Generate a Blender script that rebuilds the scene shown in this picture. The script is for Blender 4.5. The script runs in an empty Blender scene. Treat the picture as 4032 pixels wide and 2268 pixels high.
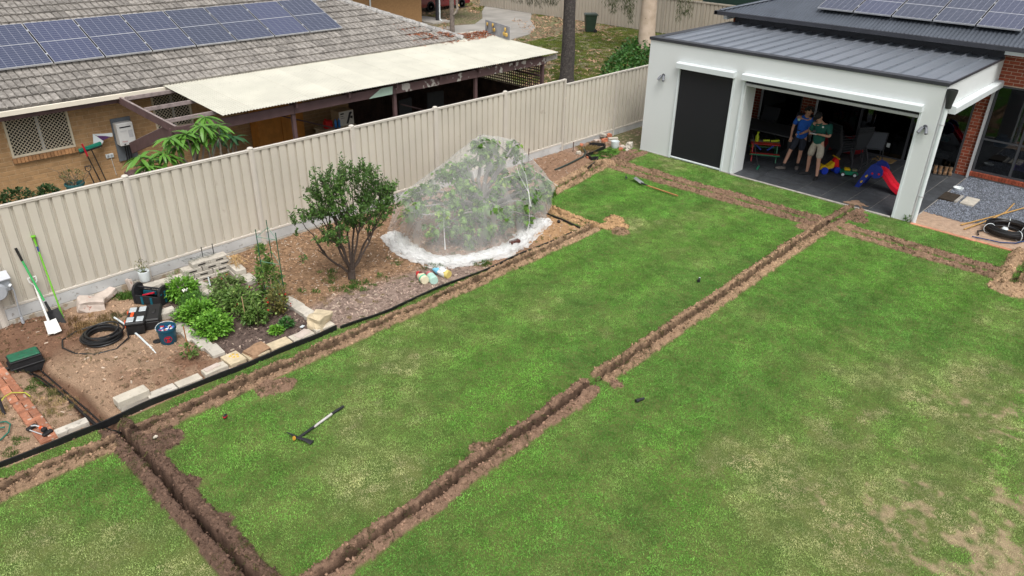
import bpy, bmesh, math, random
import numpy as np
from mathutils import Vector, Matrix, Euler, noise as mnoise

random.seed(7)
RNG = np.random.default_rng(11)
scene = bpy.context.scene
COL = scene.collection
PI = math.pi
rad = math.radians

# ------------------------------------------------------------------ camera
FOC, PITCH, ROLL, YAW = 2944.37, 0.48499, 0.02047, 0.75386
CAM = Vector((-4.37437, -13.42387, 6.5847))
fw = Vector((math.cos(PITCH)*math.cos(YAW), math.cos(PITCH)*math.sin(YAW), -math.sin(PITCH)))
rt = Vector((math.sin(YAW), -math.cos(YAW), 0))
up = rt.cross(fw)
r2 = rt*math.cos(ROLL) + up*math.sin(ROLL)
u2 = -rt*math.sin(ROLL) + up*math.cos(ROLL)
cd = bpy.data.cameras.new('camera')
cam = bpy.data.objects.new('camera', cd)
COL.objects.link(cam)
cd.sensor_width = 36.0
cd.lens = 36.0*FOC/4032.0
cd.clip_end = 500
cd.clip_start = 0.1
cam.matrix_world = Matrix(((r2.x, u2.x, -fw.x, CAM.x), (r2.y, u2.y, -fw.y, CAM.y), (r2.z, u2.z, -fw.z, CAM.z), (0, 0, 0, 1)))
scene.camera = cam

# ------------------------------------------------------------------ sky and sun (bright overcast)
SUN_EL, SUN_AZ = rad(60), rad(238)      # azimuth measured from +X towards +Y
w = bpy.data.worlds.new('World'); scene.world = w; w.use_nodes = True
nt = w.node_tree; bg = nt.nodes['Background']
sky = nt.nodes.new('ShaderNodeTexSky'); sky.sky_type = 'NISHITA'; sky.sun_disc = False
sky.sun_elevation = SUN_EL; sky.sun_rotation = PI/2 - SUN_AZ
sky.air_density = 1.0; sky.dust_density = 4.0; sky.ozone_density = 1.0
hs = nt.nodes.new('ShaderNodeHueSaturation'); hs.inputs['Saturation'].default_value = 0.22
nt.links.new(sky.outputs[0], hs.inputs['Color']); nt.links.new(hs.outputs[0], bg.inputs[0])
bg.inputs[1].default_value = 0.125
sl = bpy.data.lights.new('sun', 'SUN'); sl.energy = 1.5; sl.angle = rad(30); sl.color = (1, 0.96, 0.9)
so = bpy.data.objects.new('sun', sl); COL.objects.link(so)
so.rotation_euler = Vector((-math.cos(SUN_EL)*math.cos(SUN_AZ), -math.cos(SUN_EL)*math.sin(SUN_AZ), -math.sin(SUN_EL))).to_track_quat('-Z', 'Y').to_euler()
so.location = (0, -10, 30)
vs = scene.view_settings
vs.view_transform = 'Standard'; vs.look = 'None'; vs.gamma = 1; vs.use_curve_mapping = False
vs.exposure = 0.6
scene.cycles.max_bounces = 6; scene.cycles.transparent_max_bounces = 16
scene.cycles.diffuse_bounces = 3; scene.cycles.glossy_bounces = 3

# ------------------------------------------------------------------ materials
MATS = {}
def M(name, col, rough=.75, var=.12, sc=6., col2=None, spec=.4, metal=0., bump=0., bsc=80., rnd=0., det=5., lo=.3, hi=.7, emit=None, coat=0., speck=None, speck_sc=40., speck_at=.62):
    if name in MATS: return MATS[name]
    m = bpy.data.materials.new(name); m.use_nodes = True
    n = m.node_tree.nodes; L = m.node_tree.links; b = n['Principled BSDF']
    c1 = Vector(col)
    ca = c1*(1-var); cb = Vector(col2) if col2 else c1*(1+var)
    geo = n.new('ShaderNodeNewGeometry')
    nz = n.new('ShaderNodeTexNoise'); nz.inputs['Scale'].default_value = sc; nz.inputs['Detail'].default_value = det
    L.new(geo.outputs['Position'], nz.inputs['Vector'])
    mr = n.new('ShaderNodeMapRange'); mr.inputs[1].default_value = lo; mr.inputs[2].default_value = hi
    L.new(nz.outputs['Fac'], mr.inputs[0])
    mx = n.new('ShaderNodeMix'); mx.data_type = 'RGBA'
    mx.inputs[6].default_value = (*ca, 1); mx.inputs[7].default_value = (*cb, 1)
    L.new(mr.outputs[0], mx.inputs[0])
    out = mx.outputs[2]
    if speck:
        n2 = n.new('ShaderNodeTexNoise'); n2.inputs['Scale'].default_value = speck_sc; n2.inputs['Detail'].default_value = 3
        L.new(geo.outputs['Position'], n2.inputs['Vector'])
        m2 = n.new('ShaderNodeMapRange'); m2.inputs[1].default_value = speck_at; m2.inputs[2].default_value = speck_at+.06
        L.new(n2.outputs['Fac'], m2.inputs[0])
        x2 = n.new('ShaderNodeMix'); x2.data_type = 'RGBA'; x2.inputs[7].default_value = (*speck, 1)
        L.new(m2.outputs[0], x2.inputs[0]); L.new(out, x2.inputs[6]); out = x2.outputs[2]
    if rnd:
        oi = n.new('ShaderNodeObjectInfo'); r = n.new('ShaderNodeMapRange')
        r.inputs[3].default_value = 1-rnd; r.inputs[4].default_value = 1+rnd
        L.new(oi.outputs['Random'], r.inputs[0])
        h = n.new('ShaderNodeHueSaturation'); L.new(r.outputs[0], h.inputs['Value']); L.new(out, h.inputs['Color']); out = h.outputs[0]
    L.new(out, b.inputs['Base Color'])
    b.inputs['Roughness'].default_value = rough; b.inputs['Metallic'].default_value = metal
    b.inputs['Specular IOR Level'].default_value = spec
    if coat: b.inputs['Coat Weight'].default_value = coat
    if bump:
        nb = n.new('ShaderNodeTexNoise'); nb.inputs['Scale'].default_value = bsc; nb.inputs['Detail'].default_value = 4
        L.new(geo.outputs['Position'], nb.inputs['Vector'])
        bp = n.new('ShaderNodeBump'); bp.inputs['Strength'].default_value = bump; bp.inputs['Distance'].default_value = .01
        L.new(nb.outputs['Fac'], bp.inputs['Height']); L.new(bp.outputs[0], b.inputs['Normal'])
    MATS[name] = m; return m

def leaf_mat(name, c1, c2, c3=None, rough=.5, trans=.25, sc=3.):
    """leaf: diffuse/gloss with light passing through; colour varies leaf by leaf and clump by clump"""
    m = bpy.data.materials.new(name); m.use_nodes = True
    n = m.node_tree.nodes; L = m.node_tree.links; b = n['Principled BSDF']; o = n['Material Output']
    geo = n.new('ShaderNodeNewGeometry')
    nz = n.new('ShaderNodeTexNoise'); nz.inputs['Scale'].default_value = sc
    L.new(geo.outputs['Position'], nz.inputs['Vector'])
    ad = n.new('ShaderNodeMath'); ad.operation = 'MULTIPLY_ADD'; ad.inputs[1].default_value = .6
    L.new(geo.outputs['Random Per Island'], ad.inputs[0])
    m2 = n.new('ShaderNodeMath'); m2.operation = 'MULTIPLY'; m2.inputs[1].default_value = .45; L.new(nz.outputs['Fac'], m2.inputs[0])
    L.new(m2.outputs[0], ad.inputs[2])
    rp = n.new('ShaderNodeValToRGB'); rp.color_ramp.elements[0].color = (*c1, 1); rp.color_ramp.elements[0].position = .15
    rp.color_ramp.elements[1].color = (*c2, 1); rp.color_ramp.elements[1].position = .75
    if c3:
        e = rp.color_ramp.elements.new(.93); e.color = (*c3, 1)
    L.new(ad.outputs[0], rp.inputs[0]); L.new(rp.outputs[0], b.inputs['Base Color'])
    b.inputs['Roughness'].default_value = rough; b.inputs['Specular IOR Level'].default_value = .35
    t = n.new('ShaderNodeBsdfTranslucent'); L.new(rp.outputs[0], t.inputs[0])
    mx = n.new('ShaderNodeMixShader'); mx.inputs[0].default_value = trans
    L.new(b.outputs[0], mx.inputs[1]); L.new(t.outputs[0], mx.inputs[2]); L.new(mx.outputs[0], o.inputs[0])
    MATS[name] = m; return m

def glass_mat(name, tint, gloss=.08, rough=.02):
    m = bpy.data.materials.new(name); m.use_nodes = True
    n = m.node_tree.nodes; L = m.node_tree.links; o = n['Material Output']; n.remove(n['Principled BSDF'])
    t = n.new('ShaderNodeBsdfTransparent'); t.inputs[0].default_value = (*tint, 1)
    g = n.new('ShaderNodeBsdfGlossy'); g.inputs['Roughness'].default_value = rough; g.inputs[0].default_value = (.9, .95, 1, 1)
    mx = n.new('ShaderNodeMixShader'); mx.inputs[0].default_value = gloss
    L.new(t.outputs[0], mx.inputs[1]); L.new(g.outputs[0], mx.inputs[2]); L.new(mx.outputs[0], o.inputs[0])
    MATS[name] = m; return m

# ------------------------------------------------------------------ mesh builder
class MB:
    def __init__(s): s.v = []; s.f = []; s.mi = []; s.k = 0
    def add(s, vs, fs, m=None):
        o = len(s.v)
        if m is not None: vs = [tuple(m @ Vector(p)) for p in vs]
        s.v.extend(tuple(p) for p in vs); s.f.extend(tuple(i+o for i in f) for f in fs); s.mi.extend([s.k]*len(fs)); return s
    def box(s, x0, x1, y0, y1, z0, z1, b=0., m=None):
        if x0 > x1: x0, x1 = x1, x0
        if y0 > y1: y0, y1 = y1, y0
        if z0 > z1: z0, z1 = z1, z0
        if b <= 0:
            vs = [(x, y, z) for x in (x0, x1) for y in (y0, y1) for z in (z0, z1)]
            return s.add(vs, [(0,1,3,2),(4,6,7,5),(0,4,5,1),(2,3,7,6),(0,2,6,4),(1,5,7,3)], m)
        b = min(b, (x1-x0)*.45, (y1-y0)*.45, (z1-z0)*.45)
        vs = []; idx = {}
        for ix, (xa, xb) in enumerate(((x0, x0+b), (x1, x1-b))):
            for iy, (ya, yb) in enumerate(((y0, y0+b), (y1, y1-b))):
                for iz, (za, zb) in enumerate(((z0, z0+b), (z1, z1-b))):
                    idx[(ix,iy,iz)] = len(vs); vs += [(xa, yb, zb), (xb, ya, zb), (xb, yb, za)]
        I = lambda a, k: idx[a]+k
        fs = []
        for i in (0,1):
            fs.append([I((i,0,0),0), I((i,1,0),0), I((i,1,1),0), I((i,0,1),0)][::(1 if i else -1)])
            fs.append([I((0,i,0),1), I((0,i,1),1), I((1,i,1),1), I((1,i,0),1)][::(1 if i else -1)])
            fs.append([I((0,0,i),2), I((1,0,i),2), I((1,1,i),2), I((0,1,i),2)][::(1 if i else -1)])
        for i in (0,1):
            for j in (0,1):
                fs.append([I((i,j,0),0), I((i,j,0),1), I((i,j,1),1), I((i,j,1),0)])
                fs.append([I((i,0,j),0), I((i,0,j),2), I((i,1,j),2), I((i,1,j),0)])
                fs.append([I((0,i,j),1), I((0,i,j),2), I((1,i,j),2), I((1,i,j),1)])
                for k in (0,1): fs.append([I((i,j,k),0), I((i,j,k),1), I((i,j,k),2)])
        return s.add(vs, fs, m)
    def cbox(s, c, sz, b=0., m=None):
        return s.box(c[0]-sz[0]/2, c[0]+sz[0]/2, c[1]-sz[1]/2, c[1]+sz[1]/2, c[2]-sz[2]/2, c[2]+sz[2]/2, b, m)
    def bar(s, p0, p1, w, h, b=0., roll=0.):
        """a squared bar from p0 to p1"""
        p0 = Vector(p0); p1 = Vector(p1); d = p1-p0; L = d.length
        q = d.to_track_quat('X', 'Z').to_matrix().to_4x4(); q = Matrix.Translation(p0) @ q @ Matrix.Rotation(roll, 4, 'X')
        return s.box(0, L, -w/2, w/2, -h/2, h/2, b, q)
    def tube(s, pts, r, n=8, closed=False, caps=True, flat=1.):
        pts = [Vector(p) for p in pts]; N = len(pts)
        rs = [r]*N if not hasattr(r, '__len__') else list(r)
        vs = []; fs = []; prev = None
        for i, p in enumerate(pts):
            a = pts[(i-1) % N] if (closed or i) else p
            c = pts[(i+1) % N] if (closed or i < N-1) else p
            t = (c-a); t = t.normalized() if t.length > 1e-9 else Vector((0,0,1))
            if prev is None:
                u = t.cross(Vector((0,0,1)));
                if u.length < 1e-3: u = t.cross(Vector((1,0,0)))
            else: u = prev - t*prev.dot(t)
            if u.length < 1e-6: u = t.orthogonal()
            u.normalize(); v = t.cross(u); prev = u
            for k in range(n):
                a2 = 2*PI*k/n; vs.append(p + u*math.cos(a2)*rs[i] + v*math.sin(a2)*rs[i]*flat)
        for i in range(N if closed else N-1):
            j = (i+1) % N
            for k in range(n):
                l = (k+1) % n; fs.append((i*n+k, i*n+l, j*n+l, j*n+k))
        if caps and not closed:
            fs.append(tuple(range(n))[::-1]); fs.append(tuple((N-1)*n+k for k in range(n)))
        return s.add(vs, fs)
    def cyl(s, p0, p1, r0, r1=None, n=12): return s.tube([p0, p1], [r0, r0 if r1 is None else r1], n)
    def lathe(s, prof, n=20, m=None, c=(0,0,0), ends=True):
        vs = []; fs = []
        for (r, z) in prof:
            for k in range(n): vs.append((c[0]+r*math.cos(2*PI*k/n), c[1]+r*math.sin(2*PI*k/n), c[2]+z))
        for i in range(len(prof)-1):
            for k in range(n):
                l = (k+1) % n; fs.append((i*n+k, i*n+l, (i+1)*n+l, (i+1)*n+k))
        if ends:
            fs.append(tuple(range(n))[::-1]); q = (len(prof)-1)*n; fs.append(tuple(q+k for k in range(n)))
        return s.add(vs, fs, m)
    def ell(s, c, r, n=10, m=None):
        if not hasattr(r, '__len__'): r = (r, r, r)
        vs = [(0,0,-1)]; fs = []; R = max(4, n//2+1)
        for i in range(1, R):
            a = -PI/2 + PI*i/R
            for k in range(n): vs.append((math.cos(a)*math.cos(2*PI*k/n), math.cos(a)*math.sin(2*PI*k/n), math.sin(a)))
        vs.append((0,0,1)); T = len(vs)-1
        for k in range(n):
            l = (k+1) % n; fs.append((0, 1+l, 1+k)); fs.append((T, T-n+k, T-n+l))
            for i in range(R-2): fs.append((1+i*n+k, 1+i*n+l, 1+(i+1)*n+l, 1+(i+1)*n+k))
        vs = [(c[0]+p[0]*r[0], c[1]+p[1]*r[1], c[2]+p[2]*r[2]) for p in vs]
        return s.add(vs, fs, m)
    def prism(s, poly, z0, z1, m=None):
        n = len(poly)
        ar = sum(poly[i][0]*poly[(i+1)%n][1]-poly[(i+1)%n][0]*poly[i][1] for i in range(n))
        if ar < 0: poly = poly[::-1]
        vs = [(p[0], p[1], z0) for p in poly] + [(p[0], p[1], z1) for p in poly]
        fs = [tuple(range(n))[::-1], tuple(n+i for i in range(n))] + [(i, (i+1)%n, n+(i+1)%n, n+i) for i in range(n)]
        return s.add(vs, fs, m)
    def quad(s, *p): return s.add(p, [tuple(range(len(p)))])
    def strip(s, prof, a, b):
        """sheet: each profile point swept from offset a to offset b (vectors)"""
        a = Vector(a); b = Vector(b); n = len(prof)
        vs = [tuple(Vector(p)+a) for p in prof] + [tuple(Vector(p)+b) for p in prof]
        return s.add(vs, [(i, i+1, n+i+1, n+i) for i in range(n-1)])
    def mesh(s, name, mat, smooth=None):
        me = bpy.data.meshes.new(name); me.from_pydata(s.v, [], s.f); me.update()
        for q in (mat if isinstance(mat, (list, tuple)) else [mat]): me.materials.append(q)
        if s.k: me.polygons.foreach_set('material_index', s.mi)
        if smooth:
            me.polygons.foreach_set('use_smooth', [True]*len(me.polygons)); me.set_sharp_from_angle(angle=rad(smooth))
        return me
    def build(s, name, mat, parent=None, smooth=None, loc=None, world=False):
        return link(name, s.mesh(name, mat, smooth), parent, loc, world)

def link(name, me, parent=None, loc=None, world=False):
    o = bpy.data.objects.new(name, me); COL.objects.link(o)
    if parent is not None:
        o.parent = parent
        if world:
            q = parent; L = Vector((0,0,0))
            while q is not None: L += q.location; q = q.parent
            o.location = -L
    if loc is not None: o.location = loc
    return o
def tag(o, label=None, cat=None, group=None, kind=None):
    if label: o['label'] = label
    if cat: o['category'] = cat
    if group: o['group'] = group
    if kind: o['kind'] = kind
    return o
def thing(name, label, cat, loc=(0,0,0), rz=0, group=None):
    o = bpy.data.objects.new(name, None); COL.objects.link(o); o.location = loc; o.rotation_euler = (0,0,rz); o.empty_display_size = .1
    return tag(o, label, cat, group)
def copy_tree(o, parent=None):
    c = o.copy(); COL.objects.link(c); c.parent = parent
    for ch in list(o.children): copy_tree(ch, c)
    return c
def T(x=0, y=0, z=0, rx=0, ry=0, rz=0, s=1): return Matrix.Translation((x,y,z)) @ Euler((rx,ry,rz)).to_matrix().to_4x4() @ Matrix.Scale(s, 4)

def leaf_mesh(name, mat, p, d, nrm, L, Wd, fold=.25, droop=0.):
    """many small folded leaves as one mesh (numpy)"""
    p = np.asarray(p, float); d = np.asarray(d, float); nrm = np.asarray(nrm, float); N = len(p)
    d /= np.linalg.norm(d, axis=1)[:,None]+1e-9
    sd = np.cross(d, nrm); sd /= np.linalg.norm(sd, axis=1)[:,None]+1e-9
    nn = np.cross(sd, d); L = np.broadcast_to(L, N)[:,None]; Wd = np.broadcast_to(Wd, N)[:,None]
    dz = np.zeros((N,3)); dz[:,2] = -droop
    v = np.stack([p, p+d*L*.35+sd*Wd*.5+nn*Wd*fold, p+d*L*.72+sd*Wd*.36+nn*Wd*fold*.6+dz*L*.4, p+d*L+dz*L, p+d*L*.72-sd*Wd*.36+nn*Wd*fold*.6+dz*L*.4, p+d*L*.35-sd*Wd*.5+nn*Wd*fold, p+d*L*.55+dz*L*.25], 1).reshape(-1,3)
    t = np.array([[0,6,1],[1,6,2],[2,6,3],[0,5,6],[5,4,6],[4,3,6]])
    f = (np.arange(N)[:,None,None]*7 + t[None]).reshape(-1,3)
    me = bpy.data.meshes.new(name); me.vertices.add(len(v)); me.vertices.foreach_set('co', v.ravel())
    me.loops.add(f.size); me.loops.foreach_set('vertex_index', f.ravel().astype(np.int32))
    me.polygons.add(len(f)); me.polygons.foreach_set('loop_start', np.arange(0, f.size, 3, dtype=np.int32))
    me.update(calc_edges=True); me.materials.append(mat); return me
def rnd_dirs(n, upbias=0.):
    d = RNG.normal(size=(n,3)); d /= np.linalg.norm(d, axis=1)[:,None]; d[:,2] += upbias
    return d/np.linalg.norm(d, axis=1)[:,None]

# value noise on arrays
def vnoise(x, y, seed=0, oct=1):
    x = np.asarray(x, float); y = np.asarray(y, float); out = 0; amp = 1; tot = 0
    for o in range(oct):
        xi = np.floor(x).astype(np.int64); yi = np.floor(y).astype(np.int64); fx = x-xi; fy = y-yi
        fx = fx*fx*(3-2*fx); fy = fy*fy*(3-2*fy)
        def h(a, b):
            q = (a*374761393 + b*668265263 + (seed+o*17)*144665) & 0xffffffff
            q = ((q ^ (q >> 13))*1274126177) & 0xffffffff
            return ((q ^ (q >> 16)) & 0xffff)/65535.
        v = (h(xi,yi)*(1-fx)+h(xi+1,yi)*fx)*(1-fy)+(h(xi,yi+1)*(1-fx)+h(xi+1,yi+1)*fx)*fy
        out = out + v*amp; tot += amp; amp *= .5; x = x*2.03+7.1; y = y*2.03+3.7
    return out/tot

# ================================================================== GROUND
X0, X1, Y0, Y1, ST = -5.6, 13.74, -14.6, 0.06, 0.0275
gx = np.arange(X0, X1+ST/2, ST); gy = np.arange(Y0, Y1+ST/2, ST)
NX, NY = len(gx), len(gy)
GX, GY = np.meshgrid(gx, gy, indexing='ij')

def bed_front(x):
    return np.interp(x, [-6, -.3, 1.4, 1.6, 2.6, 3.8, 5, 7.82, 7.84, 7.95, 7.951, 11.5, 11.9, 11.95, 12.0, 13.0, 13.25, 13.75],
                     [-3.72, -3.82, -3.83, -3.85, -3.97, -3.93, -4.01, -4.02, -4.02, -3.0, -2.15, -1.5, -1.25, -1.1, -.84, -.72, -.7, -.9])
def smooth(a, b, x):
    t = np.clip((x-a)/(b-a), 0, 1); return t*t*(3-2*t)
def seg(px, py, a, b):
    ax, ay = a; bx, by = b; L = math.hypot(bx-ax, by-ay); ux, uy = (bx-ax)/L, (by-ay)/L
    s = (px-ax)*ux+(py-ay)*uy; d = -(px-ax)*uy+(py-ay)*ux
    return s, d, L
C_MID = (.23, .15, .096); C_DARK = (.115, .072, .052); C_RED = (.19, .12, .082); C_SAND = (.31, .208, .128); C_ORANGE = (.37, .235, .125)
# start, end, groove depth, groove half width, ridge offset, ridge height, ridge sigma, colour, second colour
TRENCH = [
 ((-5.6,-4.17),(-2.2,-4.25),.20,.045,.10,.085,.085,C_MID,C_MID),
 ((-2.14,-3.86),(-2.13,-8.6),.20,.05,.112,.085,.10,C_DARK,C_DARK),
 ((-2.1,-4.26),(-.3,-4.26),.20,.045,.098,.085,.085,C_RED,C_MID),
 ((-.25,-4.27),(8.12,-4.22),.20,.045,.095,.075,.075,C_MID,C_SAND),
 ((8.16,-2.3),(8.13,-4.3),.16,.045,.098,.085,.085,C_ORANGE,C_ORANGE),
 ((-2.4,-8.12),(3.28,-7.92),.20,.05,.102,.085,.085,C_RED,C_RED),
 ((3.0,-7.93),(3.85,-7.91),.22,.045,.13,.012,.05,C_RED,C_RED),
 ((3.55,-7.90),(9.5,-7.83),.20,.045,.10,.085,.085,C_MID,C_SAND),
 ((9.5,-7.83),(12.2,-7.80),.20,.045,.105,.09,.09,C_SAND,C_MID),
 ((12.2,-7.80),(13.7,-7.86),.18,.04,.14,.055,.09,C_RED,C_RED),
 ((12.02,-1.65),(12.05,-7.7),.07,.05,.21,.085,.12,C_MID,C_RED),
 ((12.12,-7.9),(12.12,-11.45),.08,.045,.19,.075,.10,C_MID,C_RED),
 ((8.9,-2.05),(11.85,-1.55),.12,.05,.15,.08,.09,C_SAND,C_SAND),
 ((12.15,-1.65),(13.6,-1.6),.06,.05,.16,.055,.11,C_RED,C_RED),
 ((11.75,-11.6),(13.7,-11.55),.14,.05,.20,.12,.12,C_SAND,C_SAND),
]
MOUND = [(0.02,-4.66,.2,.075,C_RED),(-.18,-4.58,.22,.07,C_RED),(-1.78,-4.62,.24,.09,C_DARK),(-1.95,-4.75,.2,.08,C_DARK),(8.45,-4.4,.22,.10,C_ORANGE),(8.8,-4.22,.2,.11,C_ORANGE),(8.35,-4.72,.2,.09,C_MID),
 (8.62,-4.55,.2,.06,C_ORANGE),(3.58,-8.17,.13,.045,C_RED),(11.55,-11.6,.3,.13,C_SAND),(11.75,-11.75,.25,.1,C_SAND),(13.0,-8.15,.28,.06,C_RED),(13.3,-8.05,.2,.05,C_RED),(11.65,-7.62,.2,.07,C_MID),(11.6,-7.45,.18,.06,C_MID),
 (12.35,-8.2,.2,.07,C_MID),(12.0,-1.55,.28,.09,C_SAND),(12.6,-1.55,.25,.06,C_RED),(-2.0,-6.6,.25,.04,C_DARK),(-1.95,-5.7,.2,.05,C_DARK),(1.1,-7.75,.15,.05,C_RED),(12.5,-1.15,.2,.05,C_MID),(13.1,-1.4,.22,.05,C_RED)]

bedF = bed_front(GX)
isbed = GY > bedF
Z = (vnoise(GX*.5, GY*.5, 3, 2)-.5)*.03
# garden bed relief
bd = smooth(0, .08, GY-bedF)
Z += bd*(.015 + (vnoise(GX*6, GY*6, 5, 3)-.5)*.045)
def bump_at(cx, cy, rx, ry, h): return h*np.exp(-((GX-cx)/rx)**2-((GY-cy)/ry)**2)
Z += bd*(bump_at(-1.45,-2.75,.55,.5,.10)+bump_at(-.95,-3.2,.4,.25,.06)+bump_at(-2.15,-.35,.6,.4,.10)+bump_at(-1.6,-3.2,.3,.25,.08)+bump_at(2.3,-.5,.9,.5,.08)+bump_at(3.6,-.4,.9,.4,.10)+bump_at(6.5,-.4,2,.3,.06))
ss, dd, LL = seg(GX, GY, (-2.42,-1.5), (-2.17,-3.86))
chan = np.where((ss > -.1) & (ss < LL+.15), np.clip(1-np.abs(dd+ .03*np.sin(ss*4))/.17, 0, 1), 0)
Z -= smooth(0, .8, chan)*.17
pit = np.clip(1-np.sqrt(((GX+2.45)/.42)**2+((GY+1.25)/.42)**2), 0, 1); Z -= smooth(0, .6, pit)*.09
# trenches and spoil
soil = np.zeros_like(Z); R3 = [np.zeros_like(Z) for _ in range(3)]; ridge = np.zeros_like(Z); groove = np.zeros_like(Z); core = np.zeros_like(Z)
lump = vnoise(GX*9, GY*9, 21, 2)*.6 + vnoise(GX*22, GY*22, 22, 2)*.4
for ti, (a, b, gd, gw, off, rh, rs_, ca, cb) in enumerate(TRENCH):
    lo = (min(a[0],b[0])-.7, min(a[1],b[1])-.7); hi = (max(a[0],b[0])+.7, max(a[1],b[1])+.7)
    i0, i1 = np.searchsorted(gx, lo[0]), np.searchsorted(gx, hi[0]); j0, j1 = np.searchsorted(gy, lo[1]), np.searchsorted(gy, hi[1])
    if i1 <= i0 or j1 <= j0: continue
    S = np.s_[i0:i1, j0:j1]; px, py = GX[S], GY[S]
    s_, d_, L_ = seg(px, py, a, b)
    d_ = d_ + (vnoise((px+py)*1.1, px*0+3.3, 31, 2)-.5)*.09 + (vnoise(px*7, py*7, 33, 2)-.5)*.035
    endf = smooth(-.12, .06, s_)*smooth(-.12, .06, L_-s_)
    hm = .55 + .75*vnoise(s_*2.2, np.sign(d_)*5+ti*3, 35, 2)
    wv = rs_*(.85+.5*vnoise(s_*3.1, np.sign(d_)*3+ti, 37, 2))
    ad = np.abs(d_)
    xrun = abs(b[0]-a[0]) > abs(b[1]-a[1]); near = np.where(d_ < 0, .95 if xrun else 1., 1.05 if xrun else 1.)
    r = rh*hm*np.exp(-(np.maximum(np.abs(ad-off)-wv*.25, 0)/(wv*.62))**2)*endf
    r = r*(.45+1.1*lump[S])*near
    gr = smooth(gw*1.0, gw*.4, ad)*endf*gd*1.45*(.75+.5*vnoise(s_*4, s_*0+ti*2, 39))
    core[S] = np.maximum(core[S], smooth(.055, .02, np.abs(d_-(.028 if xrun else .0))+(vnoise(px*16, py*16, 45, 2)-.5)*.05)*endf*(gd > .1))  # mask of the dark slit line, painted as shade further down
    use = r > ridge[S]; mixc = np.clip(s_/L_, 0, 1)
    for k in range(3): R3[k][S] = np.where(use | (gr > .01), ca[k]*(1-mixc)+cb[k]*mixc, R3[k][S])
    ridge[S] = np.maximum(ridge[S], r); groove[S] = np.maximum(groove[S], gr)
for (cx, cy, r_, h_, c_) in MOUND:
    q = h_*np.exp(-(((GX-cx)/r_)**2+((GY-cy)/r_)**2)*1.3)*(.45+1.1*lump)
    use = q > ridge
    for k in range(3): R3[k] = np.where(use & (q > .008), c_[k], R3[k])
    ridge = np.maximum(ridge, q)
spo = ridge > .016+.012*vnoise(GX*14, GY*14, 41, 2)
spo |= groove > .02
Z = Z + np.where(spo, np.maximum(ridge, .012), ridge*.5) + np.where(spo, (vnoise(GX*24, GY*24, 43, 2)-.5)*.046+(vnoise(GX*12, GY*12, 44, 2)-.5)*.05*np.clip(ridge*22, 0, 1), 0) - groove
Z += np.where(isbed & ~spo, 0, 0)

# ground colours, with shade painted into the trench slits
def cmix(A, B, t): return [A[k]*(1-t)+B[k]*t for k in range(3)]
n1 = vnoise(GX*1.3, GY*1.3, 51, 3); n2 = vnoise(GX*5, GY*5, 53, 3); n3 = vnoise(GX*17, GY*17, 55, 2)
def cst(c): return [np.full_like(Z, q) for q in c]
thatch = cmix(cst((.06,.105,.022)), cst((.13,.15,.045)), n2)
sand = cmix(cst((.20,.132,.086)), cst((.35,.238,.16)), np.clip(n1*.6+n2*.5, 0, 1))
moist = cmix(cst((.115,.062,.04)), cst((.20,.115,.073)), n2)
mulch = cmix(cst((.155,.095,.058)), cst((.31,.195,.115)), n3)
darkm = cmix(cst((.07,.05,.043)), cst((.15,.108,.09)), n3)
greym = cmix(cst((.15,.105,.085)), cst((.33,.25,.205)), n3)
redb = cmix(cst((.175,.105,.068)), cst((.30,.19,.125)), np.clip(n1*.4+n3*.6, 0, 1))
C = thatch
bare = np.clip(smooth(.48, .66, .4*vnoise(GX*1.5, GY*1.5, 61, 3)+.6*vnoise(GX*8, GY*8, 63, 3)+np.interp(np.hypot((GX-4.7)*.75, GY+13.5), [0, .6, 1.5, 2.6, 3.4], [.10, .015, -.065, -.17, -.4])), 0, 1)
baresoil = cmix(cst((.20,.155,.09)), cst((.345,.27,.165)), n3)
C = cmix(C, baresoil, bare)
B = redb
t_mul = smooth(1.25, 1.5, GX)*smooth(5.2, 4.6, GX); B = cmix(B, mulch, t_mul)
B = cmix(B, greym, t_mul*smooth(-2.7, -3.2, GY+.5*(n1-.5)))
t_veg = smooth(-.42, -.3, GX)*smooth(1.5, 1.4, GX)*smooth(-.55, -.75, GY); B = cmix(B, darkm, t_veg)
t_sand = smooth(-.3, -.42, GX); B = cmix(B, sand, t_sand)
B = cmix(B, moist, t_sand*np.clip(smooth(-1.25, -1.75, GX+.35*(n1-.5))*smooth(-1.9, -1.1, GY)+smooth(.15, .5, chan)+smooth(.1, .4, pit)+bump_at(-.72,-3.15,.28,.22,1.0)+.55*smooth(-1.9, -1.6, GX)*smooth(-2.3,-2.8,GY)*(n2 > .5), 0, 1))
t_or = smooth(6.2, 6.9, GX)*smooth(8.2, 7.9, GX)*smooth(-2.6, -3.2, GY); B = cmix(B, cmix(cst((.28,.165,.085)), cst((.4,.25,.135)), n3), t_or)
rub = smooth(11.6, 12.4, GX)*smooth(-1.6, -.9, GY); B = cmix(B, greym, rub*.6)
tb = isbed.astype(float); C = cmix(C, B, tb)
rr = .82+.42*n3*(.6+.8*n2)
slit_shade = (1-.4*smooth(.05, .16, groove))*(1-.6*core)  # slit shade painted into the soil colour, along groove and core
for k in range(3): C[k] = np.where(spo, R3[k]*rr*slit_shade, C[k])

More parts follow.
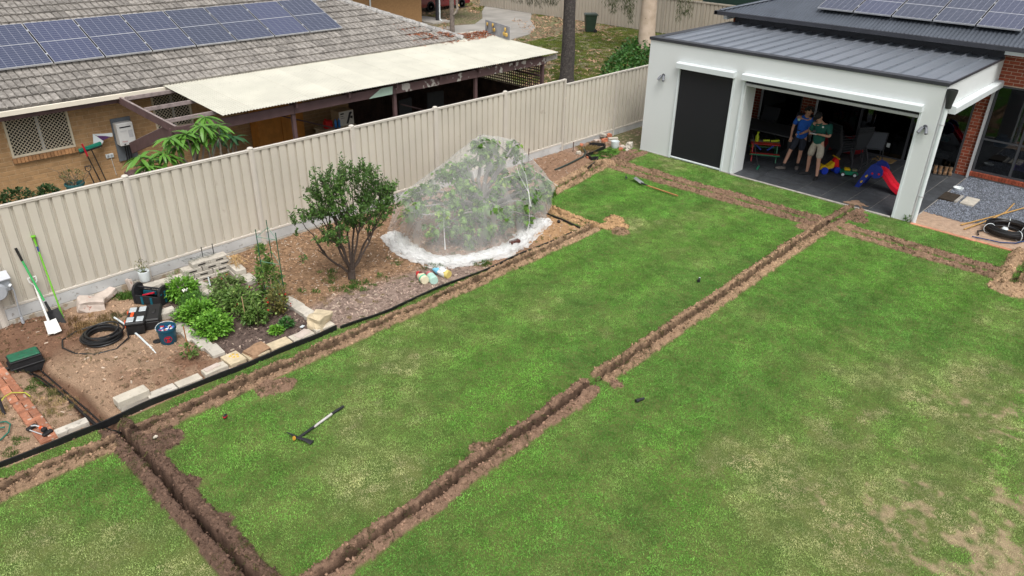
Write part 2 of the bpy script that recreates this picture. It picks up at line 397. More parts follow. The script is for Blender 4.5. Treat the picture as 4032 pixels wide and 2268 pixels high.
def sheet(name, facemask, mat):
    idx = np.arange(NX*NY).reshape(NX, NY)
    ii, jj = np.nonzero(facemask)
    q = np.stack([idx[ii,jj], idx[ii+1,jj], idx[ii+1,jj+1], idx[ii,jj+1]], 1)
    us, inv = np.unique(q, return_inverse=True); f = inv.reshape(-1,4)
    co = np.stack([GX.ravel()[us], GY.ravel()[us], Z.ravel()[us]], 1)
    me = bpy.data.meshes.new(name); me.vertices.add(len(co)); me.vertices.foreach_set('co', co.ravel())
    me.loops.add(f.size); me.loops.foreach_set('vertex_index', f.ravel().astype(np.int32))
    me.polygons.add(len(f)); me.polygons.foreach_set('loop_start', np.arange(0, f.size, 4, dtype=np.int32))
    me.polygons.foreach_set('use_smooth', np.ones(len(f), bool))
    me.update(calc_edges=True)
    at = me.color_attributes.new('soil_colour', 'FLOAT_COLOR', 'POINT')
    cc = np.ones((len(us),4), np.float32)
    for k in range(3): cc[:,k] = C[k].ravel()[us]
    at.data.foreach_set('color', cc.ravel())
    me.materials.append(mat); return link(name, me)
def attr_mat(name, bump=.6, bsc=130., rough=.95, var=.35):
    m = bpy.data.materials.new(name); m.use_nodes = True
    n = m.node_tree.nodes; L = m.node_tree.links; b = n['Principled BSDF']
    a = n.new('ShaderNodeAttribute'); a.attribute_name = 'soil_colour'
    geo = n.new('ShaderNodeNewGeometry'); nz = n.new('ShaderNodeTexNoise'); nz.inputs['Scale'].default_value = bsc*.6; nz.inputs['Detail'].default_value = 6
    L.new(geo.outputs['Position'], nz.inputs['Vector'])
    mr = n.new('ShaderNodeMapRange'); mr.inputs[1].default_value = .3; mr.inputs[2].default_value = .7; mr.inputs[3].default_value = 1-var; mr.inputs[4].default_value = 1+var
    L.new(nz.outputs['Fac'], mr.inputs[0])
    h = n.new('ShaderNodeHueSaturation'); L.new(a.outputs['Color'], h.inputs['Color']); L.new(mr.outputs[0], h.inputs['Value']); L.new(h.outputs[0], b.inputs['Base Color'])
    b.inputs['Roughness'].default_value = rough; b.inputs['Specular IOR Level'].default_value = .15
    nb = n.new('ShaderNodeTexNoise'); nb.inputs['Scale'].default_value = bsc; nb.inputs['Detail'].default_value = 5; L.new(geo.outputs['Position'], nb.inputs['Vector'])
    bp = n.new('ShaderNodeBump'); bp.inputs['Strength'].default_value = bump; bp.inputs['Distance'].default_value = .012
    L.new(nb.outputs['Fac'], bp.inputs['Height']); L.new(bp.outputs[0], b.inputs['Normal'])
    MATS[name] = m; return m
m_soil = attr_mat('soil')
fs_ = spo[:-1,:-1] | spo[1:,1:]
fb_ = isbed[:-1,:-1] & ~fs_
tag(sheet('lawn', ~fs_ & ~fb_, m_soil), 'flat back lawn cut by the trenches', 'lawn', kind='structure')
tag(sheet('garden_bed', fb_, m_soil), 'bare soil and bark mulch garden bed along the cream fence', 'garden bed', kind='structure')
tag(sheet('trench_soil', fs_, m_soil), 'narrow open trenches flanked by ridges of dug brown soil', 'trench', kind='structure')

# wide ground out to the horizon, lower than everything built on it
m_far = M('litter_ground', (.17,.12,.075), .95, .3, 1.1, col2=(.11,.13,.045), bump=.6, bsc=25, speck=(.33,.24,.17), speck_sc=9, speck_at=.56)
g = MB(); n = 24
xs = [-260+i*22 for i in range(n+1)]
g.box(-300, 320, -300, 320, -.6, -.30); o = g.build('ground', m_far); tag(o, 'far ground beyond the yards', 'ground', kind='structure')
g = MB()
for (a, b, c, d) in ((-40,60,.10,70),(X1,19.0,-1.66,.10),(-40,X0,-40,.10),(X0,60,-40,Y0)): g.box(a, b, c, d, -.1, -.012 if c != .10 else .0)
tag(g.build('neighbouring_ground', m_far), 'leaf strewn ground beyond the cream fence', 'ground', kind='structure')

# ------------------------------------------------------------------ scatter (grass, clods, chips, gravel): nobody could count them
def scatter(name, pts, protos, scale, rot, colr, label, cat, vi=None):
    me = bpy.data.meshes.new(name); pts = np.asarray(pts, np.float32); N = len(pts)
    me.vertices.add(N); me.vertices.foreach_set('co', pts.ravel())
    def at(nm, ty, data, key):
        a = me.attributes.new(nm, ty, 'POINT'); a.data.foreach_set(key, np.ascontiguousarray(data).ravel())
    at('sc', 'FLOAT_VECTOR', np.asarray(scale, np.float32), 'vector'); at('rot', 'FLOAT_VECTOR', np.asarray(rot, np.float32), 'vector')
    c4 = np.ones((N,4), np.float32); c4[:,:3] = colr; at('tint', 'FLOAT_COLOR', c4, 'color')
    at('vi', 'INT', (RNG.integers(0, len(protos), N) if vi is None else vi).astype(np.int32), 'value')
    o = link(name, me)
    pc = bpy.data.collections.new(name+'_kinds')
    for p in protos: pc.objects.link(p)
    ng = bpy.data.node_groups.new(name+'_scatter', 'GeometryNodeTree')
    ng.interface.new_socket('Geometry', in_out='INPUT', socket_type='NodeSocketGeometry'); ng.interface.new_socket('Geometry', in_out='OUTPUT', socket_type='NodeSocketGeometry')
    n = ng.nodes; L = ng.links
    gi = n.new('NodeGroupInput'); go = n.new('NodeGroupOutput'); ip = n.new('GeometryNodeInstanceOnPoints'); ci = n.new('GeometryNodeCollectionInfo')
    ci.inputs['Collection'].default_value = pc; ci.inputs['Separate Children'].default_value = True; ci.inputs['Reset Children'].default_value = True
    def na(nm, ty):
        q = n.new('GeometryNodeInputNamedAttribute'); q.data_type = ty; q.inputs['Name'].default_value = nm; return q.outputs['Attribute']
    L.new(gi.outputs[0], ip.inputs['Points']); L.new(ci.outputs[0], ip.inputs['Instance']); ip.inputs['Pick Instance'].default_value = True
    L.new(na('vi', 'INT'), ip.inputs['Instance Index']); L.new(na('sc', 'FLOAT_VECTOR'), ip.inputs['Scale'])
    er = n.new('FunctionNodeEulerToRotation'); L.new(na('rot', 'FLOAT_VECTOR'), er.inputs[0]); L.new(er.outputs[0], ip.inputs['Rotation'])
    L.new(ip.outputs[0], go.inputs[0])
    md = o.modifiers.new('scatter', 'NODES'); md.node_group = ng
    return tag(o, label, cat, kind='stuff')
def inst_mat(name, rough=.7, trans=0., var=.3, spec=.3):
    m = bpy.data.materials.new(name); m.use_nodes = True
    n = m.node_tree.nodes; L = m.node_tree.links; b = n['Principled BSDF']; o = n['Material Output']
    a = n.new('ShaderNodeAttribute'); a.attribute_name = 'tint'; a.attribute_type = 'INSTANCER'
    geo = n.new('ShaderNodeNewGeometry'); mr = n.new('ShaderNodeMapRange'); mr.inputs[3].default_value = 1-var; mr.inputs[4].default_value = 1+var
    L.new(geo.outputs['Random Per Island'], mr.inputs[0])
    h = n.new('ShaderNodeHueSaturation'); L.new(a.outputs['Color'], h.inputs['Color']); L.new(mr.outputs[0], h.inputs['Value']); L.new(h.outputs[0], b.inputs['Base Color'])
    b.inputs['Roughness'].default_value = rough; b.inputs['Specular IOR Level'].default_value = spec
    if trans:
        t = n.new('ShaderNodeBsdfTranslucent'); L.new(h.outputs[0], t.inputs[0]); mx = n.new('ShaderNodeMixShader'); mx.inputs[0].default_value = trans
        L.new(b.outputs[0], mx.inputs[1]); L.new(t.outputs[0], mx.inputs[2]); L.new(mx.outputs[0], o.inputs[0])
    MATS[name] = m; return m
def gz(x, y):
    i = np.clip(((np.asarray(x)-X0)/ST).round().astype(int), 0, NX-1); j = np.clip(((np.asarray(y)-Y0)/ST).round().astype(int), 0, NY-1); return i, j
def ground_z(x, y):
    i, j = gz(x, y); return float(Z[i, j])

m_grass = inst_mat('grass_blade', .55, .25, .28)
def tuft(k, nb, h, spread, wd=.004):
    rg = np.random.default_rng(100+k); v = []; f = []
    for i in range(nb):
        a = rg.uniform(0, 2*PI); r = spread*math.sqrt(rg.uniform()); x, y = r*math.cos(a), r*math.sin(a)
        b = rg.uniform(0, 2*PI); hh = h*rg.uniform(.5, 1.1); ln = hh*rg.uniform(.35, 1.25); c = rg.uniform(0, 2*PI)
        wx, wy = math.cos(c)*wd*rg.uniform(.7,1.4), math.sin(c)*wd*rg.uniform(.7,1.4); o = len(v)
        v += [(x-wx,y-wy,0),(x+wx,y+wy,0),(x+math.cos(b)*ln*.45+wx*.7,y+math.sin(b)*ln*.45+wy*.7,hh*.7),(x+math.cos(b)*ln,y+math.sin(b)*ln,hh)]
        f += [(o,o+1,o+2),(o,o+2,o+3)]
    me = bpy.data.meshes.new('tuft'); me.from_pydata(v, [], f); me.materials.append(m_grass); return bpy.data.objects.new('grass_tuft', me)
TUFTS = [tuft(k, 46, .03, .085) for k in range(6)]; LAWN = [tuft(50+k, 84, .019, .092, .0032) for k in range(6)]

# lawn grass points
def visible(x, y, pad=.12):
    dx, dy, dz = x-CAM.x, y-CAM.y, -CAM.z
    zc = dx*fw.x+dy*fw.y+dz*fw.z; xc = (dx*r2.x+dy*r2.y+dz*r2.z)/zc*FOC/2016.; yc = (dx*u2.x+dy*u2.y+dz*u2.z)/zc*FOC/1134.
    return (zc > 1) & (np.abs(xc) < 1+pad) & (np.abs(yc) < 1+pad*1.5)
sp = .085
ax = np.arange(X0, X1, sp); ay = np.arange(Y0, 0, sp); PX, PY = [q.ravel() for q in np.meshgrid(ax, ay, indexing='ij')]
PX = PX+RNG.uniform(-.5,.5,len(PX))*sp; PY = PY+RNG.uniform(-.5,.5,len(PY))*sp
k = visible(PX, PY, .22) & (PX < X1-.02) & (PX > X0); PX, PY = PX[k], PY[k]
gi_, gj_ = gz(PX, PY)
wob = (vnoise(PX*6, PY*6, 71, 2)-.5)*.12
ok = (PY < bed_front(PX)-.06+wob*.3) & ~spo[gi_, gj_]
b0 = bare[gi_, gj_]; ok &= RNG.uniform(0, 1, len(PX)) > b0*.82
lit = (PX > 13.3) & (PY < -9.0); ok &= ~((PX > 13.62) & (PY < -8.95)) & ~((PX > 13.61) & (PY < -4.3))
PX, PY, b0 = PX[ok], PY[ok], b0[ok]; gi_, gj_ = gz(PX, PY)
def gau(cx, cy, r): return np.exp(-((PX-cx)**2+(PY-cy)**2)/(r*r))
big = vnoise(PX*.55, PY*.55, 81, 3); medn = vnoise(PX*1.7, PY*1.7, 83, 3); fine = vnoise(PX*5, PY*5, 85, 2)
dry = .36*smooth(.48, .78, big*.45+medn*.55) + .30*smooth(.5, .78, fine)
for (cx, cy, r_, s_) in ((-3.6,-5.6,1.0,.5),(-2.8,-6.7,.9,.55),(.3,-6.1,.7,.35),(0,-7.2,.8,.4),(2.2,-5.7,1.1,.32),(1.5,-5.4,.7,.3),(3.7,-5.5,.9,.3),(4.2,-7.2,.9,.25),(1.6,-9.7,1.0,.2),(6.3,-11.3,1.3,.25),(3.4,-11.4,1.3,.36),(2.4,-11.6,1.1,.32),(7,-12.2,1.2,.34),(9.6,-11.2,1.2,.15),(7,-8.7,.8,.2),(9.3,-5.6,1.2,.22),(-.6,-7.4,.7,.3),(13.3,-3.0,.5,.35),(13.2,-5.2,.6,.2),(4.5,-12.8,1.6,.35),(8.9,-4.7,.5,.4)): dry = dry+s_*gau(cx, cy, r_)*(.5+medn)
for (cx, cy, r_, s_) in ((3.0,-6.6,1.2,.5),(4,-8.5,1.0,.5),(9.4,-9.4,1.8,.5),(1.8,-9.9,.8,.35),(.2,-8.9,1.1,.45),(-2.6,-5.2,.7,.4),(10.5,-7.2,1.2,.35),(9.5,-5.2,.9,.25),(10.5,-3.5,1.2,.5),(6.5,-5.5,1.0,.3)): dry = dry-s_*gau(cx, cy, r_)
s_, d_, L_ = seg(PX, PY, (2.6,-10.1), (8.6,-12.35)); dry = dry+np.where((s_ > 0) & (s_ < L_), .55*np.exp(-(d_/.12)**2)*(fine > .42), 0)
for (x_, w_) in ((-4.05+.0,.0),): pass
dry = np.clip(dry+b0*.5, 0, 1)
gc = np.array((.178,.40,.062)); gd_ = np.array((.14,.325,.06)); gdry = np.array((.64,.575,.34)); gy_ = np.array((.36,.46,.145))
t2 = np.clip(vnoise(PX*.8, PY*.8, 87, 3)*1.6-.3, 0, 1)[:,None]
colr = gc*(1-t2)+gd_*t2
dd1 = np.clip(dry*1.5, 0, 1)[:,None]; dd2 = np.clip(dry*1.6-.55, 0, 1)[:,None]
colr = colr*(1-dd1*.75)+gy_*dd1*.75; colr = colr*(1-dd2)+gdry*dd2
colr *= RNG.uniform(.62, 1.35, (len(PX),1))*((.8+.4*vnoise(PX*3.1, PY*3.1, 88, 3))*(1+.13*np.sin(PY*5.2+.6*np.sin(PX*.7))))[:,None]
N = len(PX); sc_ = RNG.uniform(.8, 1.3, N)*(1-.35*np.clip(dry, 0, 1))
SC = np.stack([sc_*1.15, sc_*1.15, sc_*RNG.uniform(.7, 1.2, N)], 1); RO = np.zeros((N,3)); RO[:,2] = RNG.uniform(0, 2*PI, N); RO[:,:2] = RNG.normal(0, .06, (N,2))
scatter('lawn_grass', np.stack([PX, PY, Z[gi_, gj_]-.003], 1), LAWN, SC, RO, colr, 'short mown green grass with dry yellow patches', 'grass')

# clods and torn turf on the spoil
m_clod = inst_mat('clod', .95, 0, .3, .1)
def clod(k):
    b = bmesh.new(); bmesh.ops.create_icosphere(b, subdivisions=1, radius=1)
    for v in b.verts: v.co *= .7+.6*mnoise.noise(v.co*1.7+Vector((k*5.1,0,0)))+.25; v.co.z *= .7
    me = bpy.data.meshes.new('clod'); b.to_mesh(me); b.free(); me.materials.append(m_clod); return bpy.data.objects.new('soil_clod', me)
CLODS = [clod(k) for k in range(5)]
si, sj = np.nonzero(spo & (groove < .02)); vis = visible(gx[si], gy[sj], .2); si, sj = si[vis], sj[vis]
pk = RNG.choice(len(si), min(len(si), 34000), replace=False); si, sj = si[pk], sj[pk]
qi, qj = np.nonzero(isbed & ~spo & (GX < -.35) & visible(GX, GY, .15)); pk = RNG.choice(len(qi), 5000, replace=False); si = np.r_[si, qi[pk]]; sj = np.r_[sj, qj[pk]]
cx = gx[si]+RNG.uniform(-.02,.02,len(si)); cy = gy[sj]+RNG.uniform(-.02,.02,len(si)); cz = Z[si,sj]
cs = .005+.02*RNG.uniform(0,1,len(si))**3
cc = np.stack([C[k][si,sj] for k in range(3)], 1)*RNG.uniform(.45, 1.35, (len(si),1))
scatter('soil_crumbs', np.stack([cx,cy,cz],1), CLODS, cs[:,None]*RNG.uniform(.5,1.6,(len(si),3)), RNG.uniform(0,6,(len(si),3)), cc, 'loose crumbs of dug soil along the trenches', 'soil')
pk = RNG.choice(len(si), min(len(si), 4200), replace=False); tx, ty = cx[pk], cy[pk]
i_, j_ = gz(tx, ty); kk = (vnoise(tx*2, ty*2, 91, 2) > .5) | (core[i_, j_] > .3); tx, ty = tx[kk], ty[kk]; ii, jj = gz(tx, ty)
nn_ = len(tx); tcl = np.array((.05,.065,.022))*RNG.uniform(.5,1.5,(nn_,1))+np.array((.05,.03,.01))*RNG.uniform(0,1.6,(nn_,1))
scatter('torn_turf', np.stack([tx,ty,Z[ii,jj]-.004],1), TUFTS, np.full((nn_,3), 1.)*RNG.uniform(.35,.75,(nn_,1)), np.stack([RNG.normal(0,.7,nn_),RNG.normal(0,.7,nn_),RNG.uniform(0,6,nn_)],1), tcl, 'shreds of torn turf on the trench spoil', 'turf')

# bark chips on the beds
m_chip = inst_mat('bark_chip', .9, 0, .35, .15)
def chip(k):
    b = MB(); b.box(-1, 1, -.32, .32, -.12, .12); 
    me = bpy.data.meshes.new('chip'); r_ = random.Random(k)
    me.from_pydata([(x*(1+.3*r_.random()), y*(1+.8*r_.random()), z+.2*x*r_.uniform(-.6,.6)) for x, y, z in b.v], [], b.f); me.materials.append(m_chip); return bpy.data.objects.new('bark_chip', me)
CHIPS = [chip(k) for k in range(5)]
n_ = 30000; qx = RNG.uniform(-5, 13.6, n_); qy = RNG.uniform(-4, 0, n_); ii, jj = gz(qx, qy)
dens = np.where(qx < -.35, .10, np.where(qx < 1.45, .8, np.where(qx < 5.2, 1., .42)))
kk = isbed[ii,jj] & ~spo[ii,jj] & (RNG.uniform(0,1,n_) < dens) & visible(qx, qy, .15) & ~((qx < -.3) & (chan[ii,jj] > .05)); qx, qy, ii, jj = qx[kk], qy[kk], ii[kk], jj[kk]
n_ = len(qx); base = np.stack([C[k][ii,jj] for k in range(3)], 1); lum = RNG.uniform(.5, 1.7, (n_,1)); pale = (RNG.uniform(0,1,(n_,1)) < .12)
cl = base*lum*(1-pale)+np.array((.46,.37,.29))*pale*RNG.uniform(.7,1.1,(n_,1))
s0 = RNG.uniform(.012,.03,n_)
scatter('bark_mulch', np.stack([qx,qy,Z[ii,jj]+.004],1), CHIPS, np.stack([s0,s0*.8,s0*.8],1), np.stack([RNG.normal(0,.3,n_),RNG.normal(0,.3,n_),RNG.uniform(0,6.3,n_)],1), cl, 'loose bark chips and straw strewn over the garden bed', 'mulch')

# weeds and thin grass inside the bed
wp = []
def weeds(cx, cy, r_, n_, s=(.5,1.), c=(.07,.15,.025)):
    for _ in range(n_):
        x = random.gauss(cx, r_); y = random.gauss(cy, r_)
        i, j = gz(np.array(x), np.array(y))
        wp.append((x, y, float(Z[i,j])-.003, random.uniform(*s), c))
weeds(-2.55,-2.05,.12,26); weeds(-2.5,-2.5,.13,26,c=(.12,.14,.04)); weeds(-2.6,-3.0,.1,12,c=(.2,.18,.07)); weeds(-3.2,-3.3,.08,10); weeds(-3.35,-3.55,.06,8)
weeds(2.65,-2.75,.12,14,(.8,1.8)); weeds(2.45,-2.3,.2,12,(.8,1.6)); weeds(2.9,-2.9,.2,14,(.6,1.4)); weeds(3.4,-3.2,.25,14,(.5,1.),(.14,.15,.04)); weeds(3.9,-2.6,.15,10); weeds(4.3,-3.1,.12,10,(.8,1.6)); weeds(5.1,-3.75,.12,10,(.8,1.6)); weeds(5.6,-2.9,.45,110,(.5,1.1),(.06,.10,.025)); weeds(6.6,-2.6,.5,80,(.5,1.1),(.06,.10,.025))
weeds(-1.15,-.9,.12,12,(1,2),(.24,.17,.08)); weeds(-.95,-.95,.1,14,(.8,1.6),(.10,.10,.04)); weeds(-1.5,-.75,.15,16,(1,2),(.26,.17,.08)); weeds(-.55,-.25,.06,12,(1.2,2.6)); weeds(-.25,-2.6,.12,10,(.4,.9)); weeds(-.35,-2.9,.1,8,(.4,.9))
weeds(-3.15,-1.9,.06,20,(1,2),(.42,.31,.14)); weeds(-3.18,-2.4,.06,22,(1,2),(.42,.31,.14)); weeds(-2.5,-2.75,.12,14,(.8,1.5),(.4,.3,.15))
weeds(12.6,-.45,.18,26,(1,2.6),(.27,.2,.08)); weeds(12.7,-1.0,.2,40,(.8,1.2)); weeds(12.4,-1.15,.15,26,(.8,1.2)); weeds(13.2,-.2,.2,10,(1,2),(.3,.2,.12)); weeds(2.2,-3.3,.2,10,(.5,1.),(.3,.24,.1)); weeds(1.9,-2.9,.2,8,(.5,1.),(.3,.22,.1)); weeds(8.0,-3.9,.1,8)
for x in np.arange(1.7, 7.7, .1): weeds(x, float(bed_front(np.array(x)))-.03, .03, 1, (.5,1.1), (.09,.13,.03))
wp = np.array([(a,b,c,s,*q) for a,b,c,s,q in wp]); n_ = len(wp)
scatter('bed_weeds', wp[:,:3], TUFTS, wp[:,3:4]*np.ones((1,3))*np.array((.8,.8,1.5)), np.stack([RNG.normal(0,.2,n_),RNG.normal(0,.2,n_),RNG.uniform(0,6.3,n_)],1), wp[:,4:7]*RNG.uniform(.7,1.3,(n_,1)), 'low weeds and dry straw in the garden bed', 'weeds')

# ================================================================== CREAM STEEL FENCE
m_fence = M('cream_steel', (.54,.50,.425), .5, .07, .9, spec=.4, rnd=.025, speck=(.45,.40,.33), speck_sc=3.5, speck_at=.68)
m_frail = M('cream_rail', (.56,.52,.46), .5, .04, 2)
m_conc = M('concrete_sleeper', (.47,.475,.47), .85, .22, 1.6, speck=(.30,.29,.27), speck_sc=14, speck_at=.63, bump=.3, bsc=40, rnd=.08)
m_conc2 = M('stained_sleeper', (.42,.39,.34), .9, .25, 2.2, speck=(.30,.24,.17), speck_sc=6, speck_at=.55, bump=.3, bsc=40, rnd=.08)
FB = 2.38
fence = thing('boundary_fence', 'long cream ribbed steel boundary fence on concrete sleepers', 'fence', (0,0,0))
def sheet_profile(x0, x1, y, rows=12, d=.042):
    """ribbed sheet: wide pans, each closed by a narrow stepped recess"""
    per = (x1-x0)/rows; P = []
    for i in range(rows):
        a = x0+i*per
        P += [(a, y, 0), (a+per*.66, y, 0), (a+per*.72, y+d*.45, 0), (a+per*.82, y+d*.45, 0), (a+per*.86, y+d, 0), (a+per*.97, y+d, 0)]
    P.append((x1, y, 0)); return P
def fbay(xa, xb, zb, zt, rows=12):
    b = MB(); b.strip(sheet_profile(xa+.04, xb-.04, -.014, rows), (0,0,zb+.03), (0,0,zt-.03)); b.build('panel', m_fence, fence, world=True)
    b = MB(); b.box(xa+.035, xb-.035, -.028, .03, zt-.045, zt, .006); b.box(xa+.035, xb-.035, -.033, .035, zt-.010, zt+.003, .004); b.build('top_rail', m_frail, fence, world=True)
    b = MB(); b.box(xa+.035, xb-.035, -.026, .028, zb, zb+.045, .005); b.build('bottom_rail', m_frail, fence, world=True)
    for k, (a, c) in enumerate(((zb-.205, zb-.004), (zb-.41, zb-.209), (zb-.615, zb-.413))):
        b = MB(); b.box(xa+.03, xb-.03, -.02-.006*k, .05, a, c, .008); b.build('concrete_sleeper', (m_conc, m_conc2, m_conc2)[k], fence, world=True)
def fpost(x, zt, cap=True, w=.052):
    b = MB()
    b.box(x-w, x+w, -.040, .044, -.3, zt, .004)
    b.box(x-w*.55, x+w*.55, -.052, -.041, -.3, zt-.01, .004)
    b.box(x-w*.18, x+w*.18, -.058, -.053, -.3, zt-.012, .002)
    b.build('post', m_frail, fence, world=True)
    if cap:
        b = MB(); b.lathe([(w*1.12,0),(w*1.12,.018),(w*.8,.032),(w*.2,.040)], 14, c=(x,0,zt+.001)); b.build('post_cap', m_frail, fence, smooth=40, world=True)
zb_ = lambda x: .345-.0105*x
zt_ = lambda x: 2.085-.0016*x
for i in range(-3, 5): fbay(i*FB, (i+1)*FB, zb_((i+.5)*FB), zt_((i+.5)*FB))
for i in range(-3, 5): fpost(i*FB, zt_(i*FB)+.012)
fpost(5*FB, 2.075, False, .03)
for i, (a, c) in enumerate(((5*FB+.03, 14.33), (14.33, 16.7), (16.7, 19.1), (19.1, 21.5))): fbay(a, c, .155, 1.93, 12); 
for x in (14.33, 16.7, 19.1): fpost(x, 1.935, False, .02)
# small stakes driven in beside the fence
m_rust = M('rusty_steel', (.09,.05,.035), .8, .4, 30)
for x, h in ((10.3,.42),(12.05,.3)):
    b = MB(); b.bar((0,0,-.1),(.02,0,h),.03,.012,.002); o = b.build('steel_stake', m_rust, loc=(x,-.16 if x < 11 else -.3,ground_z(x,-.2)))
    tag(o, 'rusty steel stake in the soil %s' % ('right behind the netted tree' if x < 11 else 'by the dip where the fence gets lower'), 'stake')

# ================================================================== HOUSE WITH WHITE EXTENSION
m_white = M('white_render', (.62,.65,.645), .8, .045, .7, bump=.1, bsc=200, lo=.25, hi=.75)
m_wtrim = M('white_trim', (.63,.68,.69), .45, .02, 3)
m_char = M('charcoal_flashing', (.035,.037,.045), .45, .15, 3)
m_steelroof = M('grey_steel_roof', (.27,.30,.345), .30, .05, .6, col2=(.31,.335,.38), spec=.6, metal=.55)
m_scr = M('black_screen', (.008,.009,.012), .6, .2, 200)
m_brick = M('red_brick', (.27,.062,.030), .85, .18, 12, speck=(.10,.03,.02), speck_sc=60, speck_at=.66, rnd=.22, bump=.4, bsc=120)
m_mort = M('mortar', (.50,.40,.31), .95, .12, 30, bump=.3, bsc=100)
m_slab = M('slab_concrete', (.34,.32,.29), .9, .2, 8)
m_paver = M('charcoal_paver', (.05,.055,.062), .62, .25, 5, rnd=.16, bump=.25, bsc=60, spec=.4, speck=(.085,.09,.095), speck_sc=22, speck_at=.6)
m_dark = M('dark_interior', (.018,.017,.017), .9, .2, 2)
m_alu = M('window_aluminium', (.055,.058,.065), .4, .1, 5)
m_alul = M('silver_aluminium', (.45,.46,.47), .4, .06, 5)
m_glass = glass_mat('tinted_glass', (.36,.37,.38), .06)
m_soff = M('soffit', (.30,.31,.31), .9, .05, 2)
WX, RB, YL, YR, HT = 13.75, 18.35, -1.46, -9.04, 3.19      # front wall plane, brick wall plane, left end, right end, parapet
ext = thing('house', 'modern house with white rendered patio extension and grey steel roofs', 'house', (WX, -5.2, 0))
def hp(b, name, mat, parent=ext, **k): return b.build(name, mat, parent, world=True, **k)
# front wall: solid left part, screen opening, wall strip, wide patio opening, pillar
OP1, OP2 = (-4.09, -2.49), (-8.64, -4.47)
def wall_bits():
    b = MB(); t = .22
    b.box(WX, WX+t, YL, OP1[1], -.05, HT-.03)              # left
    b.box(WX, WX+t, OP1[1], OP1[0], 2.5, HT-.03)
    b.box(WX, WX+t, OP1[0], OP2[1], -.05, HT-.03)
    b.box(WX, WX+t, OP2[1], OP2[0], 2.52, HT-.03)
    b.box(WX, WX+t+.12, OP2[0], YR, -.05, HT-.03)          # pillar
    b.box(WX+.345, RB, YR, YR+.2, 2.60, HT-.07)           # right return beam
    b.box(WX+t, RB, YL-.2, YL, -.05, HT-.032)              # left end wall
    return b
hp(wall_bits(), 'rendered_wall', m_white)
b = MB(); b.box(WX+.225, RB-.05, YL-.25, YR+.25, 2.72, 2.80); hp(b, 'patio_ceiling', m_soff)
for q in ((YL+.015, OP1[1]+.02),(OP1[0]-.02, OP2[1])):
    b = MB(); b.box(WX-.03, WX-.001, q[0], q[1], -.06, .015); hp(b, 'wall_footing', m_slab)
# parapet flashing
b = MB(); b.box(WX-.025, WX+.20, YL+.03, YR-.03, HT-.032, HT, .004); b.box(WX-.03, WX-.002, YL+.035, YR-.035, HT-.075, HT-.002, .003)
b.box(WX+.2, RB-.2, YL-.18, YL+.03, HT-.034, HT-.002, .004); b.box(WX, RB-.2, YR-.035, YR-.006, HT-.06, HT-.006, .003); b.box(WX+.2, RB-.2, YL-.2, YL-.181, HT-.13, HT-.03)
hp(b, 'parapet_flashing', m_char)
# low pitch tray roof: sheets with upstanding ribs, each sheet a piece
zr0, zr1 = HT-.055, HT-.035
def rz_(x): return zr0+(zr1-zr0)*(x-WX)/(RB-WX)
nS = 19; y_a, y_b = YL-.22, YR-.004; wS = (y_a-y_b)/nS
for i in range(nS):
    ya = y_a-i*wS; P = []
    for (u, h) in ((0,0),(.02,.055),(.07,.055),(.10,0),(.30,0),(.33,.006),(.36,0),(.62,0),(.65,.006),(.68,0),(1,0)): P.append((0, ya-u*wS, h))
    b = MB(); n = len(P)
    vs = [(WX+.19, p[1], rz_(WX+.19)+p[2]*.8) for p in P]+[(RB-.18, p[1], rz_(RB-.18)+p[2]) for p in P]
    b.add(vs, [(k, n+k, n+k+1, k+1) for k in range(n-1)]); hp(b, 'roof_sheet', m_steelroof)
b = MB()
for i in range(nS):
    for k, u in enumerate((.28,.52,.76)):
        b.lathe([(.009,0),(.009,.006),(.004,.012)], 6, c=(WX+u*(RB-WX), y_a-i*wS-.0125*3, rz_(WX+u*(RB-WX))+.036))
tag(hp(b, 'roof_screws', m_char), kind='stuff')
b = MB(); b.box(RB-.19, RB-.15, YL-.1, YR-.01, HT-.06, HT+.27); hp(b, 'back_fascia', m_char)
# roller screens
def roller(ya, yb, closed):
    b = MB(); b.prism([(WX-.145,2.515),(WX-.150,2.645),(WX-.12,2.67),(WX-.001,2.67),(WX-.001,2.515)], 0, ya-yb, Matrix(((1,0,0,0),(0,0,1,yb),(0,1,0,0),(0,0,0,1)))); r = hp(b, 'screen_headbox', m_wtrim)
    for q in (ya-.06, yb+.005):
        b = MB(); b.box(WX-.03, WX-.001, q, q+.055, .0, 2.514, .004); hp(b, 'screen_guide', m_wtrim)
    if closed:
        b = MB(); b.box(WX+.02, WX+.026, ya-.07, yb+.07, .06, 2.512); hp(b, 'screen_fabric', m_scr)
        b = MB(); b.box(WX-.02, WX+.03, ya-.065, yb+.065, .02, .058, .005); hp(b, 'bottom_bar', m_wtrim)
    else:
        b = MB(); b.box(WX-.025, WX+.012, ya-.075, yb+.075, 2.36, 2.43, .008); hp(b, 'bottom_bar', m_alul)
        b = MB(); b.box(WX-.004, WX+.003, ya-.075, yb+.075, 2.428, 2.52); hp(b, 'screen_fabric', m_scr)
roller(OP1[1]+.06, OP1[0]-.06, True); roller(OP2[1]+.10, OP2[0]-.06, False)
# right side roller box on the return beam
b = MB(); b.prism([(YR-.15,2.43),(YR-.155,2.57),(YR-.12,2.60),(YR-.004,2.60),(YR-.004,2.43)], WX+.62, RB+.55, Matrix(((0,0,1,0),(1,0,0,0),(0,1,0,0),(0,0,0,1)))); hp(b, 'screen_headbox', m_wtrim)
# return of the solid front behind the opening (deep white reveal)
b = MB(); b.box(WX+.001, WX+.56, OP2[1]+.002, OP2[1]+.2, -.04, 2.7); hp(b, 'deep_reveal', m_white)
